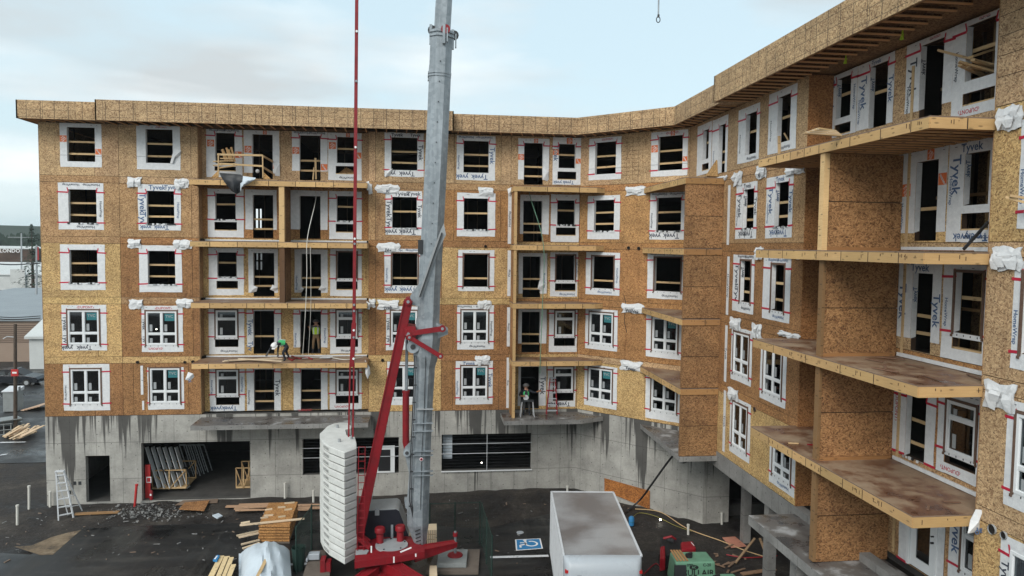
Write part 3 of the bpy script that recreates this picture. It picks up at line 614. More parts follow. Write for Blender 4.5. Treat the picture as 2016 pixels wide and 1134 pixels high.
for P, kind, a, b, l_, st, k in OPS:
    big = P is PX or (P is PW and a[0] > -15); wdt = a[1]-a[0]; hgt = a[3]-a[2]
    isdoor = hgt > 1.95 and kind[0] == 'o'
    mb = MB(); base = MB()
    if b:
        wa = list(a)
        if isdoor or kind == 'g':   # door wrap is open at the bottom
            wa[2] = b[2]-.02 if b[2] > a[2] else a[2]
            wa[2] = min(wa[2], b[2])
        ring(mb, P, b, wa, l_, .006, 'house_wrap')
        top, bot, lf, rt = b[3]-a[3], a[2]-b[2], a[0]-b[0], b[1]-a[1]
        if l_: bot = l_[2]-b[2]
        TS = min(.30, max(.14, top*.8)); ik = 'ink' if random.random() < .6 else 'ink_blue'; um = (a[0]+a[1])/2
        jd = .14; jm = 'house_wrap'
        if True:     # wrap turned into the jambs, 3 mm proud of the rough opening
            zb = wa[2] if not isdoor else max(wa[2], b[2]); e = .003
            for uu, sgn in ((a[0], 1), (a[1], -1)):
                p = [P.p(uu+sgn*e, zb, .006), P.p(uu+sgn*(e+.012), zb+.05, -jd), P.p(uu+sgn*(e+.02), a[3]-.01, -jd), P.p(uu+sgn*e, a[3]-.002, .006)]
                if sgn < 0: p.reverse()
                mb.face(p, jm)
        if 'T' in st: wtext(mb, P, 'Tyvek', um-wdt*rnd(.1, .3), b[3]-top*.5, TS*1.25, 0, ik)
        if 'T' in st and wdt > 1.1: wtext(mb, P, 'Tyvek', b[1]-.42, b[3]-top*.45, TS*1.1, 0, ik)
        if 't' in st: wtext(mb, P, 'Tyvek', um+wdt*rnd(.0, .15), b[2]+bot*.45, min(.34, bot*.95), 180, ik); wtext(mb, P, 'yvek', um-wdt*.55, b[2]+bot*.45, min(.34, bot*.95), 180, ik)
        if 'H' in st: wtext(mb, P, 'HomeWrap', um+wdt*.33, b[3]-top*.3, .16, 180, ik); wtext(mb, P, 'HomeWrap', um-wdt*.4, b[3]-top*.3, .16, 180, ik)
        if 'h' in st: wtext(mb, P, 'HomeWrap', um+wdt*.1, b[2]+bot*.4, .17, 180, ik)
        if 'l' in st: wtext(mb, P, 'Tyvek', (a[0]+b[0])/2, a[2]+hgt*.62, min(.40, lf*1.05), -90, ik)
        if 'l' in st and hgt > 1.5 and 'L' not in st: wtext(mb, P, 'Tyv', (a[0]+b[0])/2, a[2]+hgt*.18, min(.40, lf*1.05), -90, ik)
        if 'r' in st: wtext(mb, P, 'Tyvek', (a[1]+b[1])/2, a[2]+hgt*.55, min(.40, rt*1.05), -90, ik)
        if 'L' in st: wtext(mb, P, 'HomeWrap', b[0]+lf*(.3 if 'l' not in st else .2), a[2]+hgt*.32, .15, -90, ik)
        if 'R' in st: wtext(mb, P, 'HomeWrap', b[1]-rt*.4, a[2]+hgt*.42, .16, -90, ik)
        if 'P' in st: wtext(mb, P, '‹DUPONT›', um+.1, b[3]-top*.45, min(.17, top*.6), 0, 'ink_red')
        if 'p' in st: wtext(mb, P, '‹DUPONT›', um-.3, b[2]+bot*.5, .15, 180, 'ink_red')
        if 'U' in st: wtext(mb, P, '‹DUPONT›', (a[0]+b[0])/2, a[2]+hgt*.72, .17, -90, 'ink_red')
        if 'j' in st and lf > .25 and 'l' in st:   # the print carries round onto the wide jamb
            U = Vector((0, 0, -1)); V = P.p(0, 0, 0)-P.p(0, 0, 1)
            mb.text('Tyvek', P.p(a[0]+.03, a[2]+hgt*.72, -.06), U, -V, .17, ik, 0)
        if 'D' in st:
            s = min(.34, lf*.95)
            depot(mb, P, (a[0]+b[0])/2, a[2]+hgt*.66, s); 
            if top > .2: depot(mb, P, um+.12, b[3]-top/2, min(.3, top*.9), 10)
            if rt > .2: depot(mb, P, (a[1]+b[1])/2, a[2]+hgt*(.3 if k % 2 else .75), min(.32, rt*.9), 90)
        for q in range(2):      # cut slits and staples near the corners
            uu = rnd(b[0]+.05, b[1]-.15); mb.pbox(P, uu, uu+rnd(.04, .10), b[3]-.09, b[3]-.075, .012, .014, 'ink')
    if 'x' in st and b:
        t = mb; th = .065
        for zz in (a[3]-.16, (l_[3]+.1 if l_ else a[2]-.02)):
            if isdoor and zz < a[2]+.2: continue
            if k == 5 and zz < a[3]-.3 and 'c' not in st and random.random() < .8: continue
            for s0, s1 in ((b[0]-.06, a[0]-.002), (a[1]+.002, b[1]+.07)):
                dz = rnd(-.02, .02); t.face([P.p(s0, zz, .016), P.p(s1, zz+dz, .016), P.p(s1, zz+dz+th, .016), P.p(s0, zz+th, .016)], 'tape')
        for uu, sg in ((a[0], -1), (a[1], 1)):
            t.face([P.p(uu-.02, a[3]-.12, .018), P.p(uu+.03, a[3]-.12, .018), P.p(uu+sg*.05+.025, a[3]+.09, .018), P.p(uu+sg*.05-.02, a[3]+.09, .018)], 'tape')
    if 'c' in st and b:   # plastic strapping line across the wrap
        t = mb; z = a[2]+.28; t.pbox(P, b[0], a[0], z, z+.02, .011, .016, 'grey_paint'); t.pbox(P, a[1], b[1], z-.02, z, .011, .016, 'grey_paint')
    if 'b' not in st and kind[0] == 'o' and k < 5 and not isdoor and 'x' in st:
        t = mb; n = 14   # torn sill flashing
        for q in range(n):
            u0, u1 = a[0]-.06+(wdt+.12)*q/n, a[0]-.06+(wdt+.12)*(q+1)/n
            if random.random() < .75: t.pbox(P, u0, u1, a[2]-.05+rnd(-.02, .01), a[2]+rnd(.0, .03), .014, .03+rnd(0, .02), random.choice(('dark_plastic', 'house_wrap', 'grey_paint')))
    nm = {'o': 'door_opening' if isdoor else 'window_opening', 'w': 'window', 'v': 'window', 'g': 'glazed_door'}[kind[0]]
    root = mb.build(nm, BLD)
    if 'b' in st:
        t = MB(); w0 = .07
        t.pbox(P, a[0]-w0, a[0], a[2]-.05, a[3]+w0, .012, .035, 'buck'); t.pbox(P, a[1], a[1]+w0, a[2]-.05, a[3]+w0, .012, .035, 'buck'); t.pbox(P, a[0], a[1], a[3], a[3]+w0, .012, .034, 'buck')
        for q in zspan(a, 4): t.pbox(P, q, q+.022, a[2]-.075, a[2]-.03, .012, .02, 'dark_plastic')
        for q in (a[0]-.09, a[1]+.03): t.pbox(P, q, q+.055, a[2]-.11, a[2]-.05, .012, .04, 'buck')
        t.build('window_buck', root)
    if kind[0] == 'o':
        n = int(kind[1]); fr = {0: [], 1: [.55 if not isdoor else .38], 2: [.55, .2] if not isdoor else [.42, .2]}[n]
        if 'b' in st and n == 1 and not isdoor and P is not PX: fr = [.22]
        if kind == 'o1' and k == 4 and P is PM and not l_: fr = [.5]
        for f in fr:
            t = MB(); z = a[2]+hgt*f+rnd(-.03, .03); dz = rnd(-.02, .02); h = .09
            d0, d1 = -.20, -.163; tt = vary((1, 1, 1), .12)
            e0, e1 = a[0]-.3, a[1]+.3
            t.hexa([P.p(e0, z, d1), P.p(e1, z+dz, d1), P.p(e1, z+dz, d0), P.p(e0, z, d0), P.p(e0, z+h, d1), P.p(e1, z+dz+h, d1), P.p(e1, z+dz+h, d0), P.p(e0, z+h, d0)], 'lumber', tt); t.build('brace_board', root)
        if l_:    # short cripple studs visible in the low opening
            t = MB()
            t.pbox(P, l_[0], l_[1], l_[2], l_[2]+.04, -.15, -.01, 'lumber'); t.build('sill_plate', root)
    if kind[0] in 'wv':
        t = MB(); f = .065; d0, d1 = -.07, .028; u0, u1, z0, z1 = a
        t.pbox(P, u0, u0+f, z0, z1, d0, d1, 'vinyl'); t.pbox(P, u1-f, u1, z0, z1, d0, d1, 'vinyl'); t.pbox(P, u0+f, u1-f, z0, z0+f, d0, d1, 'vinyl'); t.pbox(P, u0+f, u1-f, z1-f, z1, d0, d1, 'vinyl')
        e = d1-.012; panes = []
        if kind == 'w':
            um = (u0+u1)/2; zm = z0+hgt*.33
            t.pbox(P, um-.045, um+.045, z0+f, z1-f, d0, e, 'vinyl'); t.pbox(P, u0+f, um-.045, zm-.04, zm+.04, d0, e-.004, 'vinyl'); t.pbox(P, um+.045, u1-f, zm-.04, zm+.04, d0, e-.004, 'vinyl')
            panes = [(u0+f, um-.045, zm+.04, z1-f), (um+.045, u1-f, zm+.04, z1-f), (u0+f, um-.045, z0+f, zm-.04), (um+.045, u1-f, z0+f, zm-.04)]
        else:
            zm = z0+hgt*.68; t.pbox(P, u0+f, u1-f, zm-.045, zm+.045, d0, e, 'vinyl'); panes = [(u0+f, u1-f, zm+.045, z1-f), (u0+f, u1-f, z0+f, zm-.045)]
        for p in panes:   # inner sash rim
            g = .025; t.pbox(P, p[0], p[0]+g, p[2], p[3], d0+.01, d1-.03, 'vinyl'); t.pbox(P, p[1]-g, p[1], p[2], p[3], d0+.01, d1-.03, 'vinyl'); t.pbox(P, p[0]+g, p[1]-g, p[2], p[2]+g, d0+.01, d1-.03, 'vinyl'); t.pbox(P, p[0]+g, p[1]-g, p[3]-g, p[3], d0+.01, d1-.03, 'vinyl')
        t.build('frame', root)
        for p in panes:
            t = MB(); t.face([P.p(p[0], p[2], -.02), P.p(p[1], p[2], -.02), P.p(p[1], p[3], -.02), P.p(p[0], p[3], -.02)], 'window_glass'); t.build('pane', root)
            if p[1]-p[0] > .3:
                t = MB(); x = p[0]+(p[1]-p[0])*.14; hh = (p[3]-p[2]); t.pbox(P, x, x+.13, p[2]+hh*.08, p[2]+min(.42, hh*.6), -.016, -.012, 'grey_paint'); t.build('sticker', root)
        if 's' in st:
            p = panes[1]; t = MB(); zt = p[3]-.05; t.pbox(P, p[0]+.1, p[1]-.04, zt-.36, zt, -.016, -.011, 'teal'); wtext(t, P, 'TVC', (p[0]+p[1])/2+.02, zt-.15, .19, 0, 'grey_paint', -.013); t.build('sticker', root)
    if kind == 'g':
        t = MB(); u0, u1, z0, z1 = a; t.pbox(P, u0-.04, u0+.05, z0, z1+.06, -.1, .03, 'vinyl'); t.pbox(P, u1-.05, u1+.04, z0, z1+.06, -.1, .03, 'vinyl'); t.pbox(P, u0+.05, u1-.05, z1-.04, z1+.06, -.1, .03, 'vinyl'); t.build('frame', root)
        t = MB(); v0, v1 = u0+.06, u1-.06; gl = (v0+.22, v1-.22, z0+.28, z1-.2)
        grid_rects(t, P, [(v0, v1, z0+.02, z1-.05, (1, 1, 1))], [gl], -.07, -.02, 'vinyl', True)
        for q, r0 in ((.95, .03), (1.12, .022)): t.tube([P.p(v1-.09, z0+q, -.02), P.p(v1-.09, z0+q, .05)], r0, 'black', 8)
        t.build('door_leaf', root)
        t = MB(); t.face([P.p(gl[0], gl[2], -.04), P.p(gl[1], gl[2], -.04), P.p(gl[1], gl[3], -.04), P.p(gl[0], gl[3], -.04)], 'window_glass'); t.build('pane', root)
# crumpled wrap flaps over the brackets
from mathutils import noise as NZ
def crumple(P, cx, cy, wpx, hpx, name='wrap_flap', word=None, m='house_wrap', amp=.055, parent=BLD):
    u, z = P.hit(cx, cy); s = abs(P.hit(cx+1, cy)[0]-u); s2 = abs(P.hit(cx, cy+1)[1]-z); wd, h = wpx*s, hpx*s2
    n, k = 8, 6; sd_ = rnd(0, 99); V = {}; mb = MB()
    for i in range(n+1):
        for j in range(k+1):
            a, b = i/n-.5, j/k-.5
            ed = max(0, 1-(max(abs(a), abs(b))*2)**4)
            r = abs(NZ.noise(Vector((a*4+sd_, b*3.2, 0))))*1.5+.6*abs(NZ.noise(Vector((a*9, b*7+sd_, 3))))
            d = .03+amp*(r*.9+.6*math.exp(-((b-.15)/.2)**2))*(.35+.65*ed)
            V[i, j] = P.p(u+a*wd*(1+.10*math.sin(b*7+sd_))+.03*NZ.noise(Vector((b*8, sd_, 1))), z+b*h*(1+.12*math.sin(a*8+sd_))+.05*NZ.noise(Vector((a*7, sd_, 5))), d)
    for i in range(n):
        for j in range(k):
            q = [V[i, j], V[i+1, j], V[i+1, j+1], V[i, j+1]]; mb.face(q, m)
            mb.face([p+(P.p(0, 0)-P.p(0, 0, .02)) for p in reversed(q)], m)
    for q in range(random.choice((3, 4, 5))):
        uc = u+wd*rnd(-.36, .36); wt = wd*rnd(.12, .24); z0_ = z+h*rnd(.15, .5); ln = h*rnd(.45, .85); sk = wd*rnd(-.15, .15); d0 = amp*rnd(.8, 1.1)+.03; d1 = d0+amp*rnd(.4, 1.1); d2 = d0+amp*rnd(-.2, .5)
        r0 = [P.p(uc-wt, z0_, d0*.6), P.p(uc+wt*rnd(.4, 1), z0_+h*rnd(-.1, .1), d0*.7)]; r1 = [P.p(uc-wt*rnd(.7, 1.1)+sk*.5, z0_-ln*.5, d1), P.p(uc+wt*rnd(.7, 1.1)+sk*.5, z0_-ln*rnd(.35, .6), d1*.8)]; r2 = [P.p(uc-wt*rnd(.1, .6)+sk, z0_-ln, d2), P.p(uc+wt*rnd(.3, .9)+sk, z0_-ln*rnd(.75, 1.1), d2*.9)]
        for A_, B_ in ((r0, r1), (r1, r2)): mb.face([A_[0], B_[0], B_[1], A_[1]], m)
    if word: wtext(mb, P, word, u, z-h*.3, h*.5, random.choice((0, 4, -5)), 'ink', amp*1.9)
    return mb.build(name, parent)
for P, x, y, w0, h0, wd in ((PM, 265, 359, 26, 19, None), (PM, 358, 361, 28, 18, None), (PM, 265, 480, 25, 17, None), (PM, 362, 481, 34, 18, None), (PM, 268, 599, 27, 18, None), (PM, 364, 597, 32, 17, None),
                        (PM, 763, 372, 46, 17, 'K'), (PM, 765, 487, 44, 18, 'IVV'), (PM, 764, 600, 40, 18, 'yvek'), (PM, 956, 377, 28, 16, None), (PM, 954, 600, 26, 17, None), (PM, 950, 709, 28, 17, None),
                        (PC, 1252, 376, 38, 17, None), (PC, 1246, 607, 42, 18, 'VvelVek'), (PC, 1243, 720, 42, 18, 'Tyvek'),
                        (PW, 1500, 338, 20, 26, 'K'), (PW, 1567, 333, 36, 20, 'VV'), (PW, 1454, 352, 16, 26, None), (PW, 1421, 352, 22, 9, None), (PW, 1497, 498, 16, 22, None), (PW, 1560, 504, 34, 10, 'YEK'), (PW, 1449, 637, 20, 22, None), (PW, 1491, 652, 18, 28, None), (PW, 1444, 776, 20, 22, None), (PW, 1556, 660, 40, 10, None),
                        (PW, 1990, 233, 50, 46, None), (PW, 1984, 509, 60, 46, None), (PW, 1970, 780, 60, 52, None), (PM, 729, 372, 8, 20, None), (PM, 733, 597, 12, 16, None)):
    crumple(P, x, y, w0, h0, word=wd)
def hang(P, pts, d, name='hanging_wrap', word=None):     # a limp flap of wrap hanging off a deck end
    mb = MB(); q = [P.hit(x, y) for x, y in pts]; n = len(q)
    f = [P.p(u, z, d+.05*math.sin(i*2.1)) for i, (u, z) in enumerate(q)]; c0 = sum(f, Vector())/n+P.n*.07
    for i in range(n): mb.face([f[i], f[(i+1) % n], c0], 'house_wrap'); mb.face([f[(i+1) % n]-P.n*.02, f[i]-P.n*.02, c0-P.n*.02], 'house_wrap')
    if word: u, z = P.hit(sum(p[0] for p in pts)/n, sum(p[1] for p in pts)/n); wtext(mb, P, word, u, z-.2, .22, 20, 'ink_blue', d+.08)
    return mb.build(name, BLD)
hang(PM, [(386, 724), (396, 727), (397, 733), (390, 741), (381, 738)], 1.25, word='.0.'); hang(PM, [(722, 702), (731, 716), (732, 728), (727, 739), (723, 728)], 1.1)
hang(PM, [(725, 590), (732, 594), (731, 606), (724, 604)], 1.1); hang(PM, [(724, 362), (730, 360), (731, 376), (726, 378)], 1.1)
PE = Plane((0, 14.9, 0), (1, 0, 0)); hang(PE, [(1916, 1000), (1926, 1000), (1927, 1020), (1922, 1042), (1897, 1046), (1908, 1022)], .1, word='de')
hang(PM, [(999, 372), (1009, 368), (1011, 376), (1004, 386), (1000, 382)], .06)
for P_, pts in ((PM, [(343, 293), (358, 297), (353, 308), (344, 311), (341, 322), (335, 321)]), (PR, [(537, 316), (551, 322), (551, 347), (542, 346)]), (PR, [(537, 560), (547, 566), (541, 574), (532, 570)]), (PR, [(495, 560), (508, 565), (505, 574), (493, 576)]), (PR, [(590, 562), (599, 568), (594, 575), (584, 574)]), (PR, [(633, 560), (641, 566), (637, 574), (627, 570)]), (PM, [(1068, 330), (1080, 336), (1078, 357), (1069, 354)]), (PM, [(757, 338), (773, 332), (768, 346), (758, 349)]), (PM, [(1062, 552), (1072, 558), (1068, 574), (1058, 568)])):
    hang(P_, pts, .05)
# wrap strips on inside corners
for P, x0, x1, y0, y1, wd in ((PM, 1000, 1007, 382, 480, 'HomeWrap'), (PM, 999, 1006, 493, 583, 'Wrap'), (PM, 998, 1004, 605, 682, 'eWrap'), (PM, 997, 1002, 704, 803, 'Wrap'), (PW, 1432.5, 1437, 365, 482, None), (PW, 1431, 1435.5, 505, 620, 'HomeWrap'), (PW, 1427, 1431.5, 640, 752, 'Tyvek'), (PW, 1424, 1428.5, 768, 890, 'Tyvek'), (PM, 277, 282, 720, 777, 'p'), (PM, 280, 284, 789, 807, None)):
    mb = MB(); a = rect(P, (x0, x1, y0, y1)); mb.pbox(P, *a, .006, .012, 'house_wrap')
    if wd: wtext(mb, P, wd, (a[0]+a[1])/2, (a[2]+a[3])/2, min(.2, (a[1]-a[0])*.9), 90 if P is PM else -90, 'ink', .01)
    mb.build('wrap_strip', BLD)
# round vent stubs through the rim
for P, x, y, rr in ((PM, 271, 713, .075), (PM, 364, 713, .07), (PM, 380, 712, .08), (PM, 753, 709, .08), (PM, 956, 485, .08), (PC, 1238, 488, .085), (PC, 1258, 489, .085), (PW, 1487, 806, .09), (PM, 826, 481, .09), (PW, 1955, 1042, .11), (PW, 1978, 1054, .085)):
    u, z = P.hit(x, y); mb = MB(); mb.tube([P.p(u, z, -.01), P.p(u, z, .05)], rr, 'grey_paint' if P is PW and x > 1900 else 'buck', 14, cap=False); mb.tube([P.p(u, z, -.002), P.p(u, z, .03)], rr*.86, 'dark_interior', 14); mb.build('vent_pipe', BLD, 40)
# rusty water stains are in the material; plumb drain line on the big bracket

# parapet and overhang
def overhang(pts, top, bot, inner):
    """pts: outline xy of the outer face, inner: matching wall-line points"""
    b = MB()
    for (p, q) in zip(pts, pts[1:]):
        p, q = Vector(p), Vector(q); d = (q-p).normalized(); n = Vector((d.y, -d.x))*.06
        b.hexa([(p.x, p.y, bot), (q.x, q.y, bot), (q.x-n.x, q.y-n.y, bot), (p.x-n.x, p.y-n.y, bot), (p.x, p.y, top), (q.x, q.y, top), (q.x-n.x, q.y-n.y, top), (p.x-n.x, p.y-n.y, top)], 'osb_grid', vary((1, 1, 1), .04))
    for (p, q, i0, i1) in zip(pts, pts[1:], inner, inner[1:]):
        L_ = (Vector(q)-Vector(p)).length; k = max(1, int(L_/1.9))
        for j in range(k):   # top cap sheet and soffit backing
            a0, a1 = j/k, (j+1)/k
            lp = lambda A, B, t: (A[0]+(B[0]-A[0])*t, A[1]+(B[1]-A[1])*t)
            P0, P1, I0, I1 = lp(p, q, a0), lp(p, q, a1), lp(i0, i1, a0), lp(i1 if False else i0, i1, a1)
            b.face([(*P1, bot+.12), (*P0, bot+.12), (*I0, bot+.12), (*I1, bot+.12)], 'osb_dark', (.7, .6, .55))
            b.face([(*P0, top-.03), (*P1, top-.03), (*I1, top-.03), (*I0, top-.03)], 'osb_grid')
    j = b
    for (p, q, i0, i1) in zip(pts, pts[1:], inner, inner[1:]):
        p, q, i0, i1 = map(Vector, (p, q, i0, i1)); L_ = (q-p).length; n_ = max(1, int(L_/.5))
        if L_ < .8: continue
        for s in range(n_):
            t = (s+.5)/n_; A = p+(q-p)*t; B = i0+(i1-i0)*t; A = A+(B-A).normalized()*.07
            j.beam((A.x, A.y, bot+.035), (B.x, B.y, bot+.035), .05, .04, 'lumber', (1.25, 1.0, .88)); j.beam((A.x, A.y, bot+.085), (B.x, B.y, bot+.085), .02, .06, 'osb_dark', (.6, .5, .45))  # light bottom strip and dark web: lit edge and shade put into the tints
        d = (q-p).normalized(); n2 = Vector((d.y, -d.x))*-.09
        j.beam((p.x+n2.x, p.y+n2.y, bot+.045), (q.x+n2.x, q.y+n2.y, bot+.045), .05, .09, 'lumber', (.6, .45, .38))
    b.build('roof_overhang', BLD)
PT, PB = 19.5, 18.62
overhang([(-18.75, 50), (-18.75, 36.95), (-15.1, 36.95)], PT-.04, PB, [(-18.2, 50), (-18.2, 38.02), (-15.1, 38.02)])
overhang([(-15.1, 37.1), (-15.1, 36.45), (1.4, 36.45), (1.4, 37.1)], PT, PB-.06, [(-15.0, 38.02), (-15.0, 38.02), (1.3, 38.02), (1.3, 38.02)])
overhang([(1.4, 36.95), (7.62, 36.95), (11.38, 33.19), (11.38, 28.3)], PT-.04, PB, [(1.4, 38.02), (8.05, 38.02), (12.36, 33.7), (12.36, 28.3)])
overhang([(11.5, 27.6), (11.0, 27.6), (11.0, 9)], PT+.06, PB-.05, [(12.36, 27.6), (12.36, 27.6), (12.36, 9)])
mb = MB(); mb.box((11.38, 27.6, PB), (12.3, 28.3, PT-.04), 'osb_grid'); mb.build('parapet', BLD)
# yellow plumb lines hanging under the right overhang
for x, y, y1 in ((1778, 55, 78), (1666, 106, 125)):
    p = atX(x, y, 12.2); q = atX(x, y1, 12.2); b = MB(); b.tube([p, (p+q)/2+Vector((0, .03, 0)), q], .02, 'hiviz', 6); b.tube([(p+q)/2, q+Vector((0, .1, .02))], .03, 'hiviz', 6); b.build('soffit_hanger', BLD)

# balconies
def balcony(poly, z, edges, h=.27, joist=None, name='balcony', et=None):
    """poly ccw xy outline of the deck, edges: indices of free edges with rim boards"""
    b = MB(); b.prism([(x, y, z-.03) for x, y in poly], (0, 0, .03), 'stud', mt='deck_sheathing', ms='lumber_old'); o = b.build(name, BLD)  # underside takes a dark colour for shade, setting off the lighter joists
    r_ = MB(); n = len(poly)
    for e in edges:
        p, q = Vector(poly[e]), Vector(poly[(e+1) % n]); L_ = (q-p).length; d = (q-p).normalized(); nn = Vector((d.y, -d.x)); x = 0.0
        while x < L_-.01:
            y = min(x+rnd(.75, 2.0), L_); y = L_ if L_-y < .4 else y
            A, B = p+d*(x+.006), p+d*(y-.006); i = nn*-.05; f = nn*.012; tt = vary((et or {}).get(e, (1.02, .93, .78)), .14)
            r_.hexa([(*(A+f), z-h), (*(B+f), z-h), (*(B+i), z-h), (*(A+i), z-h), (*(A+f), z-.032), (*(B+f), z-.032), (*(B+i), z-.032), (*(A+i), z-.032)], 'lumber', tt); x = y
            if x < L_-.1: E_ = p+d*(x-.014)+nn*.014; G_ = p+d*(x+.014)+nn*.014; r_.face([(*E_, z-h), (*G_, z-h), (*G_, z-.032), (*E_, z-.032)], 'seam')
        for k in range(int(L_/.4)):     # hanger and nail marks
            A = p+d*rnd(.1, L_-.1)+nn*.014; r_.beam((*A, z-rnd(.1, .2)), (*A, z-rnd(.06, .1)), .012, .012, 'seam')
    if joist:
        j = r_; ax, a0, a1, f0, f1 = joist
        for s in sm(a0, a1, .41, .1):
            if ax == 'x': j.box((s, f0, z-h+.02), (s+.045, f1, z-.033), 'lumber', (.62, .48, .42))
            else: j.box((f0, s, z-h+.01), (f1, s+.065, z-h+.05), 'lumber', (1.25, 1.0, .88)); j.box((f0, s+.025, z-h+.05), (f1, s+.04, z-.033), 'osb_dark', (.55, .5, .45))  # flange tinted light as if lit, web tinted dark to stand for shade
    r_.build('deck_framing', o)
    return o
for k in (5, 4, 3, 2):
    z = FL[k]-.14
    balcony([(-11.05, 36.7), (-2.77, 36.7), (-2.77, 37.99), (-2.81, 38.58), (-11.0, 38.58), (-11.05, 37.99)], z, (0, 1, 5), joist=('x', -11, -2.8, 36.78, 38.5))
    balcony([(4.43, 36.7), (8.65, 36.7), (9.1, 36.93), (8.04, 37.99), (4.43, 37.99)], z, (0, 1, 4), joist=('x', 4.5, 8, 36.78, 37.95))
    zw = FL[k]-.22
    balcony([(10.68, 29.55), (12.34, 29.55), (12.34, 33.68), (10.68, 35.34)], zw, (0, 3), joist=('y', 29.7, 33.5, 10.76, 12.3), et={0: (.66, .50, .36)})
    balcony([(10.8, 14.9), (12.34, 14.9), (13.19, 14.95), (13.19, 22.94), (12.34, 23.1), (10.8, 23.1)], zw, (0, 5, 4), joist=('y', 15, 22.9, 10.88, 13.15))
# partitions between balconies
def partition(x0, x1, y0, y1, z0, z1, post='y', split=1, sheet=(1, 1, 1)):
    b = MB(); g = .026; hh = (z1-z0)/split
    for i in range(split): b.box((x0, y0, z0+hh*i+g), (x1, y1, z0+hh*(i+1)), 'osb_dark', vary(sheet, .12))
    b.box((x0+.02, y0+.02, z0), (x1-.02, y1-.02, z1), 'seam'); o = b.build('balcony_partition', BLD)
    return o
for k in (4, 3):
    zb, zt = FL[k]-.14, FL[k+1]-.14-.27
    partition(-6.93, -6.72, 37.0, 38.58, zb, zt, split=1, sheet=(1.3, 1.2, 1.1))
    b = MB(); b.box((-6.95, 36.74, zb), (-6.7, 36.995, zt), 'lumber', (1.1, 1.05, .95) if k == 4 else (.22, .16, .14)); b.build('post', BLD)
for k in (4, 3, 2, 1):
    zb, zt = (FL[k]-.14 if k > 1 else 4.25), FL[k+1]-.14-.27
    partition(4.46, 4.60, 36.86, 37.98, zb, zt, split=2, sheet=(1.5, 1.25, 1.0))
    b = MB(); b.box((4.46, 36.72, zb), (4.60, 36.855, zt), 'lumber', (1, .92, .8)); b.build('post', BLD)
    zb, zt = (FL[k]-.22 if k > 1 else 4.2), FL[k+1]-.22-.03
    # full height partition facing the yard: rim band and two sheets
    ztop = zt-.27
    partition(10.72, 12.34, 29.575, 29.72, zb-(0 if k > 1 else .05), zt-.25, split=2, sheet=(1.2, 1.05, .95))
    partition(11.0, 13.18, 19.2, 19.34, zb-(0 if k > 1 else .05), zt-.25, split=2, sheet=(1.35, 1.15, 1.0))
    b = MB(); b.box((10.84 if k == 4 else 10.91, 19.16, zb), (10.995, 19.38, zt-.25), 'lumber', (1.35, 1.3, 1.2) if k == 4 else (.42, .34, .28)); b.box((10.995, 19.12, zb), (13.1, 19.19, zb+.09), 'lumber', (.6, .42, .3)) if k > 1 else None; b.build('post', BLD)
mb = MB(); mb.pbox(PX, -19.0, -18.9, 4.5, 18, .01, .03, 'lumber'); mb.build('corner_strip', BLD)

# concrete ground floor
mb = MB(); hs = [rect(PM, q) for q in ((169.5, 217, 897, 991), (279, 492.7, 870, 985.6), (596, 785, 862.4, 932.5), (869.5, 1046, 854, 925))]
hs[0][2] = .12; hs[1][2] = .1
PMc = Plane((0, 37.98, 0), (1, 0, 0))
grid_rects(mb, PMc, [(-18.32, 8.04, -.3, 4.4, (1, 1, 1))], hs, -.3, 0, 'concrete', True)
PCc = Plane((8.04, 37.98, 0), (1, -1, 0)); grid_rects(mb, PCc, [(0, 7.2, -.3, 4.4, (1, 1, 1))], [], -.3, 0, 'concrete', True)
x1, y1 = 8.04+7.2*.7071, 37.98-7.2*.7071
mb.box((x1+.02, y1, -.3), (14.4, y1+.3, 4.1), 'concrete'); mb.box((-18.32, 38.29, -.3), (-18.02, 50, 4.4), 'concrete')
mb.build('foundation_wall', BLD)
mb = MB(); mb.pbox(PW, -33.2, -9, 3.72, 4.4, -.3, .02, 'concrete_slab'); mb.box((12.63, 9, 4.0), (24, 33, 4.1), 'dark_interior'); mb.build('concrete_beam', BLD)
for x, y in ((12.65, 25.2), (14.2, 30.6)):
    mb = MB(); mb.box((x-.17, y-.17, -.2), (x+.17, y+.17, 4.0), 'concrete_slab'); mb.build('column', BLD)
mb = MB(); mb.box((-18, 46.8, 0), (14, 47, 4.1), 'dark_interior'); mb.box((22, 9, 0), (22.2, 47, 4.1), 'dark_interior'); mb.box((14.4, 33.7, 0), (17.0, 33.95, .55), 'slab_floor'); mb.box((14.5, 36, 0), (22, 36.2, 4.1), 'dark_interior')
mb.box((-6.4, 38.6, 0), (-6.2, 46, 4.1), 'dark_interior'); mb.box((-14.4, 38.4, 0), (-14.2, 46, 4.1), 'dark_interior'); mb.build('basement_wall', BLD)
mb = MB(); mb.box((-18, 38.29, -.2), (14, 46.8, .1), 'slab_floor'); mb.build('garage_floor', BLD)
def slab(poly, z, h=.22, word=None):
    b = MB(); b.prism([(x, y, z-h) for x, y in poly], (0, 0, h), 'concrete_slab', mt='slab_top'); return b.build('balcony_slab', BLD)
slab([(-11.0, 36.2), (-2.68, 36.2), (-2.68, 37.97), (-11.0, 37.97)], 4.26); slab([(4.0, 36.15), (7.9, 36.15), (9.2, 36.75), (8.02, 37.96), (4.0, 37.96)], 4.26)
slab([(10.70, 29.5), (12.33, 29.5), (12.33, 33.6), (10.70, 35.2)], 4.22); slab([(10.72, 14.8), (12.33, 14.8), (13.1, 14.95), (13.1, 22.9), (10.72, 22.9)], 4.16, .3)
mb = MB(); mb.beam((10.95, 30.1, 3.9), (12.3, 31.6, 3.75), .25, .3, 'concrete_slab'); mb.build('slab_bracket', BLD)
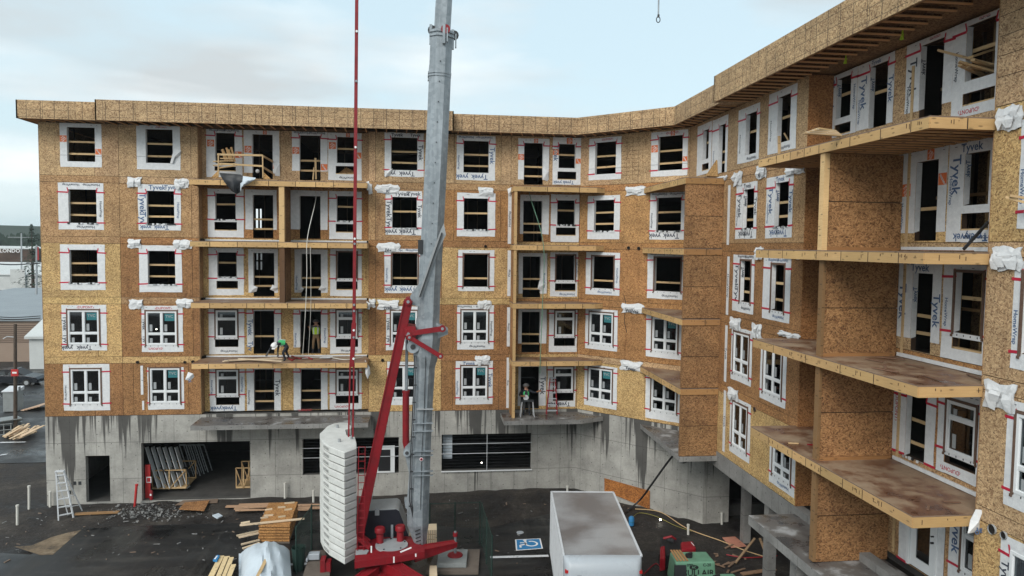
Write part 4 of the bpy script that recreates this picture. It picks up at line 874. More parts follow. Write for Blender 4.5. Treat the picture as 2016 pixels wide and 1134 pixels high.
for x, y in ((11.15, 20.3), (11.15, 15.6)):
    mb = MB(); mb.box((x-.2, y-.2, -.2), (x+.2, y+.2, 3.85), 'concrete_slab'); mb.build('column', BLD)
# steel mesh in the two ground floor window openings, and a white door behind
for i, h in ((2, hs[2]), (3, hs[3])):
    mb = MB()
    for f in (.25, .52): z = h[3]-(h[3]-h[2])*f; mb.tube([(h[0], 37.9, z), (h[1], 37.9, z)], .016, 'aluminium', 6)
    mb.tube([((h[0]+h[1])/2, 37.9, h[2]), ((h[0]+h[1])/2, 37.9, h[3])], .016, 'aluminium', 6)
    for z in sm(h[2]+.15, h[3], .16): mb.box((h[0], 38.24, z), (h[1], 38.25, z+.014), 'dark_plastic')
    mb.box((h[0]-.03, 37.9, h[2]-.05), (h[1]+.03, 37.975, h[2]), 'vinyl') if i == 3 else None
    mb.build('louvre_screen', BLD)
mb = MB(); p, q = atY(735, 878, 37.95), atY(777, 930, 37.95)
mb.box((p.x, 37.93, q.z), (q.x, 37.97, p.z), 'vinyl'); mb.box((p.x+.25, 37.915, q.z+.1), (q.x-.22, 37.93, p.z-.2), 'black'); mb.build('basement_door', BLD)
# small fittings on the concrete
mb = MB()
for x, y in ((147, 951), (157, 951), (137, 969)): p = atY(x, y, 37.97); mb.box((p.x-.06, 37.95, p.z-.08), (p.x+.06, 37.978, p.z+.08), 'dark_plastic')
mb.build('junction_box', BLD)
u, z = rect(PCc, (1192, 1278, 950, 990))[:2], 0
mb = MB(); a = [PCc.hit(1191, 941), PCc.hit(1280, 966), PCc.hit(1280, 1002), PCc.hit(1191, 966)]
mb.prism([PCc.p(*q, .03) for q in a], PCc.n*.03, 'osb_dark', t=(1.6, 1.0, .55)); tag(mb.build('plywood_sheet'), 'orange-brown plywood sheet leaning on the foot of the stained concrete wall behind the truck', 'plywood')
# ------------------------------------------------------------------ tower crane (self-erecting, folded base in the yard)
CY = 28.3
def cp(x, y, Y=CY): return atY(x, y, Y)
CR = thing('tower_crane', (-.2, CY, 0), 'self-erecting tower crane with galvanised mast, red struts and a stack of pale ballast slabs', 'crane')
def mast(pts, name, m='galvanised', n=8):     # (x, y, width px)
    b = MB(); P = [cp(x, y) for x, y, w_ in pts]; r = [w_/F*CY/2/math.cos(math.pi/n) for x, y, w_ in pts]
    b.tube(P, r, m, n, ph=math.pi/n); return b.build(name, CR)
top0 = cp(874, 0); tdir = (cp(874, 0)-cp(870, 70)).normalized(); tp = top0+tdir*4.2
b = MB(); b.tube([tp, cp(874, 0), cp(870, 72)], .33, 'galvanised', 8, ph=math.pi/8); b.build('upper_mast', CR)
m1 = mast([(870, 62, 42), (868, 100, 42), (864, 200, 42), (858, 330, 42.5), (850, 484, 43), (845, 570, 43), (843, 640, 43)], 'mast')
m2 = mast([(842, 628, 44), (841, 665, 52), (838, 700, 48), (836, 722, 40), (832, 800, 39), (829, 860, 40), (826, 930, 41), (823, 985, 44), (823, 1030, 42), (827, 1062, 26), (832, 1086, 8)], 'lower_mast')
# collars
for x, y, h, rr in ((870, 66, .07, .50), (870, 74, .07, .50), (865.5, 146, .07, .47), (865, 152, .05, .47)):
    b = MB(); p = cp(x, y); b.tube([p-tdir*h/2, p+tdir*h/2], rr, 'galvanised', 8, ph=math.pi/8); b.build('collar', m1)
for x, y, dy in ((848, 68, -.1), (874, 66, -.5), (891, 78, -.1)):
    b = MB(); p = cp(x, y, CY+dy); b.beam(p-Vector((0, 0, .36)), p+Vector((0, 0, .36)), .10, .14, 'galvanised', up=(0, 1, 0)); b.beam(p+Vector((.12, 0, -.30)), p+Vector((.12, 0, .2)), .05, .14, 'galvanised', up=(0, 1, 0))
    b.tube([p+Vector((.06, -.06, .16)), p+Vector((.06, .06, .16))], .17, 'machine_red' if dy < -.3 else 'dark_plastic', 12); b.build('guide_roller', m1)
b = MB(); b.prism([cp(x, y) for x, y in ((845, 128), (842, 158), (848, 158), (852, 126))], (0, .2, 0), 'galvanised'); b.build('collar_lug', m1)
for q in ((822, 470, 836, 500), (835, 358, 842, 366)):
    b = MB(); b.tube([cp(q[0]+4, q[1]), cp(q[2]+22, q[1]+2)], .03, 'galvanised', 6) if q[1] < 400 else b.box(cp(823, 472)+Vector((0, -.3, 0)), cp(832, 500), 'dark_plastic')
    b.build('bracket', m1)
# dark lashed strap on the mast
b = MB(); b.prism([cp(x, y, CY-.48) for x, y in ((823, 584), (831, 586), (862, 496), (878, 462), (874, 440), (868, 452), (850, 500))], (0, .06, 0), 'grey_paint'); b.beam(cp(826, 585, CY-.52), cp(870, 458, CY-.52), .04, .12, 'dark_plastic', up=(0, 1, 0)); b.build('folded_bracket', m1)
# left lug carrying the red strut
b = MB(); b.prism([cp(x, y, CY-.25) for x, y in ((824, 560), (808, 583), (806, 600), (838, 606), (838, 556))], (0, .5, 0), 'galvanised'); b.build('strut_lug', m1)
b = MB(); b.prism([cp(x, y, CY-.3) for x, y in ((856, 634), (882, 648), (882, 658), (858, 668))], (0, .6, 0), 'galvanised'); b.tube([cp(813, 683, CY-.42), cp(813, 683, CY+.42)], .24, 'galvanised', 16); b.tube([cp(813, 683, CY-.46), cp(813, 683, CY+.46)], .10, 'dark_plastic', 10); b.prism([cp(x, y, CY-.28) for x, y in ((806, 676), (838, 672), (838, 712), (818, 700))], (0, .56, 0), 'galvanised'); b.build('hinge_lug', m2)
# weld plates, ribs, bolt heads on the lower mast
for y in (828, 843, 882, 890, 921, 929):
    b = MB(); c_ = cp(830, y); b.box(c_+Vector((-.32, -.50, -.015)), c_+Vector((.44, -.34, .015)), 'galvanised'); b.build('stiffener', m2)
b = MB(); b.prism([cp(x, y, CY-.2) for x, y in ((812, 868), (798, 880), (794, 890), (799, 903), (806, 936), (806, 985), (796, 985), (798, 1000), (812, 1010))], (0, .4, 0), 'galvanised'); b.tube([cp(801, 892, CY-.3), cp(801, 892, CY+.3)], .14, 'galvanised', 14); b.tube([cp(801, 892, CY-.33), cp(801, 892, CY+.33)], .07, 'dark_plastic', 10); b.build('cylinder_lug', m2)
b = MB(); c_ = cp(829.5, 904, CY-.46); b.tube([c_, c_-Vector((0, .02, 0))], .07, 'white_ink', 14); b.tube([c_-Vector((0, .02, 0)), c_-Vector((0, .03, 0))], .052, 'tape', 12); b.tube([c_-Vector((0, .03, 0)), c_-Vector((0, .04, 0))], .03, 'black', 10); b.build('warning_disc', m2)
for i in range(5):
    b = MB(); p = cp(822+i*.5, 1046+i*7, CY-.42+.05*i); b.beam(p-Vector((.09, 0, 0)), p+Vector((.10, 0, .07)), .02, .035, 'dark_plastic'); b.build('grip_slot', m2)
for dx, r_ in ((-.30, .022), (-.24, .016), (.12, .014)):
    b = MB(); b.tube([cp(832, 700, CY-.46)+Vector((dx, 0, 0)), cp(829, 800, CY-.44)+Vector((dx*1.03, 0, 0)), cp(824, 900, CY-.46)+Vector((dx, 0, 0)), cp(822, 985, CY-.46)+Vector((dx, 0, 0)), cp(826, 1050, CY-.3)+Vector((dx*.4, 0, 0))], r_, 'black', 6); b.build('hose', m2, 60)
for y in range(724, 1000, 34):
    b = MB(); p = cp(832-(y-724)*.035, y, CY-.45); b.box(p+Vector((-.34, -.03, -.02)), p+Vector((-.2, .02, .02)), 'dark_plastic'); b.build('hose_clip', m2)
b = MB(); p = cp(821, 805, CY-.47); b.box(p+Vector((-.02, -.03, -.04)), p+Vector((.62, .1, .0)), 'grey_paint'); b.build('cable_bracket', m2)
for y in range(120, 560, 40):
    b = MB(); p = cp(868-(y-100)*.05, y, CY-.415); b.tube([p, p-Vector((0, .03, 0))], .022, 'dark_plastic', 8); b.build('bolt', m1)
# red links
def link(p, q, w_, y0, dy=.08):
    b = MB(); P, Q = cp(*p, y0), cp(*q, y0); b.beam(P, Q, dy, w_, 'crane_red', up=(0, 0, 1) if abs((Q-P).normalized().z) < .9 else (1, 0, 0))
    for e in (P, Q): b.tube([e-Vector((0, dy*.7, 0)), e+Vector((0, dy*.7, 0))], w_*.68, 'crane_red', 14); b.tube([e-Vector((0, dy*.9, 0)), e+Vector((0, dy*.9, 0))], w_*.3, 'galvanised', 10)
    return b.build('link_arm', CR, 35)
link((804, 657), (871, 647), .19, CY-.55); link((806, 664), (867, 701), .16, CY-.62); link((804, 657), (871, 647), .19, CY+.55); link((806, 664), (867, 701), .16, CY+.62)
b = MB(); b.prism([cp(x, y, CY-.5) for x, y in ((796, 648), (804, 642), (818, 644), (820, 662), (812, 670), (800, 668))], (0, 1.0, 0), 'crane_red'); b.tube([cp(804, 657, CY-.6), cp(804, 657, CY+.6)], .1, 'galvanised', 12); b.build('link_head', CR)
# luffing strut: twin red channels from the mast lug down behind the ballast
A, B = cp(804, 592), cp(704, 1060, CY+.4)
for dy in (-.42, .42):
    b = MB(); D = Vector((0, dy, 0)); sd_ = Vector((.10, 0, .02)); b.beam(A+D, B+D, .05, .34, 'crane_red', up=(1, 0, 0), h2=.42)
    for s_ in (-1, 1): b.beam(A+D+sd_*s_*1.5, B+D+sd_*s_*1.9, .13, .035, 'crane_red', up=(1, 0, 0))
    b.build('strut', CR)
b = MB()
for t in (.06, .3, .55, .8): p = A+(B-A)*t; b.beam(p-Vector((0, .44, 0)), p+Vector((0, .44, 0)), .09, .09, 'crane_red')
b.build('strut_crossbar', CR)
b = MB(); b.tube([A-Vector((0, .55, 0)), A+Vector((0, .55, 0))], .13, 'crane_red', 14); b.tube([A-Vector((0, .58, 0)), A+Vector((0, .58, 0))], .06, 'galvanised', 10); b.build('strut_pin', CR, 35)
# hydraulic cylinder
b = MB(); b.tube([cp(801, 668, CY), cp(800, 774, CY)], .055, 'galvanised', 12); b.build('piston_rod', CR, 40)
b = MB(); b.tube([cp(800, 770), cp(799, 778), cp(799, 870), cp(801, 886)], [.14, .13, .13, .10], 'crane_red', 14); b.tube([cp(799.5, 769), cp(799.5, 774)], .15, 'crane_red', 14); b.build('hydraulic_cylinder', CR, 40)
# stay bars from above down to the ballast
top = cp(703, -70, 29.0); mid = cp(697, 640, 29.0); b = MB(); b.beam(top, mid, .12, .12, 'crane_red', up=(1, 0, 0))
b.build('stay_bar', CR)
b = MB(); b.beam(cp(697, 636, 29.0), cp(692.5, 722, 29.0), .14, .17, 'crane_red', up=(1, 0, 0)); b.build('stay_plate', CR)
for dx in (-1, 1):
    b = MB(); b.beam(cp(693+dx*3.6, 715, 29.0), cp(690.5+dx*4.2, 860, 29.0), .06, .06, 'crane_red', up=(1, 0, 0)); b.build('stay_rod', CR)
for y in (62, 160, 290, 470, 480, 600, 612, 650, 664, 706): 
    b = MB(); p = cp(703-.0098*y, y, 28.92); b.tube([p, p-Vector((0, .05, 0))], .045, 'white_ink' if y % 4 else 'galvanised', 8); b.build('pin', CR)
# ballast slabs
BP = [(629.5, 853), (635, 848), (644, 839), (656, 834), (670, 831.5), (685.4, 832.4), (690.6, 838), (691.3, 844), (679.5, 846), (682.5, 857.4), (698.7, 860.4), (701.6, 872), (701.6, 882.5), (678, 891), (648.6, 879.5), (636, 871), (630, 862)]
bz = 13-7.7; plan = [atZ(x, y, bz) for x, y in BP]; plan = [(p.x, p.y) for p in plan]; cx_ = sum(p[0] for p in plan)/len(plan); cy_ = sum(p[1] for p in plan)/len(plan)
nb, bh = 15, 4.27/15
for i in range(nb):
    b = MB(); z = bz-bh*(i+1); k = 1+rnd(-.006, .006); ox, oy = rnd(-.012, .012), rnd(-.012, .012)
    P = [(cx_+(x-cx_)*k+ox, cy_+(y-cy_)*k+oy) for x, y in plan]; c = .022
    inn = [(cx_+(x-cx_)*.975+ox, cy_+(y-cy_)*.985+oy) for x, y in plan]; deep = [(cx_+(x-cx_)*.93, cy_+(y-cy_)*.95) for x, y in plan]
    lo = [Vector((x, y, z)) for x, y in deep]; l1 = [Vector((x, y, z+.052)) for x, y in P]; l0 = [Vector((x, y, z+.046)) for x, y in deep]; h1 = [Vector((x, y, z+bh-.02)) for x, y in P]; hi = [Vector((x, y, z+bh)) for x, y in inn]; n = len(P)
    area = sum(P[j][0]*P[(j+1) % n][1]-P[(j+1) % n][0]*P[j][1] for j in range(n))
    for r0, r1 in ((lo, l0), (l0, l1), (l1, h1), (h1, hi)):
        for j in range(n):
            q = [r0[j], r0[(j+1) % n], r1[(j+1) % n], r1[j]]; b.face(q if area > 0 else q[::-1], 'black' if r0 is lo else 'ballast')
    b.face(hi if area > 0 else hi[::-1], 'ballast'); b.face(lo[::-1] if area > 0 else lo, 'ballast')
    # cast lettering panel on the left front facet
    p0, p1 = Vector((*P[15], 0)), Vector((*P[14], 0)); U = (p1-p0).normalized(); N = Vector((U.y, -U.x, 0)); mc = (p0+p1)/2; mc.z = z+bh*.52
    if N.y > 0: N = -N
    hw = (p1-p0).length*.42
    for s0, s1, a0, a1 in ((-hw, hw, -.095, -.085), (-hw, hw, .085, .095), (-hw, -hw+.012, -.085, .085), (hw-.012, hw, -.085, .085)):
        o_ = mc+N*.006; b.hexa([o_+U*s0+Vector((0, 0, a0)), o_+U*s1+Vector((0, 0, a0)), o_+U*s1+Vector((0, 0, a0))-N*.02, o_+U*s0+Vector((0, 0, a0))-N*.02, o_+U*s0+Vector((0, 0, a1)), o_+U*s1+Vector((0, 0, a1)), o_+U*s1+Vector((0, 0, a1))-N*.02, o_+U*s0+Vector((0, 0, a1))-N*.02], 'ballast')
    b.text('POTAIN', mc+N*.012, U, (0, 0, 1), .15, 'rubble', 0)
    b.build('ballast_slab', CR, 38)
b = MB(); p = atZ(691, 850, bz)
b.build('x', CR) if False else None
for x, y in ((664, 842), (668, 870), (692, 864)):
    b = MB(); p = atZ(x, y, bz); b.tube([p, p+Vector((0, 0, .12))], .06, 'grey_paint', 8); b.build('lifting_eye', CR)
# ladder rungs up the ballast edge
b = MB(); q0 = atY(703, 880, 27.6); q1 = atY(700, 1090, 27.6)
for dx in (.06, .30): b.tube([q0+Vector((dx, 0, 0)), q1+Vector((dx, 0, 0))], .018, 'crane_red', 6)
for i in range(15): z = q0.z+(q1.z-q0.z)*i/15; b.tube([(q0.x+.06, 27.6, z), (q0.x+.30, 27.6, z)], .014, 'crane_red', 5)
b.build('access_ladder', CR)
# slewing frame
def zp(pts, z): return [atZ(x, y, z) for x, y in pts]
b = MB(); Z1 = 1.45
b.prism(zp([(700, 1070), (728, 1064), (748, 1056), (770, 1055), (808, 1056), (836, 1078), (834, 1086), (770, 1096), (726, 1102), (698, 1106)], Z1), (0, 0, -.16), 'crane_red'); b.prism(zp([(700, 1093), (725, 1091), (790, 1077), (836, 1081), (836, 1086), (770, 1097), (726, 1103), (698, 1107)], Z1+.05), (0, 0, -.24), 'crane_red'); b.build('slewing_frame', CR)
b = MB(); p = atZ(771, 1074, Z1+.02); b.tube([p-Vector((0, 0, .1)), p+Vector((0, 0, .04))], .62, 'grey_paint', 26)
b.build('slewing_cover', CR)
b = MB(); b.prism(zp([(700, 1082), (727, 1082), (722, 1090), (700, 1092)], Z1+.04), (0, 0, -.06), 'grey_paint'); b.build('deck_plate', CR)
for k_ in range(5):
    b = MB(); a_ = k_*1.26+.4; q = p+Vector((.53*math.cos(a_), .53*math.sin(a_), .04)); b.tube([q, q+Vector((0, 0, .03))], .03, 'dark_plastic', 8); b.build('bolt', CR)
for x, y in ((748, 1071), (788, 1067)):
    b = MB(); p = atZ(x, y, Z1); b.tube([p, p+Vector((0, 0, .42))], .14, 'machine_red', 14); b.tube([p+Vector((0, 0, .42)), p+Vector((0, 0, .47)), p+Vector((0, 0, .62)), p+Vector((0, 0, .66))], [.15, .20, .20, .17], 'crane_red', 16); b.build('slewing_motor', CR, 40)
for p0, p1 in (((703, 1047), (731, 1078)), ((703, 1058), (728, 1080)), ((703, 1047), (728, 1066))):
    b = MB(); b.beam(atZ(*p0, Z1+.35), atZ(*p1, Z1+.1), .09, .11, 'crane_red'); b.build('brace', CR)
for p0, p1 in (((731, 1075), (731, 1088)), ((788, 1087), (810, 1078)), ((775.5, 1096), (775.5, 1108)), ((818.5, 1090), (818.5, 1096))):
    b = MB(); A_, B_ = atY(*p0, 26.6), atY(*p1, 26.6); b.beam(A_, B_, .05, .02, 'white_ink', up=(0, 1, 0)); b.build('reflector', CR)
# winch housing behind
b = MB(); y0, y1 = 28.9, 30.0
fr = [atY(x, y, 28.9) for x, y in ((706, 1062), (705, 1014), (714, 1006), (780, 1002), (786, 1006), (806, 1058), (780, 1066))]
b.prism(fr, (0, 1.3, 0), 'hood_navy', ms='grey_paint'); b.build('winch_housing', CR, bevel=.04)
b = MB(); b.box(atY(738, 1002, 28.8), atY(747, 1012, 28.95), 'grey_paint'); b.build('housing_latch', CR)
b = MB(); p = atY(772, 1058, 28.7); b.box(p-Vector((.05, .03, .1)), p+Vector((.04, .03, .5)), 'galvanised'); b.build('antenna_post', CR)
# outrigger arms and feet
def arm(a, b_, z0, z1, w0, w1, h0, h1):
    m_ = MB(); m_.beam(atZ(*a, z0), atZ(*b_, z1), w0, h0, 'crane_red', w2=w1, h2=h1)
    A_, B_ = atZ(*a, z0), atZ(*b_, z1); d = (B_-A_).normalized()
    for s_ in (-1, 1):
        n_ = Vector((-d.y, d.x, 0))*s_; m_.beam(A_+n_*w0*.5+Vector((0, 0, h0*.5)), B_+n_*w1*.5+Vector((0, 0, h1*.5)), .06, .05, 'crane_red')
    m_.build('outrigger', CR)
arm((812, 1092), (897, 1071), 1.2, 1.25, .5, .26, .42, .18); arm((738, 1122), (680, 1165), .95, .85, .4, .3, .3, .25); arm((760, 1112), (850, 1160), 1.0, .9, .5, .3, .42, .25); b = MB(); p = atZ(641, 1120, .5); b.box(p+Vector((-.18, -.2, -.1)), p+Vector((.0, .3, .4)), 'crane_red'); b.box(p+Vector((.0, -.15, -.1)), p+Vector((.2, .25, .3)), 'machine_red'); b.build('ballast_support', CR)
b = MB(); b.tube([atZ(768, 1084, .7), atZ(768, 1084, .7)+Vector((0, 0, .6))], .55, 'black', 20); b.build('slew_bearing', CR); b = MB(); p = atZ(762, 1132, .85); b.tube([p-Vector((0, 0, .4)), p], .95, 'crane_red', 20); b.build('turntable', CR)
for dx, c_ in ((-.32, 'aluminium'), (.12, 'galvanised'), (.5, 'white_ink')):
    b = MB(); b.box((p.x+dx, p.y-1.0, .72), (p.x+dx+.28 if dx < .4 else p.x+dx+.14, p.y-.93, .98), c_); b.build('lamp_panel', CR)
for x, y in ((896, 1096),):
    b = MB(); p = atZ(x, y, .42); b.tube([p, p+Vector((0, 0, .10)), p+Vector((0, 0, .16))], [.34, .30, .12], 'crane_red', 18); b.tube([p, p+Vector((0, 0, 1.05))], .055, 'galvanised', 10); b.tube([p+Vector((0, 0, .85)), p+Vector((0, 0, 1.0))], .10, 'machine_red', 10); b.build('outrigger_foot', CR, 40)
# jib above the frame with the hoist line that hangs into view
b = MB(); J0 = tp; J1 = Vector((16, CY, tp.z+.8))
for o_ in ((0, -.5, 0), (0, .5, 0), (0, 0, .9)): b.tube([J0+Vector(o_), J1+Vector(o_)], .06, 'galvanised', 6)
N_ = 22
for i in range(N_):
    a_ = J0+(J1-J0)*i/N_; c_ = J0+(J1-J0)*(i+1)/N_; mid_ = (a_+c_)/2+Vector((0, 0, .9))
    for dy in (-.5, .5): b.tube([a_+Vector((0, dy, 0)), mid_], .03, 'galvanised', 5); b.tube([mid_, c_+Vector((0, dy, 0))], .03, 'galvanised', 5)
b.build('jib', CR)
hk = cp(1296, 34); b = MB(); hy = J0.z+(J1.z-J0.z)*((hk.x-J0.x)/(J1.x-J0.x)); b.tube([Vector((hk.x, CY, hy)), hk+Vector((0, 0, .1))], .03, 'galvanised', 6)
b.tube([hk+Vector((.01, 0, .10)), hk+Vector((0, 0, -.0))], .045, 'dark_plastic', 8); b.tube([hk+Vector((.075*math.sin(t*math.pi/6), 0, -.06+.11*math.cos(t*math.pi/6)-.03)) for t in range(13)], .018, 'dark_plastic', 6); b.build('hoist_line', CR)
# timber and steel pads below the outriggers
def pad(poly, z0, h, m, name, label):
    b = MB(); b.prism(zp(poly, z0+h), (0, 0, -h), m); return tag(b.build(name, bevel=.012), label, 'ground mat')
pad([(862, 1081), (945, 1081), (942, 1124), (838, 1124)], .15, .16, 'mat_timber', 'timber_mat', 'wide weathered timber mat on the asphalt beneath the right crane outrigger foot')
pad([(864, 1082), (921, 1081), (918, 1110), (860, 1110)], .32, .16, 'grey_cabinet', 'steel_pad', 'smaller dark pad between the timber mat and the red crane foot')
pad([(612, 1084), (640, 1082), (650, 1132), (594, 1140)], .15, .3, 'mat_timber', 'timber_mat', 'weathered timber mat sticking out to the left below the ballast stack')
pad([(846, 1113), (860, 1113), (862, 1150), (844, 1150)], .15, .5, 'lumber_pale', 'timber_block', 'pale upright timber block in front of the right outrigger mat')

# ------------------------------------------------------------------ box truck
def truck():
    T = thing('box_truck', (5.6, 24, 0), 'white box truck seen from above with a grimy pale roof and rounded front corners', 'truck')
    fL, fR, nL, nR = (Vector((*atZ(x, y, 3.4).xy, 0)) for x, y in ((1082, 971), (1212, 972), (1110, 1094), (1262, 1094)))
    ax = ((fL+fR)/2-(nL+nR)/2).normalized(); sx = Vector((ax.y, -ax.x, 0)); O = (nL+nR)/2; hw = 1.22; Ln = 5.9
    P = lambda u, v, z: O+sx*u+ax*v+Vector((0, 0, z))
    b = MB(); z0, zt = 1.05, 3.4
    b.hexa([P(-hw, 0, z0), P(hw, 0, z0), P(hw, Ln, z0), P(-hw, Ln, z0), P(-hw, 0, zt), P(hw, 0, zt), P(hw, Ln, zt), P(-hw, Ln, zt)], 'truck_white'); b.build('cargo_box', T)
    b = MB(); b.hexa([P(-hw+.05, .05, zt+.001), P(hw-.05, .05, zt+.001), P(hw-.05, Ln-.05, zt+.001), P(-hw+.05, Ln-.05, zt+.001), P(-hw+.05, .05, zt+.012), P(hw-.05, .05, zt+.012), P(hw-.05, Ln-.05, zt+.012), P(-hw+.05, Ln-.05, zt+.012)], 'truck_roof'); b.build('roof_sheet', T)
    b = MB()
    for s_ in (-1, 1): b.beam(P(s_*(hw-.01), 0, zt), P(s_*(hw-.01), Ln, zt), .07, .07, 'aluminium'); b.beam(P(s_*(hw-.01), 0, z0), P(s_*(hw-.01), Ln, z0), .06, .12, 'aluminium')
    b.beam(P(-hw, Ln, zt), P(hw, Ln, zt), .07, .07, 'aluminium'); b.build('roof_rail', T)
    b = MB()      # bull nose front cap: quarter round front and corners
    prof = [(0, 0), (-.10, .0), (-.26, -.05), (-.37, -.16), (-.42, -.32), (-.43, -.6), (-.43, zt*-1+z0-.0)]
    nseg = 5
    def row(v, dz):
        r = .22; o = [P(-hw, 0, zt+dz)]
        out_ = max(0.0, -v)
        for i in range(nseg+1): a = i/nseg*math.pi/2; o.append(P(-hw+r*(1-math.cos(a)), -out_*math.sin(a), zt+dz))
        for i in range(nseg+1): a = math.pi/2-i/nseg*math.pi/2; o.append(P(hw-r*(1-math.cos(a)), -out_*math.sin(a), zt+dz))
        return o+[P(hw, 0, zt+dz)]
    rows = [row(*q) for q in prof]
    for r0, r1 in zip(rows, rows[1:]):
        for i in range(len(r0)-1): b.face([r1[i], r1[i+1], r0[i+1], r0[i]], 'truck_white')
    b.build('front_cap', T, 50)
    b = MB(); b.hexa([P(-hw+.1, -.45, zt-.62), P(hw-.1, -.45, zt-.62), P(hw-.1, -.42, zt-.62), P(-hw+.1, -.42, zt-.62), P(-hw+.1, -.45, zt-.58), P(hw-.1, -.45, zt-.58), P(hw-.1, -.42, zt-.58), P(-hw+.1, -.42, zt-.58)], 'aluminium'); b.build('trim_strip', T)
    for u in (-1.12, 1.12):
        b = MB(); c_ = P(u, -.30, zt-.36); b.hexa([c_+sx*dx+ax*dy+Vector((0, 0, dz)) for dz in (-.04, .05) for dx, dy in ((-.07, -.08), (.06, -.08), (.06, .03), (-.07, .03))], 'tail_red'); b.build('clearance_light', T)
    for i in range(22):
        b = MB(); v = .15+i*.27; b.beam(P(-hw-.014, v, z0+.08), P(-hw-.014, v, zt-.06), .028, .09, 'aluminium', up=ax); b.build('side_post', T)
    b = MB(); b.tube([P(-.75, -.44, 2.95), P(-.75, -.47, 2.5)], .07, 'black', 10); b.build('exhaust_cap', T)
    # cab below and in front, chassis, wheels
    b = MB(); c0 = [(-.95, -.5, .9), (.95, -.5, .9), (.95, -.5, 2.35), (-.95, -.5, 2.35)]
    F0 = [P(-.98, -.5, .7), P(.98, -.5, .7), P(.98, -2.2, .7), P(-.98, -2.2, .7), P(-.9, -.5, 2.3), P(.9, -.5, 2.3), P(.82, -1.5, 2.28), P(-.82, -1.5, 2.28)]
    b.face([F0[4], F0[7], F0[6], F0[5]], 'truck_white'); b.face([F0[7], P(-.95, -2.15, 1.5), P(.95, -2.15, 1.5), F0[6]], 'window_glass'); b.face([P(-.95, -2.15, 1.5), F0[3], F0[2], P(.95, -2.15, 1.5)], 'truck_white'); b.face([F0[0], F0[4], F0[5], F0[1]], 'truck_white')
    b.face([F0[3], P(-.95, -2.15, 1.5), F0[7], F0[4], F0[0]], 'truck_white'); b.face([F0[1], F0[5], F0[6], P(.95, -2.15, 1.5), F0[2]], 'truck_white'); b.build('cab', T)
    b = MB(); b.hexa([P(-.92, -3.2, .6), P(.92, -3.2, .6), P(.95, -2.1, .6), P(-.95, -2.1, .6), P(-.86, -3.15, 1.2), P(.86, -3.15, 1.2), P(.93, -2.1, 1.42), P(-.93, -2.1, 1.42)], 'truck_white'); b.build('bonnet', T, bevel=.05)
    b = MB(); b.hexa([P(-.45, -3.1, .62), P(.45, -3.1, .62), P(.45, Ln, .62), P(-.45, Ln, .62), P(-.45, -3.1, .9), P(.45, -3.1, .9), P(.45, Ln, 1.0), P(-.45, Ln, 1.0)], 'black'); b.build('chassis', T)
    for u, v in ((-.95, -2.5), (.95, -2.5), (-.95, 4.1), (.95, 4.1)):
        b = MB(); c_ = P(u, v, .50); b.tube([c_-sx*.16, c_+sx*.16], .42, 'tyre', 20); wq = b.build('wheel', T, 40); b = MB(); b.tube([c_-sx*.17, c_+sx*.17], .2, 'aluminium', 14); b.build('rim', wq)
    for s_ in (-1, 1):
        b = MB(); b.tube([P(s_*.98, -2.0, 1.5), P(s_*1.28, -2.1, 1.7)], .02, 'black', 6); b.box(P(s_*1.28, -2.1, 1.6)-Vector((.1, .03, .2)), P(s_*1.28, -2.1, 1.6)+Vector((.1, .03, .2)), 'black'); b.build('side_mirror', T)
truck()

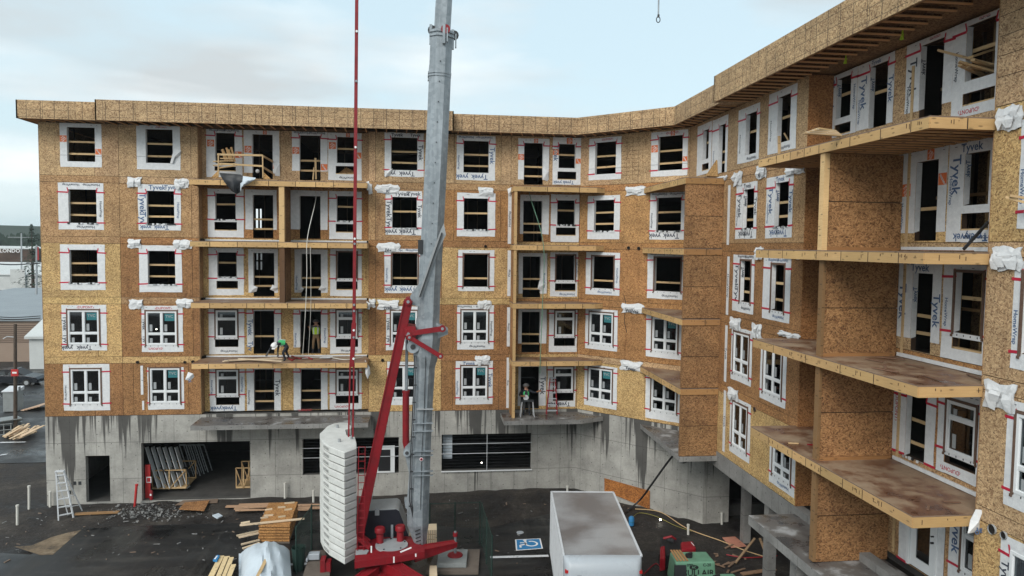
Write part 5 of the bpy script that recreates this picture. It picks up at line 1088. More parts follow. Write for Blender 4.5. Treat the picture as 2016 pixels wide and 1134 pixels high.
# ------------------------------------------------------------------ compressors, generator
def compressor(px, z, full, label, word):
    c = [atZ(x, y, z) for x, y in px]  # far-left, far-right, near-right, near-left of the lid
    T = thing('air_compressor', (*(sum(c, Vector())/4).xy, .15), label, 'compressor', None)
    fl_, fr_, nr, nl = c; up = Vector((0, 0, 1)); U = (nr-nl).normalized(); V = Vector((-U.y, U.x, 0)); w_ = (nr-nl).length; dpt = ((fl_-nl).dot(V)+(fr_-nr).dot(V))/2
    P = lambda u, v, zz: Vector((*(nl+U*u+V*v).xy, zz))
    b = MB(); b.hexa([P(-.02, -.03, .62), P(w_+.02, -.03, .62), P(w_+.02, dpt, .62), P(-.02, dpt, .62), P(.02, .04, z), P(w_-.02, .04, z), P(w_-.06, dpt-.1, z), P(.06, dpt-.1, z)], 'compressor_green'); b.build('canopy', T, bevel=.05)
    b = MB(); b.hexa([P(0, 0, .34), P(w_, 0, .34), P(w_, dpt, .34), P(0, dpt, .34), P(0, 0, .6), P(w_, 0, .6), P(w_, dpt, .6), P(0, dpt, .6)], 'black'); b.build('frame', T)
    b = MB(); b.hexa([P(-.035, -.04, .7), P(.42, -.04, .7), P(.42, .1, .7), P(-.035, .1, .7), P(-.01, .0, z-.1), P(.40, .0, z-.1), P(.40, .1, z-.1), P(-.01, .1, z-.1)], 'dark_plastic'); b.build('control_panel', T) if full else None
    b = MB(); q = P(w_*.42, dpt*.45, z); b.tube([q, q+up*.09], .13, 'black', 12); b.tube([q+Vector((-.1, 0, .09)), q+Vector((.14, .06, .12))], .05, 'black', 8); b.build('lifting_bail', T)
    for u in (.25, w_-.25):
        for v in (-.02,):
            b = MB(); c_ = P(u, dpt*.5+v, .42); b.tube([c_-V*(dpt*.5+.1), c_-V*(dpt*.5-.12)], .28, 'tyre', 16); b.build('wheel', T, 40)
    sl = (P(0, .04, z)-P(0, -.03, .62)).normalized(); nn = U.cross(sl); f = lambda u, zz: P(u, -.03+.07*(zz-.62)/(z-.62), zz)-V*.012
    b = MB(); b.text('SULLAIR', f(w_*.58, z-.40), U, sl, .31, 'black', 0); b.build('lettering', T)
    b = MB(); b.text('090', f(w_*.28+.12, z-.11), U, sl, .15, 'black', 0); b.text('C-20', f(w_*.78, z-.11), U, sl, .15, 'black', 0); b.build('lettering', T)
    b = MB(); o_ = f(w_*.46, z-.19); b.face([o_+U*(.17*math.cos(t*math.pi/9))+sl*(.085*math.sin(t*math.pi/9)) for t in range(18)], 'black'); b.text('AC', o_-V*.004, U, sl, .12, 'compressor_green', 0); b.build('emblem', T)
compressor([(1324, 1084), (1393, 1083), (1410, 1107), (1330, 1108)], 1.55, True, 'pale green air compressor with strips of wood lying on its lid', 'compressor')
compressor([(1388, 1127), (1450, 1126), (1466, 1150), (1384, 1152)], 1.4, False, 'second green air compressor, mostly below the picture edge in front of the other one', 'compressor')
for i in range(4):
    b = MB(); p = atZ(1321+i*5.5, 1083, 1.58); q = atZ(1334+i*6.5, 1104, 1.58); b.beam(p, q, .07, .03, 'lumber', vary((.75, .6, .5), .2)); tag(b.build('wood_strip'), 'thin wood strip lying on the left end of the green compressor lid', 'wood strip', 'wood strips on the compressor')
T = thing('red_machine', (*atZ(1335, 1085, 0).xy, .1), 'red and black wheeled power unit parked behind the green compressor', 'machine')
b = MB(); b.prism([atZ(x, y, 1.25) for x, y in ((1340, 1066), (1364, 1064), (1371, 1078), (1342, 1082))], (0, 0, -.35), 'machine_red'); b.build('fuel_tank', T, bevel=.07)
b = MB(); b.prism([atZ(x, y, 1.0) for x, y in ((1300, 1058), (1340, 1056), (1352, 1086), (1303, 1094))], (0, 0, -.55), 'black'); b.build('engine', T, bevel=.04)
b = MB(); b.prism([atZ(x, y, 1.15) for x, y in ((1300, 1076), (1309, 1074), (1310, 1098), (1299, 1100))], (0, 0, -.5), 'machine_red'); b.build('guard', T, bevel=.03)
b = MB(); b.tube([atZ(1306, 1060, 1.25), atZ(1322, 1056, 1.35), atZ(1330, 1062, 1.2)], .05, 'machine_red', 8); b.tube([atZ(1313, 1062, 1.2), atZ(1328, 1066, 1.25)], .08, 'dark_plastic', 8); b.build('handle', T)
for x, y in ((1304, 1106), (1346, 1098)):
    b = MB(); p = atZ(x, y, .42); b.tube([p-Vector((.08, 0, 0)), p+Vector((.08, 0, 0))], .3, 'tyre', 14); b.build('wheel', T, 40)
b = MB(); b.box(atZ(1361, 1068, 1.26), atZ(1366, 1074, 1.27)+Vector((0, 0, .01)), 'white_ink'); b.build('label_plate', T)
# ------------------------------------------------------------------ yard objects
def board(p, q, w_=.14, h=.045, label=None, group=None, m='lumber', name='board', t=None, cat='board'):
    b = MB(); b.beam(p, q, w_, h, m, t or vary((1, 1, 1), .15)); return tag(b.build(name), label or 'loose sawn board lying on the ground', cat, group)
def G(x, y, z=.17): return atZ(x, y, z)
def ladder(base_l, base_r, top_l, top_r, n, m, rung, label, back=.55, name='step_ladder'):
    T = thing(name, (base_l+base_r)/2, label, 'ladder'); b = MB()
    b.beam(base_l, top_l, .05, .08, m); b.beam(base_r, top_r, .05, .08, m); b.build('side_rail', T)
    for i in range(n):
        t = (i+.6)/(n+.1); b = MB(); b.beam(base_l+(top_l-base_l)*t, base_r+(top_r-base_r)*t, .09, .04, rung); b.build('step', T)
    b = MB(); b.beam(top_l-Vector((.02, 0, 0)), top_r+Vector((.02, 0, 0)), .2, .05, rung); b.build('top_cap', T)
    B = Vector((0, back, 0)); b = MB(); b.beam(base_l+B, top_l, .03, .05, m); b.beam(base_r+B, top_r, .03, .05, m)
    for t in (.15, .4, .65, .88): b.beam(base_l+B+(top_l-base_l-B)*t, base_r+B+(top_r-base_r-B)*t, .025, .025, m)
    b.build('rear_frame', T)
lb = G(115, 1025, .0); lb2 = G(144.5, 1019, .0); lt = atY(110, 928, lb.y+.7); lt2 = atY(126, 927, lb.y+.7)
ladder(lb, lb2, lt, lt2, 6, 'aluminium', 'aluminium', 'white step ladder standing open outside the left end of the building', .9)
def pipe(x, y0, y1, r=.055, m='pvc', lab='', name='pipe_stub', lean=0, cat='pipe'):
    p = G(x, y1, .0); q = atY(x+lean, y0, p.y); b = MB(); b.tube([p-Vector((0, 0, .1)), q], r, m, 12); b.tube([q-Vector((0, 0, .06)), q+Vector((0, 0, .02))], r*1.25, m, 12); return tag(b.build(name, smooth=40), lab, cat, 'pipe stubs standing in the yard')
for x, y0, y1, lab in ((57, 957, 1002, 'white pipe stub in the dirt left of the building, the farther of that pair'), (34, 995, 1033, 'leftmost white pipe stub, standing alone in the dirt'), (98.5, 968, 998, 'white pipe stub touching the corner of the concrete wall behind the ladder'), (561, 951, 985, 'white pipe stub at the wall right of the garage opening'), (617, 966, 990, 'short white pipe stub just left of the ballast stack'), (1058, 946, 965, 'short white pipe stub at the wall left of the truck'), (1117, 957, 975, 'white pipe stub just showing above the rear of the truck roof'), (1421, 1009, 1032, 'white pipe stub beside the end of the angled concrete wall'), (1355, 1033, 1052, 'white pipe stub in the dirt behind the green compressor')):
    pipe(x, y0, y1, lab=lab)
o = pipe(265, 954, 996, .06, 'red_sign', 'leaning red pipe standing by the left edge of the garage opening', 'bollard', 4); 
# fire point in the garage
b = MB(); p, q = atY(286, 915, 38.4), atY(300, 985, 38.6); b.box((p.x, 38.35, q.z), (q.x, 38.45, p.z), 'red_sign'); b.box((p.x+.06, 38.33, p.z-.9), (p.x+.30, 38.35, p.z-.6), 'white_ink'); b.box((p.x+.10, 38.32, p.z-.85), (p.x+.26, 38.33, p.z-.65), 'red_sign'); tag(b.build('fire_point_board'), 'red fire point board with a small white sign inside the garage opening', 'sign')
b = MB(); p = atY(298, 975, 38.15); b.tube([p-Vector((0, 0, .28)), p+Vector((0, 0, .2)), p+Vector((0, 0, .27))], [.09, .09, .04], 'machine_red', 14); b.tube([p+Vector((0, 0, .27)), p+Vector((0, 0, .33))], .03, 'black', 8); b.tube([p+Vector((0, -.02, .3)), p+Vector((.1, -.04, .15)), p+Vector((.1, -.05, -.1))], .012, 'black', 6); b.box(p+Vector((-.04, -.10, 0)), p+Vector((.04, -.088, .1)), 'white_ink'); tag(b.build('fire_extinguisher', smooth=40), 'red fire extinguisher standing at the foot of the fire point board', 'fire extinguisher')
# racks of vinyl window frames in the garage
for i in range(6):
    b = MB(); x0 = 292+i*11.5; p = atY(x0+22, 960, 39.0+i*.12); q = atY(x0-3, 880, 39.3+i*.12); b.beam(p, q, .03, .42, 'vinyl', up=(0, 1, 0)); b.beam(p+Vector((.1, 0, .8)), q*.5+p*.5+Vector((.12, 0, 0)), .02, .30, 'dark_plastic', up=(0, 1, 0)) if i % 2 else None
    tag(b.build('window_sash'), 'white window unit leaning in the wooden crate inside the garage', 'window unit', 'window units stored in the garage')
for i in range(5):
    b = MB(); x0 = 355+i*9; p = atY(x0+20, 945, 41.5+i*.3); q = atY(x0-2, 876, 41.9+i*.3); b.beam(p, q, .05, .06, 'grey_paint', up=(0, 1, 0)); b.beam(p+Vector((.35, 0, 0)), q+Vector((.35, 0, 0)), .05, .06, 'grey_paint', up=(0, 1, 0)); b.beam(p, p+Vector((.35, 0, 0)), .05, .06, 'grey_paint'); b.beam(q, q+Vector((.35, 0, 0)), .05, .06, 'grey_paint')
    tag(b.build('window_sash'), 'dim grey window frame leaning deeper inside the garage', 'window frame', 'grey frames stored deeper in the garage')
def crate(x0, x1, y0, y1, Y, dp, label):
    p, q = atY(x0, y0, Y), atY(x1, y1, Y); T = thing('wooden_crate', ((p.x+q.x)/2, Y, q.z), label, 'crate'); z0, z1 = max(q.z, .11), p.z
    for yy in (Y, Y+dp):
        b = MB(); b.beam((p.x, yy, z0), (p.x, yy, z1), .05, .07, 'lumber', (.8, .75, .7)); b.beam((q.x, yy, z0), (q.x, yy, z1), .05, .07, 'lumber', (.8, .75, .7)); m_ = (p.x+q.x)/2; b.beam((m_, yy, z0), (m_, yy, z1), .07, .09, 'lumber')
        b.beam((p.x, yy-.05, z1), (q.x, yy-.05, z1), .03, .06, 'lumber', (.8, .75, .7)); b.beam((p.x, yy-.05, z0+.05), (q.x, yy-.05, z0+.05), .04, .09, 'lumber'); b.beam((p.x, yy-.09, z1), (m_, yy-.09, z0), .02, .05, 'lumber', (.8, .75, .7)); b.beam((m_, yy-.09, z0), (q.x, yy-.09, z1), .02, .05, 'lumber', (.8, .75, .7)); b.build('side_frame', T)
    b = MB(); b.box((p.x, Y, z0), (q.x, Y+dp, z0+.05), 'lumber'); b.build('base', T)
crate(300, 367, 926, 961, 39.2, 1.6, 'open wooden crate holding white window units inside the left of the garage')
crate(465, 494, 921, 960, 39.5, 1.2, 'empty slatted wooden crate inside the right edge of the garage')
# rubble: broken concrete by the garage
b = MB()
for i in range(520):
    a = random.random(); x = 290+random.gauss(0, 46); y = 1006+random.gauss(0, 9)+abs(x-285)*.05; p = atZ(x, y, .06); s_ = abs(random.gauss(.012, .036))+.012
    v = [p+Vector((rnd(-1, 1), rnd(-1, 1), rnd(-.5, 1)))*s_ for _ in range(6)]
    for f in ((0, 1, 2), (0, 2, 3), (1, 4, 2), (2, 4, 3), (0, 3, 5), (0, 5, 1), (1, 5, 4), (3, 4, 5)): b.face([v[k] for k in f], 'rubble')
tag(b.build('rubble', kind='stuff'), 'scattered grey concrete rubble in front of the garage opening', 'rubble')
b = MB()
for i in range(300):
    x = rnd(0, 1300); y = rnd(985, 1110); p = atZ(x, y, .155 if y > 1045 else .09)
    if 12 < p.x or (p.x > 4.2 and p.y < 31): continue
    s_ = abs(random.gauss(.0, .022))+.008; m_ = random.choice(('rubble', 'lumber_old', 'lumber_old', 'rubble')); l_ = rnd(1, 3.0); a = rnd(0, 3.14); d = Vector((math.cos(a), math.sin(a), 0)); b.beam(p-d*s_*l_, p+d*s_*l_, s_, s_*.5, m_)
tag(b.build('litter', kind='stuff'), 'small wood offcuts and crumbs littering the yard', 'litter')
# loose sheets and boards
def sheet(px, z, h, m, label, name='plywood_sheet', t=(1, 1, 1), cat='plywood'):
    b = MB(); b.prism([atZ(x, y, z+h) for x, y in px], (0, 0, -h), m, t=t); return tag(b.build(name), label, cat)
sheet([(352, 1002), (364, 989), (412, 985), (402, 1005)], .18, .03, 'osb_dark', 'stained brown plywood sheet lying in front of the garage opening', t=(1.5, 1.2, 1))
sheet([(345, 994), (360, 985), (430, 982), (428, 989)], .12, .03, 'lumber_old', 'grey-brown plywood strip lying at the garage threshold')
sheet([(1422, 1058), (1447, 1056), (1470, 1075), (1440, 1078)], .03, .02, 'lumber_old', 'dirty pinkish board lying in the dirt below the concrete balcony', t=(2.6, 1.6, 1.5))
board(G(147, 1012, .1), G(234, 1008, .1), .25, .05, 'single brown plank lying on the dirt right of the white ladder', m='lumber', t=(.55, .45, .38))
sheet([(418, 1014), (430, 1010), (438, 1015), (428, 1020)], .17, .05, 'tarp_white', 'small pale green plastic scrap on the ground left of the lumber', 'plastic_scrap', cat='scrap')
grp = 'long boards behind the OSB stack'
for i, (a, c_) in enumerate((((445, 997), (640, 994)), ((462, 1001), (610, 1003)), ((464, 1004), (650, 999)), ((470, 994), (540, 992)))): board(G(*a), G(*c_), .2, .06, 'long weathered board lying across the ground behind the stacked sheets', grp, 'lumber_old', t=(2.2, 1.9, 1.6))
# OSB stack: bundles on stickers
c4 = [(529, 990), (586, 988), (570, 1034), (509, 1034)]
zt_ = .95; cor = [atZ(x, y, zt_) for x, y in c4]
nbun = 6
for i in range(nbun):
    h = .085; z = .24+i*.125; b = MB(); j = Vector((rnd(-.02, .02), rnd(-.02, .02), 0))
    b.prism([Vector((p.x, p.y, z+h))+j for p in cor], (0, 0, -h), 'osb', mt='osb', t=(.95, .72, .5)); T = tag(b.build('osb_bundle'), 'flat bundle of orange-brown sheets in the sheet stack left of the ballast' if i < nbun-1 else 'topmost bundle of orange-brown sheets with short offcuts on it', 'OSB sheets', 'bundles in the sheet stack')
    if i < nbun-1:
        for f in (.1, .5, .9):
            s0 = cor[3]+(cor[0]-cor[3])*f; s1 = cor[2]+(cor[1]-cor[2])*f; b = MB(); b.beam(Vector((s0.x, s0.y, z+h+.02)), Vector((s1.x, s1.y, z+h+.02)), .09, .038, 'lumber'); tag(b.build('spacer_strip'), 'thin spacer strip between two bundles of the sheet stack', 'wood strip', 'spacer strips in the sheet stack')
b = MB(); b.prism([Vector((p.x, p.y, .22)) for p in cor], (0, 0, -.07), 'mat_timber'); tag(b.build('pallet'), 'low timber base below the stack of orange-brown sheets', 'pallet')
for a, c_ in (((513, 1020), (528, 1018)), ((520, 1015), (538, 1014)), ((547, 999), (562, 998)), ((560, 1004), (575, 1002)), ((548, 1018), (562, 1016)), ((560, 991), (580, 989)), ((522, 1004), (536, 1002))):
    board(atZ(*a, zt_+.03), atZ(*c_, zt_+.03), .10, .05, 'short pale offcut lying on top of the stack of sheets', 'offcuts on the sheet stack', 'lumber_pale', 'wood_offcut')
board(atZ(472, 1034, zt_+.07), atZ(599, 1021, zt_+.07), .10, .06, 'long pale stud resting across the stack of sheets', None, 'lumber_pale')
for a, c_, z in (((466, 1055), (510, 1045), .55), ((470, 1058), (510, 1049), .55), ((475, 1072), (511, 1063), .3), ((478, 1080), (511, 1069), .28), ((474, 1030), (492, 1027), .2)): board(atZ(*a, z), atZ(*c_, z+.03), .12, .05, 'pale board end sticking out left of the sheet stack', 'boards poking out of the sheet stack', 'lumber_pale')
# planks bottom left
for i, (a, c_) in enumerate((((436, 1095), (408, 1150)), ((447, 1096), (424, 1152)), ((455, 1098), (432, 1156)), ((459, 1112), (444, 1150)))): board(G(*a, .45), G(*c_, .45), .21, .05, 'wide clean plank lying at the bottom edge of the picture, left of the white tarp', 'planks near the tarp', 'lumber_pale', t=(1.1, 1.05, .85))
b = MB(); b.prism([atZ(x, y, .55) for x, y in ((419, 1102), (427, 1092), (433, 1093), (427, 1104))], (0, 0, -.07), 'sign_blue'); b.prism([atZ(x, y, .555) for x, y in ((421, 1100), (427, 1093.5), (429, 1094), (424, 1101))], (0, 0, -.02), 'white_ink'); tag(b.build('blue_package', bevel=.01), 'small blue and white package lying on the clean planks', 'package')
# tarp covered pile
b = MB(); n, k = 26, 26; V = {}
for i in range(n+1):
    for j in range(k+1):
        a, c_ = i/n, j/k; x = 470+(100+10*c_)*a; y = 1090+150*c_; r = max(0, 1-((a-.55)/.5)**2)*max(0, 1-(max(0, .22-c_)/.23)**2); p = atZ(x, y, .15+.0)
        hgt = .95*r**.5; f = NZ.noise(Vector((a*6, c_*5, 1)))*.16+.09*abs(NZ.noise(Vector((a*14, c_*7, 4))))
        V[i, j] = Vector((p.x, p.y-hgt*.15, .16+max(0, hgt+f*(.3+r))))
for i in range(n):
    for j in range(k): b.face([V[i, j+1], V[i+1, j+1], V[i+1, j], V[i, j]], 'tarp_white')
tag(b.build('tarpaulin', smooth=35), 'crumpled pale blue-white tarpaulin draped over a pile at the bottom edge', 'tarpaulin')
board(atZ(530, 1090, 1.12), atZ(502, 1145, 1.14), .12, .04, 'narrow brown board lying across the pale tarpaulin')
# rolled mesh in a green bin
T = thing('wire_basket', (*G(588, 1115).xy, .15), 'dark green wire mesh roll standing beside the ballast stack', 'mesh roll'); c_ = G(588, 1122, .15)
b = MB(); b.tube([c_, c_+Vector((0, 0, .9))], [.20, .27], 'fence_green', 18, cap=False); b.tube([c_+Vector((0, 0, .9)), c_+Vector((.0, 0, .93))], .29, 'fence_green', 18, cap=False)
b.tube([c_+Vector((.04, 0, .1)), c_+Vector((.04, 0, .9))], [.10, .13], 'fence_green', 14, cap=False); b.build('mesh', T)
# bits around the mats
b = MB(); p = atZ(619, 1100, .5); b.box(p+Vector((-.22, -.15, 0)), p+Vector((.22, .15, .25)), 'truck_white'); b.box(p+Vector((-.3, -.25, -.02)), p+Vector((-.22, .1, .12)), 'truck_white'); tag(b.build('plastic_box', bevel=.03), 'small white plastic box on the timber mat left of the ballast', 'box')
# temporary mesh fence around the crane
def fence(P0, P1, label, posts, h=1.85):
    T = thing('mesh_fence', (P0+P1)/2, label, 'fence', 'green mesh fence around the crane'); d = (P1-P0).normalized(); L_ = (P1-P0).length; up = Vector((0, 0, 1))
    for i in range(posts+1):
        b = MB(); p = P0+d*L_*i/posts; b.tube([p, p+up*(h+.05)], .028, 'fence_green', 8); b.build('post', T)
    b = MB(); b.tube([P0+up*h, P1+up*h], .018, 'fence_green', 6); b.build('rail', T)
    b = MB(); n = int(L_/.11)
    for i in range(1, n): p = P0+d*L_*i/n; b.beam(p+up*.08, p+up*h, .005, .005, 'fence_green')
    for i in range(10): z = .1+i*(h-.15)/9; b.beam(P0+up*z, P1+up*z, .005, .005, 'fence_green')
    b.build('wire_mesh', T)
z0 = Vector((0, 0, .14)); FA = atY(846, 1078, 31.0); FB = atY(944, 1078, 31.0)
FA = Vector((FA.x, 31, .14)); FB = Vector((FB.x, 31, .14)); fence(FA, FB, 'dark green mesh fence panel running right from the crane mast base', 2)
F1_ = G(948, 1075, .14); F2_ = G(968, 1150, .14); fence(F1_, F2_, 'dark green mesh fence panel coming forward beside the right outrigger mat', 2)
F3_ = atY(614, 1080, 31.2); F3_ = Vector((F3_.x, 31.2, .14)); F4_ = Vector((-1.9, 31.1, .14)); fence(F3_, F4_, 'dark green mesh fence panel behind the ballast stack', 2)
fence(Vector((F3_.x-.0, 31.1, .14)), G(583, 1130, .14), 'dark green mesh fence panel running forward left of the ballast stack', 1)
# stacked wire-faced blocks behind the mast
for i in range(5):
    for s_, xx in ((0, 852), (1, 803)):
        if s_ and i > 3: continue
        p = atY(xx, 1062-i*9, 30.3); b = MB(); z = .16+i*.205; b.box((p.x-.25, 30.2, z), (p.x+.17, 30.9, z+.18), 'lumber_pale', (1.3, 1.3, 1.3) if i > 1 else (1.0, .75, .5))
        for k_ in range(6): b.box((p.x-.25+k_*.075, 30.193, z+.01), (p.x-.235+k_*.075, 30.199, z+.17), 'lumber_old')
        tag(b.build('paving_bundle'), ('pale banded bundle in the stack right of the mast foot' if i > 1 else 'orange-brown banded bundle at the bottom of the stack right of the mast foot') if not s_ else 'pale banded bundle partly hidden left of the mast foot', 'bundle', 'banded bundles behind the mast')
# bucket
b = MB(); p = G(727, 990, .12); b.tube([p, p+Vector((0, 0, .34))], [.13, .155], 'truck_white', 18); b.tube([p+Vector((0, 0, .30)), p+Vector((0, 0, .35))], .168, 'truck_white', 18, cap=False); b.box(p+Vector((-.06, -.16, .08)), p+Vector((.03, -.152, .22)), 'red_sign'); tag(b.build('bucket', smooth=40), 'white plastic bucket on the dirt below the basement window', 'bucket')
# manhole lid, blue bottle, cables
b = MB(); p = G(1024, 1049, .15); b.tube([p, p+Vector((0, 0, .03))], .16, 'truck_white', 20); tag(b.build('cap_lid'), 'round white lid on the asphalt above the blue wheelchair symbol', 'lid')
b = MB(); p = G(1243, 1034, .02); b.tube([p, p+Vector((0, 0, .36)), p+Vector((0, 0, .42))], [.13, .13, .08], 'sign_blue', 14); b.tube([p+Vector((0, 0, .17)), p+Vector((0, 0, .19))], .136, 'teal', 14); tag(b.build('blue_container', smooth=40), 'small blue container standing in the dirt right of the truck', 'container')
def cable(pts, r, m, label, cat='cable', name='cable', g=None):
    P = [Vector(p) for p in pts]; Q = []
    for i in range(len(P)-1):
        a, b_, c_, d = P[max(i-1, 0)], P[i], P[i+1], P[min(i+2, len(P)-1)]
        for k in range(6):
            t = k/6; Q.append(.5*((2*b_)+(c_-a)*t+(2*a-5*b_+4*c_-d)*t*t+(3*b_-a-3*c_+d)*t**3))
    b = MB(); b.tube(Q+[P[-1]], r, m, 6); return tag(b.build(name, smooth=60), label, cat, g)
cable([atY(1336, 884, 31.5), atY(1313, 912, 32.6), atY(1282, 955, 33.4), atZ(1262, 982, .6), atZ(1240, 1002, .12), atZ(1228, 1012, .05)], .05, 'black', 'thick black cable drooping from the concrete slab down to the ground', 'cable')
cable([G(1243, 1022, .3), G(1258, 1010, .05), G(1290, 1016, .05), G(1330, 1035, .04), G(1362, 1046, .04)], .012, 'rope_yellow', 'yellow rope running over the dirt from the blue container', 'rope', 'rope')
cable([G(1250, 1002, .05), G(1300, 1008, .05), G(1352, 1040, .04), G(1420, 1065, .04), G(1470, 1085, .04), G(1520, 1100, .04)], .022, 'lumber', 'long tan rope running past the pipe stubs towards the column', 'rope', 'rope')
cable([G(1430, 1092, .04), G(1470, 1098, .04), G(1530, 1094, .04)], .025, 'machine_red', 'red hose lying in the dirt below the concrete balcony', 'hose', 'hose')
cable([G(1268, 1130, .2), G(1290, 1110, .05), G(1302, 1118, .3)], .025, 'machine_red', 'red hose between the truck and the red machine', 'hose', 'hose')
board(G(1448, 1108, .05), G(1486, 1060, .6), .09, .05, 'thin timber leaning up to the left below the concrete balcony', 'timbers below the balcony', 'lumber_old', t=(1.6, 1.5, 1.2)); board(G(1512, 1102, .05), G(1496, 1060, .6), .09, .05, 'thin timber leaning up to the right below the concrete balcony', 'timbers below the balcony', 'lumber_old', t=(1.6, 1.5, 1.2))
for i in range(16):
    x, y = 1420+random.gauss(20, 35), 1105+random.gauss(0, 11)
    if x > 1515: continue
    board(G(x, y, .05), G(x+rnd(-30, 30), y+rnd(-9, 9), .08), .08, .03, 'broken scrap stick in the debris beside the green compressor', 'scrap sticks by the compressor', 'lumber_old', name='scrap_stick', t=(1.2, 1.1, 1))
board(G(1460, 1130, .05), G(1526, 1120, .08), .2, .05, 'weathered plank lying at the foot of the concrete column', None, 'lumber_old', t=(1.4, 1.2, 1.0))
# work lamps and lamps seen through windows
for q, r_, lab in ((G(1300, 1023, .12), .045, 'small bright work lamp on the dirt right of the truck'), (atY(948, 911, 38.6), .032, 'small bright lamp behind the louvred basement opening'), (atY(308, 648, 40.2), .035, 'small bright lamp seen through a second floor window on the left')):
    b = MB(); b.ball(q, r_, 'lamp_glow', 8, 6); b.tube([q-Vector((0, 0, r_)), q-Vector((0, 0, r_+.06))], .03, 'black', 8); tag(b.build('work_lamp', smooth=60), lab, 'lamp')
b = MB(); p, q = atY(872, 856, 38.5), atY(890, 902, 38.5); b.box((p.x, 38.45, q.z), (q.x, 38.5, p.z), 'tarp_white'); tag(b.build('plastic_sheet'), 'pale blue plastic sheet hanging inside the louvred basement opening', 'plastic sheet')

# ------------------------------------------------------------------ things on the balconies
zD2 = FL[2]-.14; zD5 = FL[5]-.14
for i, (a, c_) in enumerate((((434, 714), (546, 704)), ((440, 711), (545, 707)), ((434, 718), (556, 706)), ((470, 706), (556, 711)))):
    p, q = atZ(*a, zD2+.05+i*.03), atZ(*c_, zD2+.05+i*.03); p.y = max(p.y, 36.9); board(p, q, .16, .035, 'pale board lying on the second floor balcony beside the crouching worker', 'boards beside the crouching worker', 'lumber_pale')
b = MB(); o_ = cable([atZ(568, 705, zD2+.06), atZ(575, 709, zD2+.08), atZ(582, 704, zD2+.1), atZ(574, 701, zD2+.06), atZ(590, 706, zD2+.05), atZ(600, 703, zD2+.04), atZ(615, 707, zD2+.04)], .035, 'machine_red', 'dark red coiled hose behind the crouching worker', 'hose', 'hose')
cable([atZ(590, 706, zD2+.04), atZ(640, 703, zD2+.04), atZ(680, 708, zD2+.03), atZ(715, 703, zD2+.03)], .02, 'pvc', 'thin pale cord lying along the second floor balcony', 'cord', 'cord')
b = MB(); p = atZ(641, 704, zD2+.05); b.hexa([p+Vector((x, y, z)) for z in (0, .02) for x, y in ((-.28, -.2), (.25, -.2), (.35, .25), (-.2, .25))], 'house_wrap'); tag(b.build('white_sheet'), 'flat white sheet lying below the standing worker in the doorway', 'sheet')
# railing, tarp and lumber on the top left balcony
def px5(x, y, Y=37.3): return atY(x, y, Y)
T = thing('temporary_railing', (-8.2, 37.3, zD5), 'rough wooden temporary railing on the top balcony above the black tarp', 'railing')
for p, q, nm in (((428, 304), (517, 306), 'rail'), ((429, 322), (517, 327), 'rail'), ((430, 303), (430, 346), 'post'), ((517, 305), (518, 350), 'post')):
    b = MB(); b.beam(px5(*p), px5(*q), .05, .09, 'lumber'); b.build(nm, T)
for p, q in (((519, 308), (537, 318)), ((519, 330), (537, 341))):
    b = MB(); b.beam(px5(*p), px5(*q, 38.5), .05, .09, 'lumber'); b.build('rail', T)
b = MB(); b.prism([px5(*p) for p in ((518, 338), (533, 352), (518, 352))], (0, .04, 0), 'osb', t=(1, .9, .7)); b.build('gusset', T); b = MB(); b.prism([px5(*p) for p in ((415, 350), (430, 335), (430, 350))], (0, .04, 0), 'osb', t=(1, .9, .7)); b.build('gusset', T)
for i in range(5):
    x0 = 436+i*4.6; b = MB(); b.beam(px5(x0+8, 318, 38.0), px5(x0+rnd(-3, 2), 292+rnd(-3, 3), 37.7), .09, .05, 'lumber', vary((1.1, 1, .9), .15), up=(0, 1, 0)); tag(b.build('board'), 'short board end poking up from the lumber pile on the top left balcony', 'board', 'lumber poking up on the top left balcony')
for a, c_ in (((420, 318), (460, 316)), ((434, 312), (462, 312)), ((430, 331), (466, 326)), ((420, 326), (465, 322))): board(px5(*a, 37.8), px5(*c_, 37.6), .09, .05, 'sawn board lying behind the temporary railing on the top balcony', 'boards behind the temporary railing', 'lumber')
b = MB(); n, k = 14, 10; V = {}
for i in range(n+1):
    for j in range(k+1):
        a, c_ = i/n, j/k; xt = 432+72*a; yt = 340+ (6 if a < .6 else 10)*a; xb = 456+30*a; yb = 382-8*abs(a-.35)*2
        if a > .6: yb -= 8
        x = xt+(xb-xt)*c_**1.3; y = yt+(yb-yt)*c_; d = .12*math.sin(a*13+c_*2)*c_+.07*NZ.noise(Vector((a*6, c_*4, 2)))
        V[i, j] = atY(x, y, 36.55-.10*math.sin(c_*3.1)+d)
for i in range(n):
    for j in range(k):
        b.face([V[i, j+1], V[i+1, j+1], V[i+1, j], V[i, j]], 'tarp_black' if i/n < .62+.12*j/k*-1 else 'tarp_white')
tag(b.build('hanging_tarp', smooth=50), 'black and pale grey tarp hanging over the edge of the top left balcony', 'tarp')
b = MB(); b.ball(atY(507, 337, 38.2), .1, 'house_wrap', 8, 6); tag(b.build('plastic_bag'), 'small crumpled white bag lying in the top left balcony doorway', 'bag')
# H-frame in the second door, leaning offcut in the window beside
b = MB(); b.beam(atY(621, 311, 38.4), atY(622, 353, 38.4), .09, .05, 'lumber', up=(0, 1, 0)); b.beam(atY(618, 330, 38.35), atY(616, 354, 38.2), .05, .05, 'lumber', up=(0, 1, 0)); tag(b.build('door_guard_post'), 'upright stud of the guard across the top floor balcony door', 'stud')
b = MB(); p = [atY(x, y, 39.0) for x, y in ((665, 342), (682, 329), (698, 338), (698, 343))]; b.prism(p, (0, .3, 0), 'osb', t=(.6, .5, .4)); tag(b.build('offcut_heap'), 'triangular wood offcut lying behind the low top floor opening', 'offcut')
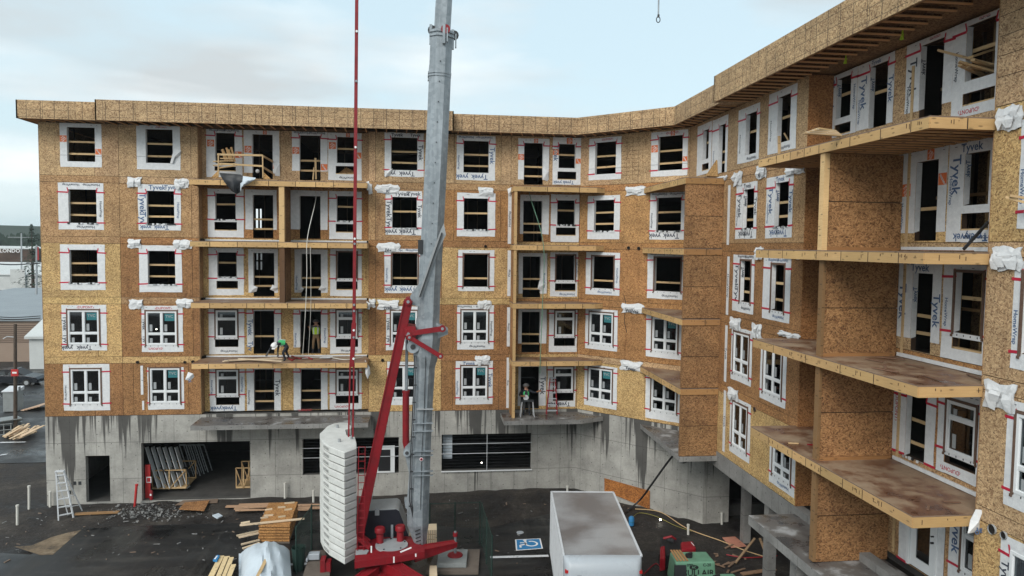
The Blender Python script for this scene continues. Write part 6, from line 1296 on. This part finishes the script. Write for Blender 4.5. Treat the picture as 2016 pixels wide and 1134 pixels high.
# safety rope with hook
cable([atY(621, 376, 38.2), atY(621, 397, 37.8), atY(605, 470, 36.55), atY(604, 540, 36.6), atY(601, 620, 36.6), atY(596, 698, 37.2)], .018, 'pvc', 'pale safety rope hanging down the left balconies from the fourth floor', 'rope', 'rope')
cable([atY(611, 486, 36.6), atY(612, 600, 36.65), atY(607, 698, 37.3)], .012, 'pvc', 'thin line hanging beside the pale safety rope', 'line', 'line')
cable([atY(1041, 376, 37.8), atY(1046, 395, 37.4), atY(1070, 483, 36.55), atY(1068, 600, 36.55), atY(1064, 700, 36.6), atY(1063, 735, 36.6)], .018, 'compressor_green', 'grey-green safety rope hanging down the middle balconies', 'rope', 'rope')
cable([PC.p(2.72, 10.6, .03), PC.p(2.85, 10.1, .03), PC.p(2.8, 9.3, .03), PC.p(2.95, 8.7, .03)], .012, 'black', 'thin black wire hanging on the angled wall between two windows', 'wire', 'wire')
# red step ladder on the first floor slab
B0 = Vector((atY(1076, 812, 37.45).x, 37.45, 4.26)); B1 = Vector((atY(1097, 812, 37.45).x, 37.45, 4.26)); ladder(B0, B1, atY(1083, 744, 37.75), atY(1093, 744, 37.75), 6, 'machine_red', 'truck_white', 'red and white step ladder open on the first floor slab beside a window', .2)
# lumber on wing balconies
zW5 = FL[5]-.22
for i in range(7):
    p = atZ(1583+i*4.5, 262-i*1.5, zW5+.09+i*.02); q = atZ(1655-i*2, 267-i*1.5, zW5+.06+i*.02); board(p, q, .12, .04, 'board in the loose pile on the far end of the top right balcony', 'boards piled on the top right balcony', 'lumber_pale' if i % 2 else 'lumber')
for i, (a, c_) in enumerate((((1847, 99), (1958, 128)), ((1888, 122), (1958, 142)), ((1890, 128), (1935, 148)), ((1912, 112), (1960, 96)), ((1915, 118), (1960, 136)), ((1905, 132), (1950, 140)))):
    board(atX(*a, 12.75+i*.05), atX(*c_, 13.5+i*.04), .12, .05, 'long board sticking out through the window opening at upper right' if i else 'longest board jutting out left through the window opening at upper right', 'boards in the upper right window opening', 'lumber')
for a, c_ in (((1980, 388), (2030, 402)), ((1988, 385), (2030, 392))): board(atX(*a, 11.9), atX(*c_, 12.2), .1, .05, 'board jutting into view at the right picture edge', 'boards at the right picture edge', 'lumber')
b = MB(); b.prism([atX(x, y, 12.28) for x, y in ((1389, 346), (1410, 315), (1411, 347))], (.05, 0, 0), 'osb', t=(1.1, 1, .8)); tag(b.build('triangular_offcut'), 'triangular sheet offcut standing on the small balcony by the inner corner', 'offcut')
for a, c_ in (((1534, 268), (1534, 325)),): board(atX(*a, 12.30), atX(*c_, 12.28), .09, .05, 'upright stud nailed to the wall below the top floor wing window', None, 'lumber')
board(atX(1544, 262, 12.5), atX(1552, 276, 12.6), .05, .05, 'short diagonal brace inside the top floor wing window', None, 'lumber')
b = MB(); p = atX(1897, 491, 12.5); q = atX(1946, 437, 13.1); b.beam(p, q, .05, .06, 'dark_plastic'); tag(b.build('long_bar'), 'dark bar leaning against the wall on the fourth floor right balcony', 'bar')
for i in range(14):
    k_ = random.choice((2, 3, 4)); p = Vector((rnd(11.2, 13.0), rnd(15.3, 18.8), FL[k_]-.19)); a = rnd(0, 3.1); d = Vector((math.cos(a), math.sin(a), 0))*rnd(.1, .45); board(p-d, p+d, .06, .02, 'thin wood scrap lying on a right hand balcony deck', 'scraps on the right balconies', 'lumber_old', name='wood_scrap', t=(.9, .7, .6))
for i, (x, y, z) in enumerate(((1560, 872, FL[2]-.2), (1597, 875, FL[2]-.2))):
    board(atZ(x-8, y, z), atZ(x+12, y+1, z), .05, .03, 'small red scrap lying on the wing balcony' if i else 'small tan lath lying on the wing balcony', None, 'machine_red' if i else 'lumber', name='wood_scrap')
# sill flashing strips along the balcony wall bases
for k in (5, 4, 3, 2):
    b = MB(); z = FL[k]-.12; b.pbox(PR, -10.9, -2.9, z, z+.07, .01, .05, 'house_wrap'); b.build('flashing_strip', BLD)
    b = MB(); z = FL[k]-.2; b.pbox(PX, -19.1, -15.0, z, z+.1, .01, .06, 'house_wrap'); b.build('flashing_strip', BLD)

# ------------------------------------------------------------------ people
def person(J, mats, label, hat=None, vest=None, face=None):
    """J: joint name -> Vector; one skinned body"""
    order = ['pelvis', 'waist', 'chest', 'neck', 'head', 'crown', 'shL', 'elL', 'wrL', 'haL', 'shR', 'elR', 'wrR', 'haR', 'hipL', 'knL', 'anL', 'toL', 'hipR', 'knR', 'anR', 'toR']
    rad = dict(pelvis=.15, waist=.14, chest=.165, neck=.06, head=.095, crown=.085, sh=.075, el=.05, wr=.035, ha=.04, hip=.10, kn=.07, an=.05, to=.045)
    E = [('pelvis', 'waist'), ('waist', 'chest'), ('chest', 'neck'), ('neck', 'head'), ('head', 'crown')]
    for s_ in 'LR': E += [('chest', 'sh'+s_), ('sh'+s_, 'el'+s_), ('el'+s_, 'wr'+s_), ('wr'+s_, 'ha'+s_), ('pelvis', 'hip'+s_), ('hip'+s_, 'kn'+s_), ('kn'+s_, 'an'+s_), ('an'+s_, 'to'+s_)]
    J = dict(J); order = list(order)
    for s_ in 'LR':     # fingers: five short chains per hand
        h = J['ha'+s_]; d = (h-J['wr'+s_]).normalized(); sd_ = d.cross(FW).normalized()
        for i, (o_, l_) in enumerate(((-.032, .065), (-.011, .08), (.011, .078), (.030, .06), (.05, .045))):
            nm = 'fi%d%s' % (i, s_); J[nm] = h+sd_*o_*1.2+d*l_*.5+(FW*-.012); J[nm+'t'] = h+sd_*o_*1.35+d*l_*(1 if i < 4 else .6)+FW*-.035; order += [nm, nm+'t']; rad[nm] = rad[nm+'t'] = .011; E += [('ha'+s_, nm), (nm, nm+'t')]
    idx = {n_: i for i, n_ in enumerate(order)}
    me = bpy.data.meshes.new('person'); me.from_pydata([J[n_] for n_ in order], [(idx[a], idx[c_]) for a, c_ in E], []); ob = bpy.data.objects.new('person', me); C.objects.link(ob)
    md = ob.modifiers.new('s', 'SKIN'); sv = me.skin_vertices[0].data
    for n_ in order:
        r_ = rad.get(n_, rad.get(n_.rstrip('LRt'), rad.get(n_[:-1], .05))); sv[idx[n_]].radius = (r_, r_); sv[idx[n_]].use_root = (n_ == 'pelvis')
    ss = ob.modifiers.new('u', 'SUBSURF'); ss.levels = 1; ss.render_levels = 1
    bpy.context.view_layer.update(); dg = bpy.context.evaluated_depsgraph_get(); m2_ = bpy.data.meshes.new_from_object(ob.evaluated_get(dg)); ob.modifiers.clear(); ob.data = m2_
    zone = lambda n_: 'skin' if n_ in ('head', 'crown', 'neck') else 'glove' if n_[:2] in ('ha', 'fi', 'wr') else 'top' if n_[:2] in ('sh', 'el', 'ch') or n_ in ('chest', 'waist') else 'boot' if n_[:2] in ('an', 'to') else 'leg'
    zs = ['skin', 'glove', 'top', 'boot', 'leg']; m2_.materials.clear()
    for z_ in zs: m2_.materials.append(MT[mats[z_]])
    if not m2_.uv_layers: m2_.uv_layers.new(name='UVMap')
    for p in m2_.polygons: n_ = min(order, key=lambda q: (J[q]-p.center).length-rad.get(q, rad.get(q[:-1], .04))*.5); p.material_index = zs.index(zone(n_)); p.use_smooth = True
    tag(ob, label, 'person')
    up = (J['crown']-J['head']).normalized(); c_ = J['head']+up*.04
    q = up.to_track_quat('Z', 'Y').to_matrix()
    b = MB(); b.ball((0, 0, 0), .155, hat, 14, 5, .95, True); b.tube([(0, 0, -.01), (0, 0, .012)], .18, hat, 16); b.beam((0, -.12, .01), (0, -.20, 0), .16, .015, hat); b.beam((0, -.13, .09), (0, .13, .09), .03, .05, hat); b.v = [tuple(q @ Vector(v)+c_) for v in b.v]; b.build('hard_hat', ob, 45)
    fd = face or Vector((0, -1, 0)); sdv = fd.cross(up).normalized(); b = MB(); hc = J['head']
    for s_ in (-1, 1): b.ball(hc+fd*.088+sdv*.035*s_+up*.0, .012, 'black', 6, 4); b.ball(hc+sdv*.10*s_, .025, mats['skin'], 6, 4)
    b.beam(hc+fd*.09+up*.0, hc+fd*.115-up*.035, .022, .02, mats['skin']); b.beam(hc+fd*.088-up*.062-sdv*.022, hc+fd*.088-up*.062+sdv*.022, .012, .012, 'machine_red'); b.build('face', ob, 45)
    if vest:   # waistcoat shell round chest to waist with lighter stripes
        a, c2 = J['waist'], J['chest']+(J['neck']-J['chest'])*.25; ax_ = (c2-a).normalized(); sd_ = (J['shR']-J['shL']).normalized(); fr_ = ax_.cross(sd_).normalized(); b = MB(); rows = []
        for t, rx, ry in ((-.25, .19, .165), (.3, .20, .18), (.7, .215, .185), (1.0, .20, .16), (1.12, .12, .12)):
            rows.append([a+(c2-a)*t+sd_*rx*math.cos(k*math.pi/8)+fr_*ry*math.sin(k*math.pi/8) for k in range(16)])
        for r0, r1 in zip(rows, rows[1:]):
            for k in range(16): b.face([r0[k], r0[(k+1) % 16], r1[(k+1) % 16], r1[k]], ('hiviz_green' if vest == 'cloth_dark' else 'aluminium') if (k in (2, 5, 10, 13)) else vest)
        b.build('safety_vest', ob, 50)
    return ob
V3 = Vector
def standing(x, y, z, lean=0, fx=0):
    o_ = V3((x, y, z)); j = {}
    for n_, p in dict(pelvis=(0, 0, .95), waist=(0, 0, 1.1), chest=(0, -.02, 1.32), neck=(0, -.02, 1.5), head=(0, -.04, 1.62), crown=(0, -.03, 1.70), shL=(-.20, 0, 1.42), elL=(-.34, -.02, 1.18), wrL=(-.30, -.18, 1.32), haL=(-.31, -.22, 1.40), shR=(.20, 0, 1.42), elR=(.29, .02, 1.15), wrR=(.26, -.1, .93), haR=(.26, -.12, .85),
                      hipL=(-.10, 0, .90), knL=(-.14, -.04, .5), anL=(-.16, .02, .09), toL=(-.18, -.14, .04), hipR=(.10, 0, .90), knR=(.13, -.03, .5), anR=(.15, .02, .09), toR=(.17, -.14, .04)).items(): j[n_] = o_+V3(p)
    return j
p = atY(622, 697, 38.75); person(standing(p.x, 38.85, FL[2]-.02), dict(skin='skin', glove='glove', top='cloth_grey', boot='cloth_dark', leg='cloth_tan'), 'person in a lime safety vest and tan trousers standing in a second floor doorway', 'cloth_grey', 'hiviz')
# crouching, bent to the left over the boards
hp = atY(566, 678, 37.5); z0 = zD2; X = lambda x, y, Y=37.45: atY(x, y, Y)
J = dict(pelvis=X(565, 680), waist=X(559, 675), chest=X(550.5, 674), neck=X(544, 676), head=X(540.5, 681, 37.25), crown=X(537.5, 678, 37.1), shL=X(549, 677, 37.25), elL=X(534, 683, 37.15), wrL=X(527, 695, 37.15), haL=X(525, 699, 37.15), shR=X(549, 678, 37.65), elR=X(547, 689, 37.6), wrR=X(547, 697, 37.5), haR=X(547, 700, 37.45),
         hipL=X(564, 683, 37.33), knL=X(557, 695, 37.2), anL=X(562, 708, 37.25), toL=X(557, 710.5, 37.2), hipR=X(566, 683, 37.6), knR=X(563, 692, 37.75), anR=X(569, 703.5, 37.8), toR=X(564, 705, 37.8))
person(J, dict(skin='skin', glove='cloth_grey', top='cloth_dark', boot='cloth_dark', leg='cloth_dark'), 'person in a white hard hat and green vest bending over boards on a balcony', 'white_ink', 'hiviz_green', face=V3((-.5, -.5, -.7)))
j = standing(atY(1036, 822, 37.4).x, 37.3, 4.27)
for n_ in ('waist', 'chest', 'neck', 'head', 'crown', 'shL', 'shR', 'elL', 'elR', 'wrL', 'wrR', 'haL', 'haR'): j[n_] = j[n_]+V3((-.06, -.06, -.12))
j['elR'] = j['shR']+V3((.24, -.05, -.12)); j['wrR'] = j['shR']+V3((.44, -.08, -.04)); j['haR'] = j['shR']+V3((.52, -.08, -.02)); j['wrL'] = j['elL']+V3((.12, -.2, -.02)); j['haL'] = j['elL']+V3((.2, -.24, 0)); j['pelvis'] += V3((0, .1, -.1)); j['hipL'] += V3((0, .08, -.1)); j['hipR'] += V3((0, .08, -.1))
person(j, dict(skin='skin', glove='glove', top='cloth_dark', boot='cloth_dark', leg='cloth_grey'), 'person in dark clothes and vest leaning over a saw on the first floor slab', 'cloth_grey', 'cloth_dark')
T = thing('saw_stand', (atY(1046, 820, 37.1).x-.2, 37.05, 4.26), 'dark saw stand in front of the person on the first floor slab', 'saw stand'); c_ = T.location
b = MB(); b.box(c_+V3((-.35, -.15, .78)), c_+V3((.3, .15, .86)), 'dark_plastic'); b.tube([c_+V3((-.1, -.02, .98)), c_+V3((-.1, .02, .98))], .14, 'aluminium', 16); b.build('saw', T)
for x_, y_ in ((-.3, -.12), (.25, -.12), (-.3, .12), (.25, .12)): b = MB(); b.tube([c_+V3((x_, y_, .78)), c_+V3((x_*1.3, y_*1.6, 0))], .018, 'aluminium', 6); b.build('leg', T)

# ------------------------------------------------------------------ beyond the site, left
def far_box(x0, x1, y0, Y, dp, m, label, mr='far_roof_grey', ybot=None, roof=0, name='warehouse'):
    p, q = atY(x0, y0, Y), atY(x1, y0, Y); T = thing(name, ((p.x+q.x)/2, Y, 0), label, 'building'); zt = p.z
    b = MB(); b.box((p.x, Y, 0), (q.x, Y+dp, zt), m); b.build('wall', T)
    b = MB(); b.prism([(p.x-.3, Y-.3, zt+.01), (q.x+.3, Y-.3, zt+.01), (q.x+.3, Y+dp, zt+roof+.01), (p.x-.3, Y+dp, zt+roof+.01)], (0, 0, .25), mr); b.build('roof', T); return T, p, q, zt
T, p, q, zt = far_box(-160, 92, 632, 84, 24, 'far_wall_tan', 'long tan metal-clad building beyond the parked car', roof=.9)
b = MB()
for i in range(9): b.box((p.x, 83.94, zt-.5-i*.22), (q.x, 83.985, zt-.46-i*.22), 'far_brown')
b.build('cladding_line', T)
b = MB(); b.box((q.x-12, 83.9, 3.1), (q.x-9.2, 83.98, 3.25), 'black'); b.build('wall_lamp', T)
T, p, q, zt = far_box(57, 105, 667, 79, 5, 'far_wall_white', 'small cream lean-to with a white roof beside the tan building', 'far_wall_white', roof=2.0, name='shed')
T, p, q, zt = far_box(-200, 130, 612, 112, 30, 'far_wall_white', 'low building with a wide grey flat roof behind the tan building', roof=1.2)
T, p, q, zt = far_box(-200, 100, 541, 175, 40, 'far_wall_teal', 'teal-grey warehouse with a pale upper band and dark lower windows', 'far_wall_white', roof=1.6)
b = MB(); b.box((p.x, 174.7, zt-3.2), (q.x, 174.98, zt-.2), 'far_wall_white'); [b.box((x_, 174.4, 0), (x_+.25, 174.7, zt), 'grey_paint') for x_ in sm(q.x-30, q.x, 6)]; b.build('upper_cladding', T)
b = MB(); b.box((q.x-8, 174.2, .5), (q.x-5, 174.6, 6.5), 'far_wall_white'); b.build('poster_panel', T)
T, p, q, zt = far_box(-300, 64, 487, 260, 30, 'far_brown', 'far dark store building with LONDO lettering on its white fascia', 'far_wall_white', roof=.5, name='store')
b = MB(); p = atY(3, 490, 259); q = atY(36, 498, 259); b.text('LONDO', ((p.x+q.x)/2, 259, (p.z+q.z)/2), (1, 0, 0), (0, 0, 1), 1.7, 'lamp_white' if False else 'white_ink', 0, 1.0); b.build('lettering', T)
T, p, q, zt = far_box(-60, 70, 520, 215, 12, 'far_wall_white', 'far pale roofed building with a red roofed shed before it', 'far_wall_white', name='warehouse')
b = MB(); p = atY(44, 527, 205); q = atY(74, 531, 205); b.hexa([(p.x, 205, p.z-1), (q.x, 205, q.z-.6), (q.x, 210, q.z-.6), (p.x, 210, p.z-1), (p.x+1, 205, p.z), (q.x-1, 205, q.z+.2), (q.x, 210, q.z+.5), (p.x, 210, p.z+.5)], 'red_sign'); b.box((p.x+1, 206, 0), (q.x-1, 209, q.z-.6), 'far_wall_white'); tag(b.build('red_roofed_shed'), 'far small shed with a red roof in front of the pale building', 'shed')
def pole(x, y0, y1, Y, r, label, arms=(), name='utility_pole', m='bark'):
    p = atY(x, y1, Y); q = atY(x, y0, Y); T = thing(name, (p.x, Y, 0), label, 'pole'); b = MB(); b.tube([(p.x, Y, 0), (q.x, Y, q.z)], [r, r*.75], m, 10); b.build('shaft', T, 50)
    for dz, l_ in arms: b = MB(); b.beam((q.x-l_, Y-.1, q.z-dz), (q.x+l_, Y-.1, q.z-dz), .1, .12, m); b.build('cross_arm', T)
    return T, q
T, q = pole(30, 638, 830, 54, .13, 'wooden utility pole with a red sign and meter box by the lumber piles')
b = MB(); b.tube([q+V3((-.05, 0, -.9)), q+V3((-.5, -.1, -.85)), q+V3((-.75, -.1, -1.0))], .03, 'aluminium', 6); b.build('lamp_arm', T)
b = MB(); a_ = atY(23, 727, 53.6); c_ = atY(37, 740, 53.6); b.box((a_.x, 53.5, c_.z), (c_.x, 53.6, a_.z), 'red_sign'); b.box((a_.x+.08, 53.49, c_.z+.18), (c_.x-.08, 53.5, c_.z+.3), 'white_ink'); b.build('sign', T)
b = MB(); b.box(atY(36, 762, 53.7), atY(41, 778, 54), 'grey_cabinet'); b.build('meter_box', T)
pole(42, 459, 560, 190, .2, 'far light pole in front of the dark trees', ((1, 3),), 'light_pole', 'grey_paint')
pole(72, 482, 640, 120, .16, 'grey pole with a tall red banner beside the building corner', (), 'banner_pole', 'grey_paint')
b = MB(); b.box(atY(72, 486, 120), atY(77, 512, 120.2), 'red_sign'); b.box(atY(70, 598, 112), atY(72, 642, 112.2), 'grey_paint'); tag(b.build('red_banner'), 'tall narrow red banner left of the building corner', 'banner')
for y, z_ in ((624, 0), (628, 1), (520, 2)): cable([atY(-40, y-4, 56+z_*20), atY(20, y+1, 57+z_*20), atY(80, y-2, 58+z_*20)], .03+.02*z_, 'black', 'thin overhead wire crossing in front of the far buildings', 'wire', 'overhead wire', 'overhead wires')
# parked car
def car():
    Yc = 70.5; a_ = atY(-8, 745, Yc); c_ = atY(87, 742, Yc); L_ = 4.7; x1 = c_.x-.1; x0 = x1-L_
    T = thing('parked_car', ((x0+x1)/2, Yc, 0), 'dark sedan parked in the lot beside the tan building', 'car')
    def prof(pts, y0, y1, m, nm, inset=0):
        b = MB(); A_ = [V3((x0+x, y0, z)) for x, z in pts]; B_ = [V3((x0+x, y1, z)) for x, z in pts]; n = len(pts)
        b.face(A_, m); b.face(B_[::-1], m)
        for i in range(n): b.face([A_[i], B_[i], B_[(i+1) % n], A_[(i+1) % n]], m)
        return b.build(nm, T, bevel=.05 if nm == 'body' else 0)
    prof([(0, .35), (0, .85), (.15, .98), (1.0, 1.02), (3.5, .98), (4.5, .80), (4.7, .6), (4.65, .3)], Yc-.9, Yc+.9, 'car_paint', 'body')
    prof([(.8, 1.0), (1.35, 1.42), (2.6, 1.45), (3.5, .99)], Yc-.78, Yc+.78, 'black', 'cabin'); prof([(1.35, 1.42), (1.5, 1.47), (2.45, 1.49), (2.62, 1.45)], Yc-.76, Yc+.76, 'car_paint', 'roof')
    for x in (.95, 3.75):
        for y in (-.85, .85): b = MB(); b.tube([(x0+x, Yc+y-.1, .33), (x0+x, Yc+y+.1, .33)], .33, 'tyre', 18); wq = b.build('wheel', T, 40); b = MB(); b.tube([(x0+x, Yc+y-.11, .33), (x0+x, Yc+y+.11, .33)], .19, 'grey_paint', 12); b.build('rim', wq)
    b = MB(); b.box((x0-.02, Yc-.85, .7), (x0+.1, Yc-.5, .88), 'tail_red'); b.build('tail_light', T); b = MB(); b.box((x0-.03, Yc-.25, .55), (x0, Yc+.25, .67), 'white_ink'); b.build('number_plate', T)
    for x in (1.6, 2.5): b = MB(); b.hexa([(x0+x-.36, Yc-.84, 1.02), (x0+x+.4, Yc-.84, 1.02), (x0+x+.4, Yc-.80, 1.02), (x0+x-.36, Yc-.80, 1.02), (x0+x-.2, Yc-.80, 1.36), (x0+x+.32, Yc-.80, 1.36), (x0+x+.32, Yc-.76, 1.36), (x0+x-.2, Yc-.76, 1.36)], 'window_glass'); b.build('side_window', T)
car()
# transformer cabinet, metal stack, lumber
T = thing('transformer_cabinet', (*atZ(22, 812, 0).xy, 0), 'grey electrical cabinet standing beside the utility pole', 'cabinet'); Yq = atZ(20, 812, 0).y
a_, c_ = atY(5, 772, Yq), atY(33, 811, Yq); b = MB(); b.box((a_.x, Yq, .05), (c_.x, Yq+1, a_.z), 'grey_cabinet'); b.build('body', T, bevel=.03); b = MB(); b.hexa([(a_.x-.05, Yq-.08, a_.z), (c_.x+.05, Yq-.08, a_.z), (c_.x+.05, Yq+1.05, a_.z), (a_.x-.05, Yq+1.05, a_.z), (a_.x-.05, Yq-.08, a_.z+.06), (c_.x+.05, Yq-.08, a_.z+.06), (c_.x+.05, Yq+1.05, a_.z+.28), (a_.x-.05, Yq+1.05, a_.z+.28)], 'aluminium'); b.build('lid', T)
for i in range(9):
    b = MB(); p = atZ(rnd(-14, -4), 838-i*1.2, .1+.07*i); q = atZ(44-rnd(0, 6), 834-i*1.6, .1+.07*i); b.beam(p, q, 1.2 if i == 8 else .35, .06, 'grey_cabinet'); tag(b.build('scaffold_plank'), 'grey metal plank in the stack left of the lumber pile' if i < 8 else 'topmost wide grey metal plank of the stack at the left edge', 'metal plank', 'grey metal planks')
T = thing('steel_rack', (*atZ(10, 858, 0).xy, 0), 'dark steel frame rack standing in front of the grey metal planks', 'rack')
for x in (-6, 8, 22): b = MB(); p = atZ(x, 862-x*.1, 0); b.tube([p, p+V3((0, 0, .9))], .03, 'grey_cabinet', 6); b.build('upright', T)
for z in (.2, .5, .88): b = MB(); b.tube([atZ(-8, 863, 0)+V3((0, 0, z)), atZ(24, 860, 0)+V3((0, 0, z))], .025, 'grey_cabinet', 6); b.build('bar', T)
for i in range(26):
    x0 = 4+rnd(0, 40); y0 = 866-rnd(0, 10); z = .06+.022*i*rnd(.4, 1); p = atZ(x0, y0, z); q = atZ(x0+rnd(26, 46), y0-rnd(12, 24), z+rnd(0, .06)); board(p, q, .14, .045, 'pale board in the untidy lumber pile left of the building corner', 'lumber pile left of the building', 'lumber_pale', t=vary((1.05, .95, .88), .15))
for i in range(6): x0 = 44+i*6; board(atZ(x0, 808-i*1.5, .1+.05*i), atZ(x0+34, 798-i*2, .1+.05*i), .3, .06, 'board in the small stack behind the lumber pile', 'small board stack behind the lumber pile', 'lumber_old', t=(2.4, 2.3, 2.2))
# trees
def conifer(x, ytop, Y, w_, label, name='conifer'):
    p = atY(x, ytop, Y); T = thing(name, (p.x, Y, 0), label, 'tree', 'far conifers'); H = p.z; b = MB(); b.tube([(p.x, Y, 0), (p.x, Y, H*.95)], [H*.025, .05], 'bark', 6); b.build('trunk', T)
    b = MB(); n = 900
    for i in range(n):
        t = random.random()**.8; z = H*(.12+.88*t); r = w_*(1-t)**.8*(.75+.35*math.sin(t*40)); a = rnd(0, 6.283); rr = r*math.sqrt(rnd(.1, 1)); c_ = V3((p.x+rr*math.cos(a), Y+rr*math.sin(a), z-rr*.25)); s_ = w_*rnd(.08, .2)*(1-.5*t); d = V3((math.cos(a), math.sin(a), -.35)); e_ = V3((-math.sin(a), math.cos(a), rnd(-.3, .3)))
        b.face([c_-e_*s_*.5, c_+d*s_, c_+e_*s_*.5], 'needles')
    b.build('crown', T)
conifer(62, 441, 170, 4.2, 'tall dark conifer standing left of the building corner')
def woods(x0, x1, Y, ytop, n, label, rough=4):
    b = MB(); P0, P1 = atY(x0, ytop, Y), atY(x1, ytop, Y); H0 = P0.z
    for i in range(n):
        x = rnd(P0.x, P1.x); h = H0*(.85+.25*NZ.noise(V3((x*.03, Y, 0)))+rnd(-.12, .12)); w_ = h*rnd(.16, .3); y = Y+rnd(-12, 12)
        for k in range(16):
            t = k/16; r = w_*(1-t)**.7; 
            for q in range(3): a = rnd(0, 6.28); c_ = V3((x+r*.5*math.cos(a), y+r*.5*math.sin(a), h*(.1+.9*t))); s_ = r*.9+.5; b.face([c_+V3((rnd(-1, 1)*s_, rnd(-.5, .5), rnd(-.3, .2)*s_)) for _ in range(1)]+[c_+V3((s_*rnd(.4, 1), 0, -s_*.5)), c_+V3((0, rnd(-.3, .3), s_*.9))], 'needles'); b.face([c_+V3((-s_*rnd(.4, 1), 0, -s_*.5)), c_+V3((s_*.3, 0, -s_*.3)), c_+V3((0, rnd(-.3, .3), s_*.9))], 'needles')
    tag(b.build('woodland', kind='stuff'), label, 'trees')
woods(-500, 160, 420, 447, 330, 'hazy line of conifer woodland along the skyline at the left'); woods(-300, 120, 300, 468, 150, 'nearer dark band of trees behind the far store')
b = MB(); b.prism([(-690, 900, -1), (600, 900, -1), (600, 900, 24), (200, 900, 29), (-300, 900, 27), (-690, 900, 32)], (0, 90, 0), 'needles'); b.build('hills', kind='structure')

# ------------------------------------------------------------------ haze
hm = bpy.data.materials.new('haze'); hm.use_nodes = True; hn = hm.node_tree; hn.nodes.clear(); ho = hn.nodes.new('ShaderNodeOutputMaterial'); hv = hn.nodes.new('ShaderNodeVolumePrincipled')
hv.inputs['Color'].default_value = (.86, .92, .96, 1); hv.inputs['Density'].default_value = .0002; hn.links.new(hv.outputs[0], ho.inputs['Volume'])
MT['haze'] = hm; b = MB(); b.box((-720, -70, -1.1), (720, 1010, 34), 'haze'); b.build('haze', kind='stuff')
